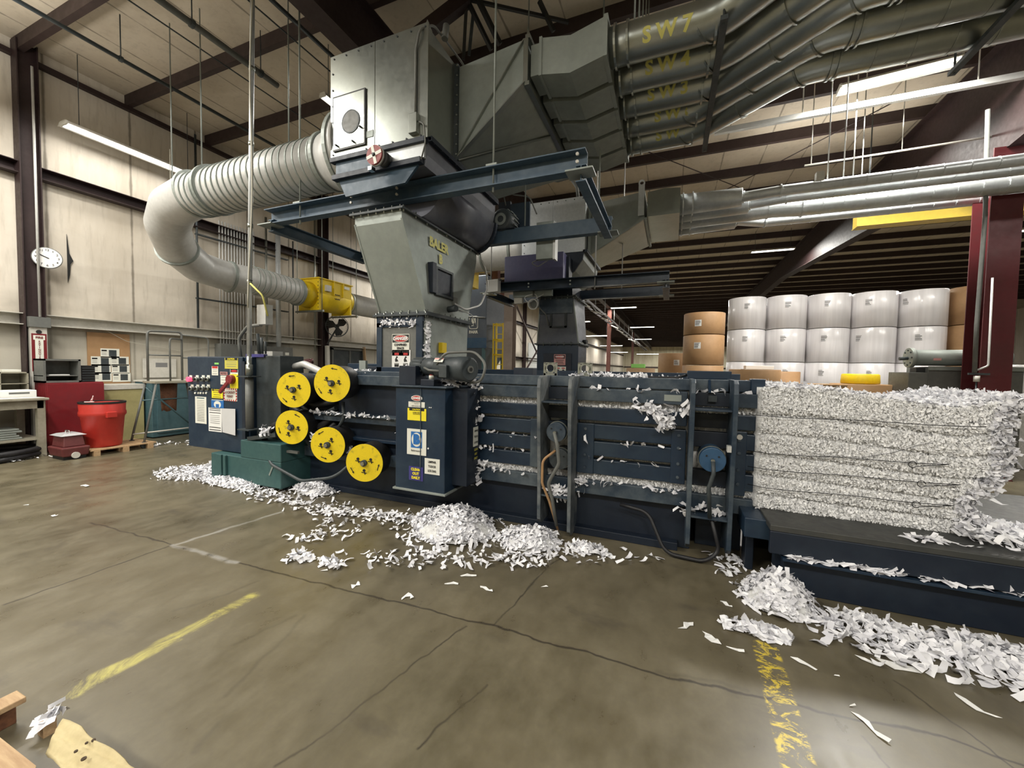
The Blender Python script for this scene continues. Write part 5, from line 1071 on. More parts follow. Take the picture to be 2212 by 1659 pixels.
a = P(1110, 652, y=6.9); MB().box(a.x - .02, q.x + .35, 6.9, 6.98, q.z + .14, q.z + .26).build('bracket', 'hopper_steel', fl_); MB().obox(a + V(.1, 0, .01), (.08, 0, 0), (0, .04, 0), (0, 0, .05)).build('box_body', 'white_paint', fl_)
MB().sweep(bend([q + V(.1, 0, 0), q + V(.05, 0, .2), q + V(-.2, 0, .14), q + V(-.1, 0, .02), q + V(.2, 0, .18)], .08), .008, 6).build('cable', 'white', fl_)
MB().cyl(q + V(0, 0, .14), V(q.x, q.y, 3.02), .02, 6).build('hanger_rod', 'grey_paint', fl_)
# rear transition and ducts
m2 = thing('duct_manifold', (-1, 8, 3.8), 'pale sheet metal transition right of the rear separator with a lifting eye', 'duct')
mb = MB(); mb.hull8([V(-1.52, 7.5, 3.75), V(-1.52, 8.6, 3.75), V(-1.52, 8.6, 4.68), V(-1.52, 7.5, 4.68)], [V(-.52, 7.35, 4.25), V(-.52, 9.0, 4.25), V(-.52, 9.0, 4.72), V(-.52, 7.35, 4.72)]); mb.build('transition', 'galvanized', m2)
mb = MB(); mb.bar((-1.5, 7.48, 3.74), (-1.5, 7.48, 4.7), .05, .05); mb.bar((-.5, 7.33, 4.24), (-.5, 9.0, 4.24), .04, .04); mb.bar((-1.5, 7.5, 3.74), (-.52, 7.34, 4.24), .04, .015); mb.build('flange', 'hopper_steel', m2)
mb = MB(); mb.ring((-.58, 7.33, 4.86), (0, 1, 0), .03, .055, .015, 18); mb.box(-.63, -.53, 7.325, 7.335, 4.3, 4.83); mb.build('lifting_lug', 'galvanized_bright', m2)
rows = [(7.55, .078, -.14, -.03), (7.92, .075, -.17, -.03), (8.3, .134, .0, -.03), (8.68, .085, .17, -.03)]
lab2 = ['uppermost of the lower group of pale ducts at right', 'second from the top of the lower pale ducts at right', 'thickest of the lower pale ducts, running to the right edge', 'lowest pale duct, just above the yellow beam']
for i, (y, r, dy, dz) in enumerate(rows):
    d = thing('spiral_duct', (-.5, y, 4.3), lab2[i], 'duct', 'pale ducts feeding the rear separator'); z0 = 4.48
    mb = MB(); h = .19
    mb.hull8([V(-.48, y - h, z0 - .2), V(-.48, y + h, z0 - .2), V(-.48, y + h, z0 + .22), V(-.48, y - h, z0 + .22)], [V(-.2, y - h, z0 - .2), V(-.2, y + h, z0 - .2), V(-.2, y + h, z0 + .25), V(-.2, y - h, z0 + .25)])
    mb.hull8([V(-.2, y - h, z0 - .2), V(-.2, y + h, z0 - .2), V(-.2, y + h, z0 + .25), V(-.2, y - h, z0 + .25)], [V(.05, y - h, z0 - .2), V(.05, y + h, z0 - .2), V(.05, y + h, z0 + .22), V(.05, y - h, z0 + .22)]); mb.build('square_adapter', 'galvanized', d)
    xe = (1.0, 1.15, 20, 1.05)[i]
    path = bend([(.05, y, z0), (xe if xe < 20 else 1.5, y, z0), ((xe if xe < 20 else 1.5) + .5, y + dy, z0 + dz), (11, y + dy, z0 + dz)], .2, 5)
    MB().sweep(path, [.17] + [max(.145, r)] * 3 + [r] * (len(path) - 4), 20).build('tube', 'galvanized_bright', d)
    mb = MB()
    for x in (.1, .25): mb.ring((x, y, z0), (1, 0, 0), .15, .19, .02, 20)
    for k in (5, 10): mb.ring(path[k], path[k + 1] - path[k], r, r + .018, .02, 20)
    x = 2.0
    while x < 9: mb.ring((x, y + dy, z0 + dz), (1, 0, 0), r, r + .005, .012, 18); x += .28
    mb.each('collar', 'galvanized_bright', d)
    for x in (2.1 + .3 * i, 5.6): MB().cyl((x, y + dy, z0 + dz + r), (x, y + dy, ZC - .02), .009, 6).build('hanger_rod', 'duct_grey', d)
    if i in (0, 2): MB().box(1.75 + .2 * (i == 0), 1.85 + .2 * (i == 0), y + dy - .05, y + dy + .05, z0 + dz + r - .02, z0 + dz + r + .12).build('saddle', 'white_paint', d)
# left inlet duct of the rear separator and its yellow damper
r2 = thing('inlet_duct', (-3.6, 8, 3.7), 'pale round duct entering the rear separator from the left', 'duct')
MB().sweep([(-2.75, 8.0, 4.1), (-3.1, 8.0, 4.1), (-3.3, 8.0, 4.1), (-4.5, 8.0, 4.06), (-6.2, 8.0, 4.06)], [.5, .48, .36, .33, .33], 36).build('tube', 'duct_grey', r2)
mb = MB(); mb.ring((-3.2, 8.0, 4.1), (1, 0, 0), .33, .46, .05, 36); mb.ring((-3.9, 8.0, 4.08), (1, 0, 0), .33, .36, .04, 36); mb.each('collar', 'hopper_steel', r2)
yd = thing('blast_damper', (-5.3, 9.6, 3.9), 'yellow damper piece just visible right of the near hopper', 'damper')
MB().cyl((-5.75, 10.2, 4.62), (-5.1, 10.2, 4.62), .32, 28).build('drum', 'yellow_paint', yd); MB().box(-5.6, -5.36, 10.0, 10.5, 3.9, 4.5).build('flange_plate', 'yellow_paint', yd); MB().cyl((-5.4, 10.2, 4.9), (-5.4, 10.2, ZC), .01, 6).build('hanger_rod', 'hopper_steel', yd)
t = thing('platform_beam', (-4.9, 11.5, 3.6), 'rust orange steel beam and post behind the near hopper', 'beam')
MB().box(-5.3, -4.55, 11.4, 11.6, 3.75, 3.95).build('beam', 'rust_beam', t); MB().box(-5.35, -5.15, 11.4, 11.6, 3.75, ZC).build('post', 'rust_beam', t)

# bracing rods and knee brace at the rafter above the separator
t = thing('rafter_brace', (-4.3, 7.2, 5.8), 'black brace rods and knee brace above the right of the silver box', 'brace')
c = PD(1008, -2, 5.55)
q = PD(925, 62, 5.5); q = q + (q - c) * ((-4.33 - q.x) / (q.x - c.x)); MB().bar(q, c, .16, .16).build('knee_brace', 'red_oxide', t)
MB().bar(c, PD(1001, 130, 5.9), .045).build('brace_rod', 'black', t); MB().bar(c, PD(1062, 108, 5.8), .05).build('brace_rod', 'black', t); MB().bar(c + V(.15, 0, 0), PD(1080, 96, 5.7), .06).build('brace_rod', 'black', t)
MB().bar(c, PD(1228, 48, 5.7), .04).build('brace_rod', 'black', t); MB().bar(PD(1165, 2, 5.6), PD(1196, 68, 5.7), .05).build('brace_rod', 'black', t); MB().bar(PD(1013, 120, 5.9), PD(1022, 30, 5.7), .04).build('brace_rod', 'dark_grey', t)
# ================================================================== left wall area
WI = WX + .005
# clock
t = thing('wall_clock', (-10.34, 3.42, 3.2), 'round white wall clock with black numerals on the dark column', 'clock')
q = V(-10.33, 3.45, 3.40); nrm = V(1, -.35, 0).normalized(); rt = V(.35, 1, 0).normalized(); R_ = .185
MB().cyl(q - nrm * .03, q, R_, 40).build('clock_case', 'grey_paint', t); fc = MB().cyl(q, q + nrm * .006, R_ * .94, 40).build('dial', 'dial_white', t)
mb = MB()
for k in range(1, 13): a = pi / 2 - k * pi / 6; text_mb(mb, str(k), .05, q + nrm * .004 + rt * .135 * math.cos(a) + UP * .135 * math.sin(a), rt, UP, bold=.02)
mb.build('numerals', 'black', fc)
for a, l, w_ in ((2.62, .13, .008), (2.7, .09, .014)): d_ = rt * math.cos(a) + UP * math.sin(a); MB().bar(q + nrm * .011 - d_ * .02, q + nrm * .011 + d_ * l, w_, .003, nrm).build('hand', 'black', fc)
# pale post below the clock with extinguisher arrow sign
t = thing('extinguisher_post', (-10.36, 3.32, .0), 'white post on the left wall with a red fire extinguisher arrow sign', 'post')
MB().box(-10.42, -10.33, 3.22, 3.42, 0, 2.32).build('post', 'white_paint', t); MB().box(-10.43, -10.29, 3.2, 3.46, 2.16, 2.34).build('junction_box', 'grey_paint', t, .004)
MB().cyl((-10.30, 3.33, 2.34), (-10.30, 3.33, 6.6), .018, 8).build('conduit', 'duct_grey', t)
its = [('poly', 'sign_white', [(-.07, .30), (.07, .30), (.07, .22), (.05, .22), (.05, -.22), (.08, -.22), (0, -.31), (-.08, -.22), (-.05, -.22), (-.05, .22), (-.07, .22)]), ('text', 'dark_red', 0, .26, 'FIRE', .05, .04)]
its += [('text', 'dark_red', 0, .19 - .036 * k, ch_, .04, .03) for k, ch_ in enumerate('EXTINGUISHER')]
sign(t, 'arrow_sign', (-10.328, 3.32, 1.72), YR, UP, .18, .66, 'dark_red', its, 'red and white fire extinguisher arrow')
MB().cyl((-10.33, 3.32, 2.1 - .02), (-10.322, 3.32, 2.08), .035, 16).build('sticker', 'black', t)
# work table
t = thing('work_table', (-10.0, 2.2, 0), 'worn pale work table cut off by the left edge of the picture', 'table')
MB().box(-10.45, -9.5, .6, 3.15, .93, .97).build('table_top', 'table_paint', t, .01); MB().box(-9.6, -9.56, .7, 3.1, .80, .93).build('apron', 'table_paint', t); MB().box(-10.4, -9.6, .65, 3.1, .28, .31).build('shelf', 'table_paint', t)
for x in (-10.4, -9.65):
    for y in (.65, 3.03): MB().box(x, x + .09, y, y + .09, 0, .93).build('leg', 'table_paint', t)
t = thing('letter_tray', (-10.25, 2.7, 1.2), 'small beige pigeonhole organiser standing on the work table', 'organiser')
mb = MB(); mb.box(-10.42, -10.40, 2.2, 3.12, .97, 1.38); mb.box(-10.42, -10.12, 2.2, 3.12, 1.36, 1.38); mb.box(-10.42, -10.12, 2.2, 3.12, 1.18, 1.19); mb.box(-10.42, -10.12, 2.2, 3.12, .97, 1.0)
for y in (2.2, 2.5, 2.8, 3.1): mb.box(-10.42, -10.12, y, y + .02, .97, 1.38)
mb.build('carcass', 'table_paint', t); MB().box(-10.35, -10.15, 2.3, 2.7, 1.19, 1.22).build('papers', 'white', t)
tag(MB().box(-10.38, -10.15, 2.85, 3.05, 1.38, 1.42).build('envelope_stack', 'sign_white', bevel=.004), 'small white pack lying on top of the pigeonhole organiser', 'paper')
t = thing('printer', (-9.95, 2.85, .97), 'flat white office machine on the corner of the work table', 'printer'); MB().box(-10.10, -9.78, 2.45, 3.1, .97, 1.09).build('body', 'white', t, .01); MB().box(-9.78, -9.775, 2.6, 2.7, 1.02, 1.05).build('slot', 'black', t); MB().box(-9.8, -9.778, 2.8, 3.02, 1.03, 1.06).build('tray_slot', 'grey_paint', t)
tag(MB().box(-9.85, -9.62, 2.2, 2.42, .97, 1.05).build('parts_box', 'dark_red', bevel=.005), 'small dark red box on the work table at the picture edge', 'box')
tag(MB().prism([V(-9.74, 2.45, .972), V(-9.53, 2.5, .972), V(-9.52, 3.1, .972), V(-9.72, 3.05, .972)], (0, 0, .006)).build('loose_sheet', 'white'), 'loose white sheets on the front corner of the work table', 'paper')
t = thing('folded_bags', (-9.9, 2.6, .31), 'stack of folded grey bags on the lower shelf of the table', 'bag')
for k in range(5): MB().box(-10.15 + .02 * (k % 2), -9.68, 2.1 - .03 * k, 2.9 - .03 * (k % 3), .31 + .035 * k, .343 + .035 * k).build('bag_fold', 'hopper_steel', t, .012)
t = thing('floor_hose', (-9.4, 2.5, 0), 'thick black hose coiled on the floor under the table', 'hose')
MB().sweep([(-9.75 + .33 * math.cos(a), 2.55 + .55 * math.sin(a), .05 + .035 * a / 3) for a in np.linspace(0, 9.5, 50)], .045, 10).build('hose', 'black_rubber', t)
# red cabinet, cubbies, drawers
t = thing('red_cabinet', (-10.15, 3.62, 0), 'tall dark red metal cabinet under the grey pigeonholes', 'cabinet'); MB().box(-10.3, -9.9, 3.47, 3.98, 0, 1.20).build('body', 'dark_red', t, .008); MB().box(-9.9, -9.88, 3.25, 3.98, .02, 1.18).build('door', 'dark_red', t, .004); MB().box(-10.3, -9.9, 3.24, 3.48, 0, 1.2).build('side_body', 'dark_red', t, .004)
t = thing('pigeonhole_unit', (-10.1, 3.45, 1.2), 'open grey metal shelf box standing on the red cabinet', 'shelf')
mb = MB(); mb.box(-10.26, -10.24, 3.22, 3.68, 1.21, 1.6); mb.box(-10.26, -9.9, 3.22, 3.25, 1.2, 1.61); mb.box(-10.26, -9.9, 3.65, 3.68, 1.2, 1.61); mb.box(-10.26, -9.9, 3.22, 3.68, 1.2, 1.23); mb.box(-10.26, -9.9, 3.22, 3.68, 1.58, 1.61); mb.box(-10.26, -9.92, 3.22, 3.68, 1.31, 1.325); mb.build('carcass', 'grey_paint', t)
MB().box(-10.2, -9.94, 3.3, 3.55, 1.325, 1.34).build('papers', 'white', t)
t = thing('drawer_unit', (-10.05, 3.8, 1.2), 'small black rack of slots right of the grey pigeonholes', 'rack'); MB().box(-10.2, -9.93, 3.69, 3.88, 1.2, 1.5).build('body', 'black', t, .004)
for k in range(6): MB().box(-9.93, -9.915, 3.70, 3.87, 1.22 + .045 * k, 1.23 + .045 * k).build('slot_lip', 'dark_grey', t)
# notice board with seven printed boards, yellow locker
t = thing('brown_wall_panel', (-10.55, 4.36, 1.1), 'sheet of brown cardboard fixed to the left wall above the yellow locker', 'panel'); MB().box(WI, WI + .02, 4.03, 4.68, 1.1, 2.15).build('sheet', 'kraft', t)
k_ = 0
for (u, v, w_) in ((239, 763, .27), (219, 780, .27), (260, 780, .27), (220, 797, .27), (262, 797, .27), (222, 814, .27), (264, 815, .27)):
    q = P(u, v, x=-10.55); pos_ = ['topmost of the seven on the brown panel', 'left one of the second row', 'right one of the second row', 'left one of the third row', 'right one of the third row', 'left one of the bottom row', 'right one of the bottom row'][k_]
    t = thing('notice_card', (-10.57, q.y, q.z), 'white notice card with dark pictures, ' + pos_, 'notice', 'white notice cards on the brown panel')
    sign(t, 'card', (-10.572, q.y, q.z), YR, UP, .29, .185, 'sign_white', [('rect', 'dark_grey', .04 + .02 * (k_ % 2), 0, .12, .13), ('rect', 'black', -.09, .05, .08, .03), ('rect', 'grey_text', -.09, .0, .07, .008), ('rect', 'grey_text', -.09, -.03, .07, .008)]); k_ += 1
t = thing('yellow_locker', (-10.4, 4.35, 0), 'pale yellow locker behind the red bin', 'locker'); MB().box(-10.55, -10.1, 4.0, 4.68, 0, 1.03).build('body', 'locker_yellow', t, .006); MB().box(-10.55, -10.08, 3.99, 4.69, 1.03, 1.13).build('top', 'white_paint', t, .006)
# red bin on its pallet
pl = thing('pallet', (-9.2, 3.75, 0), 'low wooden pallet under the round red bin', 'pallet')
for y in (3.42, 3.8, 4.15): MB().box(-9.55, -8.85, y, y + .08, 0, .085).build('stringer', 'wood', pl)
for k in range(6): MB().box(-9.55 + .12 * k, -9.46 + .12 * k, 3.38, 4.28, .085, .105).build('deck_board', 'wood', pl)
bn = thing('round_bin', (-9.22, 3.68, .105), 'round bright red plastic bin lined with a black bag, on a pallet', 'bin')
MB().lathe((-9.2, 3.68, .105), [(.22, 0), (.235, .02), (.275, .52), (.30, .55), (.30, .60), (.29, .63), (.295, .74), (.285, .76)]).build('bin_body', 'red_plastic', bn)
MB().ring((-9.2, 3.68, .872), (0, 0, 1), .27, .30, .03, 32).build('bag_rim', 'black', bn); MB().cyl((-9.2, 3.68, .80), (-9.2, 3.68, .85), .272, 28).build('bag', 'dark_grey', bn)
for s in (-1, 1): MB().box(-9.2 + s * .30 - .03, -9.2 + s * .30 + .03, 3.6, 3.74, .62, .72).build('handle', 'red_plastic', bn, .01)
for k, (a, b_) in enumerate((((-9.4, 3.6, .87), (-9.22, 3.55, .93)), ((-9.36, 3.6, .87), (-9.3, 3.6, .98)), ((-9.33, 3.5, .88), (-9.15, 3.55, .89)))): MB().bar(a, b_, .012).build('litter_strip', 'white', bn)
# maroon tool case / vacuum
v_ = thing('parts_washer', (-9.05, 3.2, 0), 'maroon box with a bright metal lid and handle on the floor before the bin', 'box')
MB().hull8([V(-9.3, 3.06, .05), V(-8.86, 3.06, .05), V(-8.86, 3.36, .05), V(-9.3, 3.36, .05)], [V(-9.32, 3.04, .2), V(-8.84, 3.04, .2), V(-8.84, 3.38, .2), V(-9.32, 3.38, .2)]).build('lower_box', 'maroon', v_, .02)
MB().box(-9.25, -8.9, 3.08, 3.34, .0, .05).build('foot', 'black', v_)
MB().hull8([V(-9.28, 3.08, .2), V(-8.9, 3.08, .2), V(-8.9, 3.34, .2), V(-9.28, 3.34, .2)], [V(-9.26, 3.1, .38), V(-8.93, 3.1, .38), V(-8.93, 3.32, .38), V(-9.26, 3.32, .38)]).build('upper_box', 'maroon', v_, .015)
MB().hull8([V(-9.29, 3.06, .38), V(-8.9, 3.06, .38), V(-8.9, 3.36, .38), V(-9.29, 3.36, .38)], [V(-9.22, 3.12, .41), V(-8.97, 3.12, .41), V(-8.97, 3.3, .41), V(-9.22, 3.3, .41)]).build('lid', 'galvanized_bright', v_)
MB().sweep(bend([(-9.15, 3.2, .41), (-9.15, 3.2, .45), (-9.03, 3.2, .45), (-9.03, 3.2, .41)], .02), .01, 8).build('handle', 'chrome', v_)
for s in (-9.34, -8.83): MB().cyl((s, 3.2, .07), (s + .03 * (1 if s < -9 else -1), 3.2, .07), .05, 14).build('wheel', 'white_paint', v_)
# green cabinets behind the rolling ladder
t = thing('teal_cabinet', (-10.1, 5.0, 0), 'wide blue green metal cabinet against the left wall behind the rolling ladder', 'cabinet')
MB().box(-10.5, -9.9, 4.72, 6.6, .02, 1.17).build('body', 'teal_cabinet', t, .008); MB().box(-9.9, -9.88, 4.8, 5.6, .1, 1.1).build('door', 'teal_cabinet', t, .004); MB().box(-9.9, -9.88, 5.65, 6.5, .1, 1.1).build('door', 'teal_cabinet', t, .004); MB().box(-10.52, -9.86, 4.7, 6.62, 1.17, 1.2).build('top', 'white_paint', t)
t = thing('wall_poster', (-10.57, 5.2, 1.2), 'whitish sheet pinned to the wall behind the rolling ladder', 'poster'); sign(t, 'sheet', (-10.575, 5.2, 1.45), YR, UP, .62, .42, 'white_paint', [('rect', 'grey_text', .03, .07, .22, .10)])
ld_ = thing('rolling_ladder', (-9.1, 4.65, 0), 'grey steel rolling platform ladder with guard rails left of the control cabinet', 'ladder')
def tube(nm, pts, r=.02, mat='grey_paint', rad=.08): return MB().sweep(bend(pts, rad) if len(pts) > 2 else pts, r, 10).build(nm, mat, ld_)
tube('guard_rail', [(-9.3, 4.38, 1.2), (-9.3, 4.38, 2.18), (-9.3, 4.95, 2.2), (-9.3, 4.95, 1.2)]); tube('guard_rail', [(-9.02, 4.6, 1.2), (-9.02, 4.6, 2.05), (-9.3, 4.95, 2.05)], .015)
tube('guard_rail', [(-9.3, 4.95, 1.72), (-9.3, 4.38, 1.72)], .014); tube('guard_rail', [(-9.3, 4.95, 1.68), (-9.3, 5.5, 1.68)], .014); tube('guard_rail', [(-9.3, 4.95, 2.15), (-9.3, 5.45, 2.12), (-9.3, 5.45, .1)], .015)
MB().box(-9.38, -8.98, 4.33, 5.1, 1.18, 1.22).build('platform', 'table_paint', ld_, .004)
for (x, y, x2, y2) in ((-9.35, 4.36, -9.36, 4.14), (-9.35, 5.05, -9.36, 5.2), (-9.0, 5.05, -8.95, 5.2), (-9.0, 4.36, -8.95, 4.14)): tube('leg', [(x, y, 1.18), (x2, y2, .12)], .018); MB().cyl((x2 - .02, y2, .06), (x2 + .02, y2, .06), .06, 16).build('caster', 'dark_grey', ld_)
tube('brace', [(-9.35, 4.36, 1.1), (-9.35, 5.15, .25)], .016, 'teal_cabinet'); tube('brace', [(-9.35, 4.15, .22), (-9.35, 5.2, .22)], .014, 'white_paint'); tube('brace', [(-9.35, 4.3, .85), (-9.35, 5.1, .85)], .014, 'teal_cabinet')
tg = thing('dark_cloth', (-9.2, 4.8, .6), 'dark brown cloth hanging from the side of the rolling ladder', 'cloth')
vs = [(-9.37 - .02 * math.sin(i * 1.3), 4.62 + .26 * i / 6 + .05 * (1 - j / 5) * (i / 6 - .5), 1.17 - .56 * j / 5 + .02 * math.sin(i * 2)) for i in range(7) for j in range(6)]
cl = MB().add(vs, [(i * 6 + j, i * 6 + j + 1, i * 6 + j + 7, i * 6 + j + 6) for i in range(6) for j in range(5)], True).build('cloth', 'wood_dark', tg); cl.modifiers.new('thick', 'SOLIDIFY').thickness = .008
# grey trough and conduits on the wall
t = thing('wireway', (-10.4, 7.2, 1.75), 'long grey electrical trough on the wall behind the control cabinet', 'box'); MB().box(WI, -10.35, 6.35, 8.35, 1.55, 2.07).build('body', 'grey_paint', t, .006)
for y in (7.2, 8.1): MB().box(-10.35, -10.345, y, y + .12, 1.84, 1.92).build('warning_label', 'sign_white', t)
for k in range(13):
    y = 6.42 + .072 * k; lab = 'slim vertical grey conduit in the row of thirteen rising from the wall trough'
    o = MB().cyl((-10.47, y, 2.07), (-10.47, y, 5.1), .017, 8).build('wall_conduit', 'duct_grey'); tag(o, lab, 'pipe', 'row of wall conduits')
for z in (3.1, 4.6): tag(MB().box(-10.52, -10.44, 5.9, 8.3, z, z + .03).build('strut_channel', 'dark_grey'), 'dark strut holding the wall conduits, ' + ('lower' if z < 4 else 'upper') + ' of the two', 'bracket')
tag(MB().cyl((-10.47, 5.92, 2.4), (-10.47, 5.92, 6.9), .024, 8).build('wall_conduit', 'dark_grey'), 'single dark conduit left of the row of thirteen', 'pipe')
tag(MB().cyl((-10.45, 7.62, 2.07), (-10.45, 7.62, 5.6), .03, 8).build('wall_conduit', 'galvanized'), 'medium grey conduit just right of the row of thirteen', 'pipe')
tag(MB().cyl((-10.42, 7.95, 2.0), (-10.42, 7.95, 5.3), .065, 14).build('wall_conduit', 'galvanized_bright'), 'thick bright conduit right of the row of thirteen', 'pipe')
tag(MB().cyl((-10.45, 8.45, 2.3), (-10.45, 8.45, 5.2), .02, 8).build('wall_conduit', 'dark_grey'), 'thin dark conduit right of the thick bright one', 'pipe')
tag(MB().cyl((-10.43, 9.2, 2.0), (-10.43, 9.2, 6.4), .025, 8).build('wall_conduit', 'galvanized'), 'conduit standing beside the dark column behind the damper', 'pipe')
t = thing('cable_coil', (-7.8, 6.3, 1.4), 'tangled coil of reddish cable piled behind the first spool', 'cable')
q = P(637, 785, y=6.3)
MB().box(q.x - .5, q.x + .5, 6.0, 6.7, 0, q.z - .25).build('coil_stand', 'dark_grey', t)
pts = [V(q.x + (.42 + .06 * math.sin(k * .73)) * math.cos(k * .41), 6.3 + .25 * math.sin(k * .41), q.z - .16 + .16 * abs(math.sin(k * .29)) + .1 * math.sin(k * .41 + 1)) for k in range(130)]
MB().sweep(pts, .02, 6).build('cable', 'cable_red', t)
# wall fan
t = thing('wall_fan', (-10.1, 9.85, 2.5), 'round wall fan on an arm below the yellow damper', 'fan'); c = P(728, 705, x=-10.0); ax = V(.75, -.66, 0).normalized()
MB().ring(c + ax * .06, ax, .33, .345, .02, 36).build('guard_ring', 'dark_grey', t); MB().ring(c - ax * .08, ax, .31, .33, .02, 36).build('guard_ring', 'dark_grey', t); MB().cyl(c - ax * .2, c + ax * .03, .07, 18).build('motor', 'dark_grey', t)
s_ = ax.cross(UP).normalized()
for k in range(3):
    a = 2 * pi * k / 3 + .3; d_ = s_ * math.cos(a) + UP * math.sin(a); e_ = s_ * -math.sin(a) + UP * math.cos(a)
    MB().prism([c + d_ * .05 - e_ * .04, c + d_ * .2 - e_ * .14 - ax * .03, c + d_ * .3 - e_ * .06 - ax * .03, c + d_ * .3 + e_ * .1 + ax * .02, c + d_ * .16 + e_ * .12 + ax * .02, c + d_ * .05 + e_ * .04], ax * .008).build('blade', 'black', t)
mb = MB()
for k in range(28): a = 2 * pi * k / 28; d_ = s_ * math.cos(a) + UP * math.sin(a); mb.cyl(c + d_ * .04 + ax * .09, c + d_ * .335 + ax * .06, .0025, 4)
mb.add([], []); w_ = mb.build('guard_wires', 'grey_paint', t); w_['kind'] = 'stuff'
MB().bar(c - ax * .1 - UP * .05, V(-10.35, 9.6, 2.25), .04).build('arm', 'black', t)
t = thing('wall_board', (-10.5, 10.6, 0), 'dark framed window opening low on the wall right of the fan', 'window')
struct(t); t.name = 'window_1'; MB().box(WI, WI + .03, 10.0, 11.4, 1.2, 2.1).build('pane', 'dark_grey', t); mb = MB(); mb.box(WI, WI + .08, 9.95, 10.02, 1.15, 2.15); mb.box(WI, WI + .08, 11.38, 11.45, 1.15, 2.15); mb.box(WI, WI + .08, 9.95, 11.45, 2.1, 2.17); mb.box(WI, WI + .08, 9.95, 11.45, 1.15, 1.2); mb.box(WI, WI + .06, 10.75, 10.8, 1.2, 2.1); mb.build('window_frame', 'grey_paint', t)
tag(MB().bar((-10.35, 11.5, .0), (-10.45, 11.35, 2.25), .1, .04).build('leaning_board', 'wood'), 'wooden board leaning on the wall right of the dark window', 'board')
tag(MB().bar((-10.2, 9.5, 0), (-10.35, 9.6, 2.2), .1, .1).build('white_post', 'white_paint'), 'white post leaning against the dark column under the fan', 'post')
# torn slit and sagging strings on the wall
t = thing('torn_liner', (-10.58, 3.85, 3.0), 'dark torn slit hanging open in the cream wall liner right of the clock', 'tear')
MB().prism([V(WI + .008, 3.79, 3.95), V(WI + .008, 3.82, 3.6), V(WI + .008, 3.87, 3.47), V(WI + .008, 3.83, 3.4), V(WI + .008, 3.82, 3.2), V(WI + .008, 3.79, 3.05)], (.012, 0, 0)).build('slit', 'black', t)
tag(MB().sweep(bend([(-10.5, 4.2, 2.25), (-10.5, 4.6, 2.0), (-10.55, 5.6, 1.85), (-10.57, 6.4, 2.0)], .3), .005, 5).build('string', 'rope'), 'thin sagging string along the wall above the notice cards', 'string')

# ------------------------------------------------------------------ collector and cage behind
t = thing('dust_collector', (-7.5, 14.8, 0), 'tall slate blue dust collector with a white F emblem behind the hopper', 'machine')
MB().box(-8.6, -6.78, 14.0, 16.0, 2.35, 5.2).build('housing', 'slate', t, .02)
MB().box(-8.6, -6.76, 13.97, 14.0, 2.35, 2.75).build('skirt', 'navy_bright', t); MB().hull8([V(-8.2, 14.4, 1.5), V(-7.1, 14.4, 1.5), V(-7.1, 15.6, 1.5), V(-8.2, 15.6, 1.5)], [V(-8.6, 14, 2.35), V(-6.8, 14, 2.35), V(-6.8, 16, 2.35), V(-8.6, 16, 2.35)]).build('hopper', 'slate', t)
for x in (-8.5, -6.9):
    for y in (14.05, 15.9): MB().box(x - .06, x + .06, y - .06, y + .06, 0, 2.4).build('leg', 'teal_cabinet', t)
mb = MB(); rr_ = MB(); c = V(-7.34, 13.985, 3.36)
def rrect(w_, h_, r_): return [c + V(sx * (w_ - r_) + r_ * math.cos(a), 0, sz * (h_ - r_) + r_ * math.sin(a)) for sx, sz, a0 in ((1, 1, 0), (-1, 1, pi / 2), (-1, -1, pi), (1, -1, 1.5 * pi)) for a in np.linspace(a0, a0 + pi / 2, 5)]
lg = MB().prism(rrect(.20, .26, .09), (0, .01, 0)).build('emblem', 'sign_white', t); MB().prism([p - V(0, .004, 0) for p in rrect(.17, .23, .07)], (0, .003, 0)).build('emblem_field', 'slate', lg)
text_mb(mb, 'F', .36, (c.x, 13.98, 3.36), XR, UP, bold=.09); mb.build('lettering', 'sign_white', lg); mb = MB(); text_mb(mb, 'FARR', .15, (c.x, 13.985, 2.98), XR, UP, bold=.06, sx=1.1); mb.build('lettering', 'sign_white', t)
MB().cyl((-7.9, 13.9, 3.62), (-6.8, 13.9, 3.52), .03, 8).build('air_pipe', 'grey_paint', t)
t = thing('ladder_cage', (-6.5, 14.8, 0), 'tall yellow caged ladder behind the near hopper', 'ladder')
for x in (-6.62, -6.5, -6.2, -6.1): MB().box(x - .025, x + .025, 14.3, 14.35, 0, 3.35).build('rail', 'yellow_paint', t)
for x in (-6.7, -6.35, -6.05): MB().box(x - .02, x + .02, 14.8, 14.85, 0, 3.3).build('rail', 'yellow_paint', t)
for k in range(5): MB().ring((-6.37, 14.57, .9 + .6 * k), (0, 0, 1), .30, .33, .05, 16).build('hoop', 'yellow_paint', t)
for k in range(10): MB().box(-6.5, -6.2, 14.31, 14.34, .3 * k + .2, .3 * k + .23).build('rung', 'yellow_paint', t)
MB().bar((-6.7, 14.3, .9), (-6.1, 14.3, 1.5), .05).build('brace', 'yellow_paint', t)

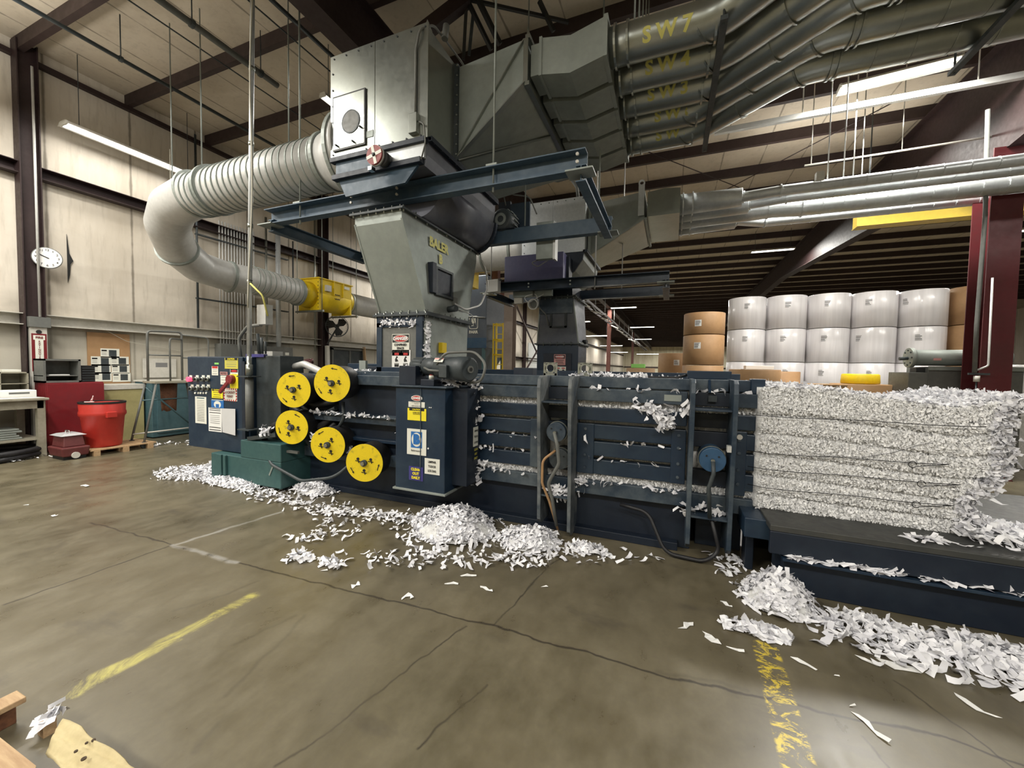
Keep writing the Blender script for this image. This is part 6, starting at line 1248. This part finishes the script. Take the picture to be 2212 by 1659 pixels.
# ------------------------------------------------------------------ paper rolls and the press
def roll(c, r, z0, z1, mat, label, group, name='paper_roll', lab=True, ang=0, cat='paper roll'):
    t = thing(name, (c[0], c[1], z0), label, cat, group)
    MB().lathe((c[0], c[1], z0), [(r - .01, .003), (r, .012), (r, z1 - z0 - .012), (r - .01, z1 - z0 - .003)], 48).build('roll_body', mat, t)
    MB().cyl((c[0], c[1], z1 - .004), (c[0], c[1], z1), r * .16, 20).build('core', 'bale_brown', t)
    if lab:
        w_, h_ = (.16, .16) if mat == 'kraft' else (.17, .2); zc = z1 - .28; mb = MB()
        def cp(a, z, o=.003): return V(c[0] + (r + o) * math.sin(a + ang), c[1] - (r + o) * math.cos(a + ang), z)
        if mat == 'kraft':
            n = 6; vs = [cp(-w_ / 2 / r + w_ / r * i / n, zc + s * h_ / 2) for i in range(n + 1) for s in (-1, 1)]; pt = MB().add(vs, [(2 * i, 2 * i + 2, 2 * i + 3, 2 * i + 1) for i in range(n)]).build('roll_label', 'white', t)
        else: pt = t
        for k in range(5):
            zz_ = zc + h_ * (.36 - .17 * k); f_ = RNG.uniform(.5, .9); n = 4; a0 = -w_ * .42 / r; a1 = a0 + w_ * f_ / r * .9; m_ = len(mb.v)
            mb.add([cp(a0 + (a1 - a0) * i / n, zz_ + s * (.010 if k % 2 else .006), .005) for i in range(n + 1) for s in (-1, 1)], [(2 * i, 2 * i + 2, 2 * i + 3, 2 * i + 1) for i in range(n)])
        mb.build('print', 'grey_text', pt)
    return t
cn = ['leftmost', 'second from left', 'middle', 'fourth from left', 'rightmost']; ln = ['bottom, hidden low', 'third from top', 'second from top', 'topmost']
for i in range(5):
    for k in range(4):
        roll((2.02 + .985 * i, 13.5), .485, .02 + .935 * k, .02 + .935 * (k + 1) - .01, 'roll_white', 'white wrapped paper roll in the %s stack, %s of its stack' % (cn[i], ln[k]), 'white paper rolls in stacks', ang=(-.35 - .07 * i + RNG.uniform(-.5, .5)), lab=k > 0)
for k, (z0, z1) in enumerate(((.02, .96), (.97, 1.74), (1.75, 2.52), (2.53, 3.09))):
    roll((.76, 11.5), .49, z0, z1, 'kraft', 'tall brown paper roll stack left of the white rolls, %s roll' % ['bottom', 'lower middle', 'upper middle', 'top'][k], 'brown rolls left of the white ones', ang=-.35, lab=k in (1, 3, 2))
for k in range(4): roll((6.98, 13.5), .485, .02 + .945 * k, .955 + .945 * k, 'kraft', 'brown paper roll just left of the red column, %s' % ['bottom', 'third from top', 'second from top', 'topmost'][k], 'brown rolls behind the red column', ang=.2)
for k in range(4): roll((8.15, 12.9), .485, .02 + .945 * k, .955 + .945 * k, 'kraft', 'brown paper roll at the right picture edge, %s' % ['bottom', 'third from top', 'second from top', 'topmost'][k], 'brown rolls behind the red column', ang=-.6)
for k in range(2): roll((.02, 12.9), .40, .02 + 1.05 * k, 1.06 + 1.05 * k, 'kraft', 'smaller brown roll half hidden behind the tall brown stack, %s' % ['lower', 'upper'][k], 'small brown rolls', ang=.3)
for k in range(2): roll((1.62, 9.6), .47, .02 + .82 * k, .83 + .82 * k, 'kraft', 'broad low brown roll behind the end of the baler, %s one' % ['lower', 'upper'][k], 'broad low brown rolls', ang=-.9, lab=k == 1)
roll((2.22, 10.3), .38, .02, 1.62, 'kraft', 'plain brown roll tucked behind the broad low roll', None, lab=False)
roll((3.45, 9.75), .47, .02, 1.40, 'kraft', 'brown roll with the yellow disc lying on top', None, lab=False)
t = thing('yellow_disc', (3.45, 9.75, 1.41), 'flat round yellow drum lid lying on a brown roll above the bale', 'lid'); MB().lathe((3.45, 9.75, 1.405), [(.29, 0), (.30, .02), (.29, .17), (.27, .19)], 36).build('disc', 'yellow_paint', t)
roll((2.75, 9.6), .40, .02, 1.28, 'kraft', 'brown roll under the small pallet', None, lab=False)
pl = thing('pallet', (2.75, 9.5, 1.285), 'small wooden pallet lying on a brown roll above the bale', 'pallet')
for y in (9.15, 9.55, 9.95): MB().box(2.3, 3.05, y, y + .08, 1.285, 1.36).build('stringer', 'wood', pl)
for k in range(6): MB().box(2.3 + .13 * k, 2.4 + .13 * k, 9.12, 10.06, 1.36, 1.38).build('deck_board', 'wood', pl)
tag(MB().box(1.45, 1.95, 9.5, 9.8, 1.655, 1.73).build('white_carton', 'white', bevel=.005), 'white carton on the broad low brown roll', 'carton')
q = P(1383, 800, y=14.4)
roll((q.x, 14.5), .48, .02, 1.66, 'bale_brown', 'low brown roll far behind with a green box on it', None, lab=False)
tag(MB().box(q.x - .3, q.x + .15, 14.3, 14.7, 1.665, 1.80).build('green_carton', 'green_box', bevel=.01), 'bright green box on the far brown roll', 'box')
pr = thing('roller_press', (4.3, 9.4, 0), 'grey machine with a horizontal steel roller left of the red column', 'machine')
MB().box(3.86, 4.12, 9.0, 9.7, .06, 1.64).build('cabinet', 'grey_paint', pr, .01); MB().box(4.12, 5.3, 9.02, 9.7, .06, 1.74).build('cabinet', 'grey_paint', pr, .01); MB().box(3.9, 5.25, 9.05, 9.65, 0, .06).build('plinth', 'black', pr)
MB().box(4.12, 5.3, 8.98, 9.02, 1.68, 1.75).build('top_rail', 'hopper_steel', pr); MB().box(4.0, 4.14, 9.1, 9.3, 1.62, 1.72).build('bearing_block', 'black', pr)
MB().cyl((3.98, 9.2, 1.90), (5.2, 9.2, 1.90), .14, 28).build('roller', 'hopper_steel', pr); fl_ = MB().cyl((3.92, 9.2, 1.90), (3.98, 9.2, 1.90), .175, 28).build('roller_flange', 'hopper_steel', pr); MB().cyl((3.8, 9.2, 1.88), (3.92, 9.2, 1.89), .03, 12).build('shaft', 'dark_grey', pr)
mb = MB(); bolts(mb, [(3.92, 9.2 + .13 * math.cos(k * pi / 4), 1.9 + .13 * math.sin(k * pi / 4)) for k in range(8)], (-1, 0, 0), .015, .012); mb.each('bolt', 'dark_grey', fl_)
MB().box(4.2, 4.3, 9.05, 9.08, 1.85, 1.89).build('red_label', 'pink', pr); MB().box(4.72, 4.90, 9.01, 9.02, 1.42, 1.60).build('data_plate', 'sign_white', pr); MB().box(4.84, 4.89, 9.005, 9.01, 1.52, 1.58).build('plate_mark', 'grey_text', pr)
t = thing('air_hoses', (4.35, 8.3, 1.4), 'dark hoses and small valve hanging down the left side of the red column', 'hose')
a, b_ = P(2148, 320, y=8.3), P(2100, 810, y=8.3)
MB().sweep(bend([V(a.x - .1, 8.3, 5.6), P(2128, 470, y=8.3), P(2110, 700, y=8.3), P(2105, 805, y=8.3)], .5), .028, 8).build('hose', 'grey_paint', t); MB().sweep(bend([P(2144, 600, y=8.3), P(2135, 790, y=8.3), P(2110, 800, y=8.3)], .05), .014, 8).build('hose', 'duct_grey', t)
q = P(2110, 812, y=8.3); MB().cyl(q, q - V(0, 0, .09), .035, 12).build('valve', 'white_paint', t); MB().bar(q + V(-.1, 0, .03), q + V(.14, 0, .03), .03).build('manifold', 'dark_grey', t); MB().cyl(q - V(0, 0, .09), V(q.x, 8.3, .02), .012, 6).build('drain_pipe', 'dark_grey', t)
t = thing('old_bale', (6.0, 10, 0), 'greyish paper bale right of the red column at the picture edge', 'bale'); MB().box(5.42, 6.9, 9.5, 10.6, 0, 1.8).build('bale_body', 'bale_core', t, .05)

# ------------------------------------------------------------------ shredded paper on the floor
def pile(name, label, c, ax, ay, h, n, spread=1.0, size=((.025, .08), (.010, .030)), core=True, rot=0.):
    """heap centred at c; ax, ay radii"""
    t = thing(name, (c[0], c[1], 0), label, 'paper'); t['kind'] = 'stuff'
    ca, sa = math.cos(rot), math.sin(rot)
    rad = np.sqrt(RNG.uniform(0, 1, n)) * (1 + (RNG.uniform(0, 1, n) > .8) * RNG.uniform(0, .45 * spread, n)); an = RNG.uniform(0, 2 * pi, n)
    x0, y0 = rad * np.cos(an) * ax, rad * np.sin(an) * ay
    lump = 1 + .25 * np.sin(an * 3 + c[0]) ; hh = h * np.clip(1 - (rad / lump) ** 1.7, 0, 1)
    z = hh * RNG.uniform(.72, 1.18, n) + .012 + RNG.uniform(0, .012, n)
    pos = np.stack([c[0] + x0 * ca - y0 * sa, c[1] + x0 * sa + y0 * ca, z], 1)
    gx = np.stack([np.cos(an) * h / ax, np.sin(an) * h / ay, np.ones(n)], 1)
    strips('shreds', 'paper', pos, gx, size[0], size[1], .8, .42, parent=t, extra=.004)
    if core and h > .05:
        mb = MB(); prof = [(max(.01, q_), h * .86 * max(0, 1 - q_ ** 1.7) + .002) for q_ in np.linspace(.95, .02, 8)]; m_ = 28; vs = []
        for q_, z_ in prof: vs += [(c[0] + q_ * (ax * math.cos(j * 2 * pi / m_) * ca - ay * math.sin(j * 2 * pi / m_) * sa), c[1] + q_ * (ax * math.cos(j * 2 * pi / m_) * sa + ay * math.sin(j * 2 * pi / m_) * ca), z_) for j in range(m_)]
        fs = [(i * m_ + j, i * m_ + (j + 1) % m_, (i + 1) * m_ + (j + 1) % m_, (i + 1) * m_ + j) for i in range(7) for j in range(m_)]
        mb.add(vs, fs, True); o = mb.build('heap_core', 'bale_core', t); o['kind'] = 'stuff'
    return t
def FP(u, v): q = P(u, v, z=0); return (q.x, q.y)
def scatter(name, label, pts, n, s, size=((.03, .09), (.012, .034)), zmax=.02):
    """loose scraps along a floor polyline given as world points with radius"""
    t = thing(name, (pts[0][0], pts[0][1], 0), label, 'paper'); t['kind'] = 'stuff'
    P_ = []
    for _ in range(n):
        i = RNG.integers(0, len(pts) - 1); f_ = RNG.uniform(); a = np.array(pts[i][:2]) * (1 - f_) + np.array(pts[i + 1][:2]) * f_
        P_.append((a[0] + RNG.normal(0, s), a[1] + RNG.normal(0, s * .8), .012 + RNG.uniform(0, zmax)))
    strips('shreds', 'paper', np.array(P_), np.tile([0, 0, 1.], (n, 1)), size[0], size[1], .7, .3, parent=t, extra=.004)
    return t
pile('shredded_paper_heap', 'flat heap of white paper shreds left of and under the green tank', (-6.0, 3.75), .62, .42, .10, 1700)
pile('shredded_paper_heap', 'long low heap of white shreds in front of the green tank', (-5.35, 3.36), .55, .13, .07, 700)
pile('shredded_paper_heap', 'thin fan of shreds trailing left of the green tank', (-6.35, 3.42), .55, .30, .03, 380, core=False)
pile('shredded_paper_heap', 'heap of shreds under the lowest wire spools', (-4.10, 3.60), .30, .16, .11, 650)
scatter('paper_scatter', 'scattered shreds from the tank corner to under the tall side box', [(-4.8, 3.3), (-4.2, 3.25), (-3.5, 3.2), (-2.9, 3.25), (-2.4, 3.35)], 420, .11)
pile('shredded_paper_heap', 'largest mound of white shreds on the floor before the tall side box', (-1.92, 3.30), .42, .33, .20, 1900, spread=1.3, size=((.025, .09), (.010, .034)))
pile('shredded_paper_heap', 'rounded heap of shreds against the base near the first ribs', (-1.16, 3.38), .27, .24, .10, 620, size=((.025, .09), (.010, .034)))
scatter('paper_scatter', 'loose shreds between the largest mound and its right neighbour', [FP(760, 1200), FP(900, 1215), FP(1050, 1210), FP(1150, 1215), FP(1200, 1190)], 190, .10)
pile('shredded_paper_heap', 'clump of scraps at the front left of the largest mound', FP(645, 1208), .13, .08, .02, 46, core=False, size=((.03, .09), (.012, .036))); pile('shredded_paper_heap', 'second clump of scraps at the front left, beside the first', FP(712, 1220), .12, .07, .02, 46, core=False, size=((.03, .09), (.012, .036)))
scatter('paper_scatter', 'thin scraps in the gap left of the largest mound', [FP(690, 1115), FP(740, 1140), FP(650, 1165), FP(760, 1150)], 70, .10)
pile('shredded_paper_heap', 'small heap of shreds between the two pairs of ribs', FP(1270, 1190), .16, .10, .04, 120, core=False, size=((.025, .09), (.010, .034)))
scatter('paper_scatter', 'few scraps right of the small heap under the slats', [FP(1240, 1200), FP(1330, 1215), FP(1420, 1200)], 26, .07)
scatter('paper_scatter', 'small scraps by the foot of the right-hand ribs', [FP(1530, 1205), FP(1600, 1215), FP(1560, 1240)], 50, .05)
pile('shredded_paper_heap', 'tall pointed mound of shreds at the corner of the run-out table', (.73, 3.16), .21, .20, .19, 820, size=((.03, .095), (.012, .035)))
pile('shredded_paper_heap', 'low clumps of scraps above the end of the yellow floor line', FP(1630, 1365), .20, .06, .02, 85, core=False, size=((.04, .11), (.02, .045)))
pile('shredded_paper_heap', 'broad spread of shreds along the run-out table, left part', (1.25, 3.04), .32, .16, .03, 300, core=False, size=((.03, .11), (.012, .036)))
pile('shredded_paper_heap', 'broad spread of shreds along the run-out table, right part', (1.80, 3.02), .42, .18, .05, 520, core=False, size=((.03, .12), (.014, .04)))
scatter('paper_scatter', 'loose larger scraps in front of the broad spread at right', [(.95, 2.86), (1.4, 2.78), (1.95, 2.82)], 70, .07, ((.05, .13), (.02, .05)))
scatter('paper_scatter', 'bits of paper on the floor by the rolling ladder', [(-9.2, 4.3), (-8.8, 4.7), (-8.6, 5.2)], 60, .15)
scatter('paper_scatter', 'few bits of paper on the floor under the work table', [(-9.6, 2.5), (-9.5, 3.1)], 24, .12)
scatter('paper_scatter', 'white bits on the floor beyond the crumbling bale end', [(3.0, 4.6), (4.2, 5.4)], 40, .25)
single = [(768, 1265, .07, .035, 1.3, 'small upright scrap left front of the largest mound'), (880, 1292, .07, .06, .3, 'squarish scrap alone in front of the largest mound'), (975, 1262, .10, .03, .5, 'bent scrap just right of the squarish one'),
    (1052, 1272, .11, .03, -.3, 'curled scrap furthest forward on the centre floor'), (1176, 1266, .04, .03, .4, 'tiny scrap on the crack right of centre'), (1012, 1246, .12, .03, .4, 'long curled scrap beside the curled one'), (1484, 1353, .08, .075, .1, 'five-sided scrap left of the yellow floor line'),
    (1537, 1378, .10, .05, -.4, 'notched scrap left of the yellow line top'), (1568, 1306, .08, .025, -.6, 'thin scrap left of the tall pointed mound'), (1588, 1404, .09, .02, -.2, 'slim curved scrap beside the yellow line top'), (1735, 1435, .12, .025, -.4, 'slim twisted scrap right of the yellow line'),
    (1938, 1440, .16, .06, -.3, 'largest winged scrap in front of the spread at right'), (1873, 1430, .10, .025, -.7, 'small twisted scrap left of the winged scrap'), (1809, 1463, .022, .015, 0, 'tiny round bit between yellow line and winged scrap'), (1842, 1527, .025, .018, 0, 'tiny round bit lower right of the yellow line'),
    (1881, 1573, .15, .04, -.9, 'long pointed scrap at the lower right'), (2107, 1527, .15, .035, -1.0, 'zigzag scrap near the right edge'), (55, 1092, .05, .03, .2, 'lone scrap on the floor at far left'), (185, 1050, .14, .06, .1, 'folded scrap left of the flat heap'), (118, 1115, .08, .03, .2, 'lone scrap nearest the left wall on open floor'), (700, 1235, .05, .03, .5, 'lone scrap in front of the clumps')]
for u, v, l, w_, a, lab in single:
    x, y = FP(u, v); rt = V(math.cos(a), math.sin(a), 0); up_ = V(-math.sin(a), math.cos(a), 0); c = V(x, y, .004); mb = MB()
    n = 3 if l > .06 else 1; ks = RNG.uniform(-.5, .5, n + 1) * w_ * 1.1; wd = w_ * RNG.uniform(.35, 1.0, n + 1) / 2; wd[0] *= .6; wd[-1] *= .5; hz = [0, .014 * RNG.uniform(.4, 1), .003, .018 * RNG.uniform(.3, 1)]; sk = RNG.uniform(-.3, .3, n + 1) * w_
    vs = []
    for i in range(n + 1):
        s_ = i / n - .5; q = c + rt * l * s_ + up_ * ks[i]; vs += [q - up_ * wd[i] - rt * sk[i] + UP * hz[i] * .4, q + up_ * wd[i] + rt * sk[i] + UP * hz[i]]
    mb.add(vs, [(2 * i, 2 * i + 2, 2 * i + 3, 2 * i + 1) for i in range(n)], False); o = mb.build('paper_scrap', 'white'); md = o.modifiers.new('thick', 'SOLIDIFY'); md.thickness = .0015; o.location.z = .003
    tag(o, 'single white paper scrap, ' + lab, 'paper scrap', 'single paper scraps on the floor')

# ------------------------------------------------------------------ pallet at the lower left corner
pl = thing('pallet', (-2.6, .3, 0), 'rough wooden pallet corner at the lower left of the picture', 'pallet')
for x in (-2.62, -3.15, -2.1): MB().box(x - .04, x, -.6, .74 if x == -2.62 else .60, .0, .10).build('stringer', 'wood_dark', pl, .004)
MB().box(-2.66, -2.57, -.3, .755, .10, .125).build('edge_board', 'wood', pl, .004)
for k in range(8): MB().box(-3.3, -1.95, .50 - .16 * k, .60 - .16 * k, .10, .12).build('deck_board', 'wood', pl, .004)
a = P(62, 1600, z=.125); MB().prism([P(-30, 1590, z=.14), P(0, 1600, z=.14), P(78, 1662, z=.14), P(60, 1760, z=.14), P(-60, 1700, z=.14)], (0, 0, .014)).build('face_board', 'wood', pl)
t = thing('torn_cardboard', (-2.2, .7, 0), 'crumpled tan sheet with dark holes lying on the pallet corner', 'cardboard')
cpx = [(100, 1628), (128, 1562), (146, 1552), (185, 1566), (222, 1588), (262, 1606), (330, 1664), (380, 1720), (200, 1740)]
nu, nv = 18, 12; A, B_, C_, D_ = (P(98, 1630, z=.10), P(136, 1553, z=.15), P(395, 1735, z=.12), P(215, 1760, z=.10))
vs = []
for i in range(nu + 1):
    for j in range(nv + 1):
        s_, r_ = i / nu, j / nv; q = (A * (1 - r_) + B_ * r_) * (1 - s_) + (D_ * (1 - r_) + C_ * r_) * s_
        wob = .008 * abs(math.sin(s_ * 7 + r_ * 3)) + .010 * abs(math.sin(r_ * 6 - s_ * 4)) + .003 * RNG.normal(); e_ = .004 * math.sin(s_ * 17) * (r_ == 1)
        vs.append(q + V(e_, e_, wob))
sh = MB().add(vs, [(i * (nv + 1) + j, i * (nv + 1) + j + 1, (i + 1) * (nv + 1) + j + 1, (i + 1) * (nv + 1) + j) for i in range(nu) for j in range(nv)], True).build('sheet', 'cardboard_pale', t); md = sh.modifiers.new('thick', 'SOLIDIFY'); md.thickness = .006
for u, v, r_ in ((202, 1600, .008), (187, 1606, .006), (164, 1624, .007), (181, 1640, .010)): q = P(u, v, z=.152); MB().cyl(q - V(0, 0, .0), q + V(0, 0, .004), r_ * .8, 12).build('hole', 'dark_hole', sh)
t = thing('white_wrapper', (-2.4, .72, 0), 'small crumpled white wrapper by the pallet corner', 'wrapper')
a = P(100, 1548, z=.07); pts = RNG.normal(0, .018, (14, 3)) + np.array(a); strips('wrapper', 'paper', pts, np.tile([0, 0, 1.], (14, 1)), (.04, .07), (.02, .04), .9, .6, parent=t); MB().box(a.x - .02, a.x + .03, a.y - .02, a.y + .02, 0, .06).build('block', 'wood', t)

# far side of the hall
struct(MB().box(25.8, 26, -12, 100, 0, ZC).build('wall_right', 'wall_liner'))
struct(MB().box(-12, 26, -12, -11.8, 0, ZC).build('wall_front', 'back_liner'))
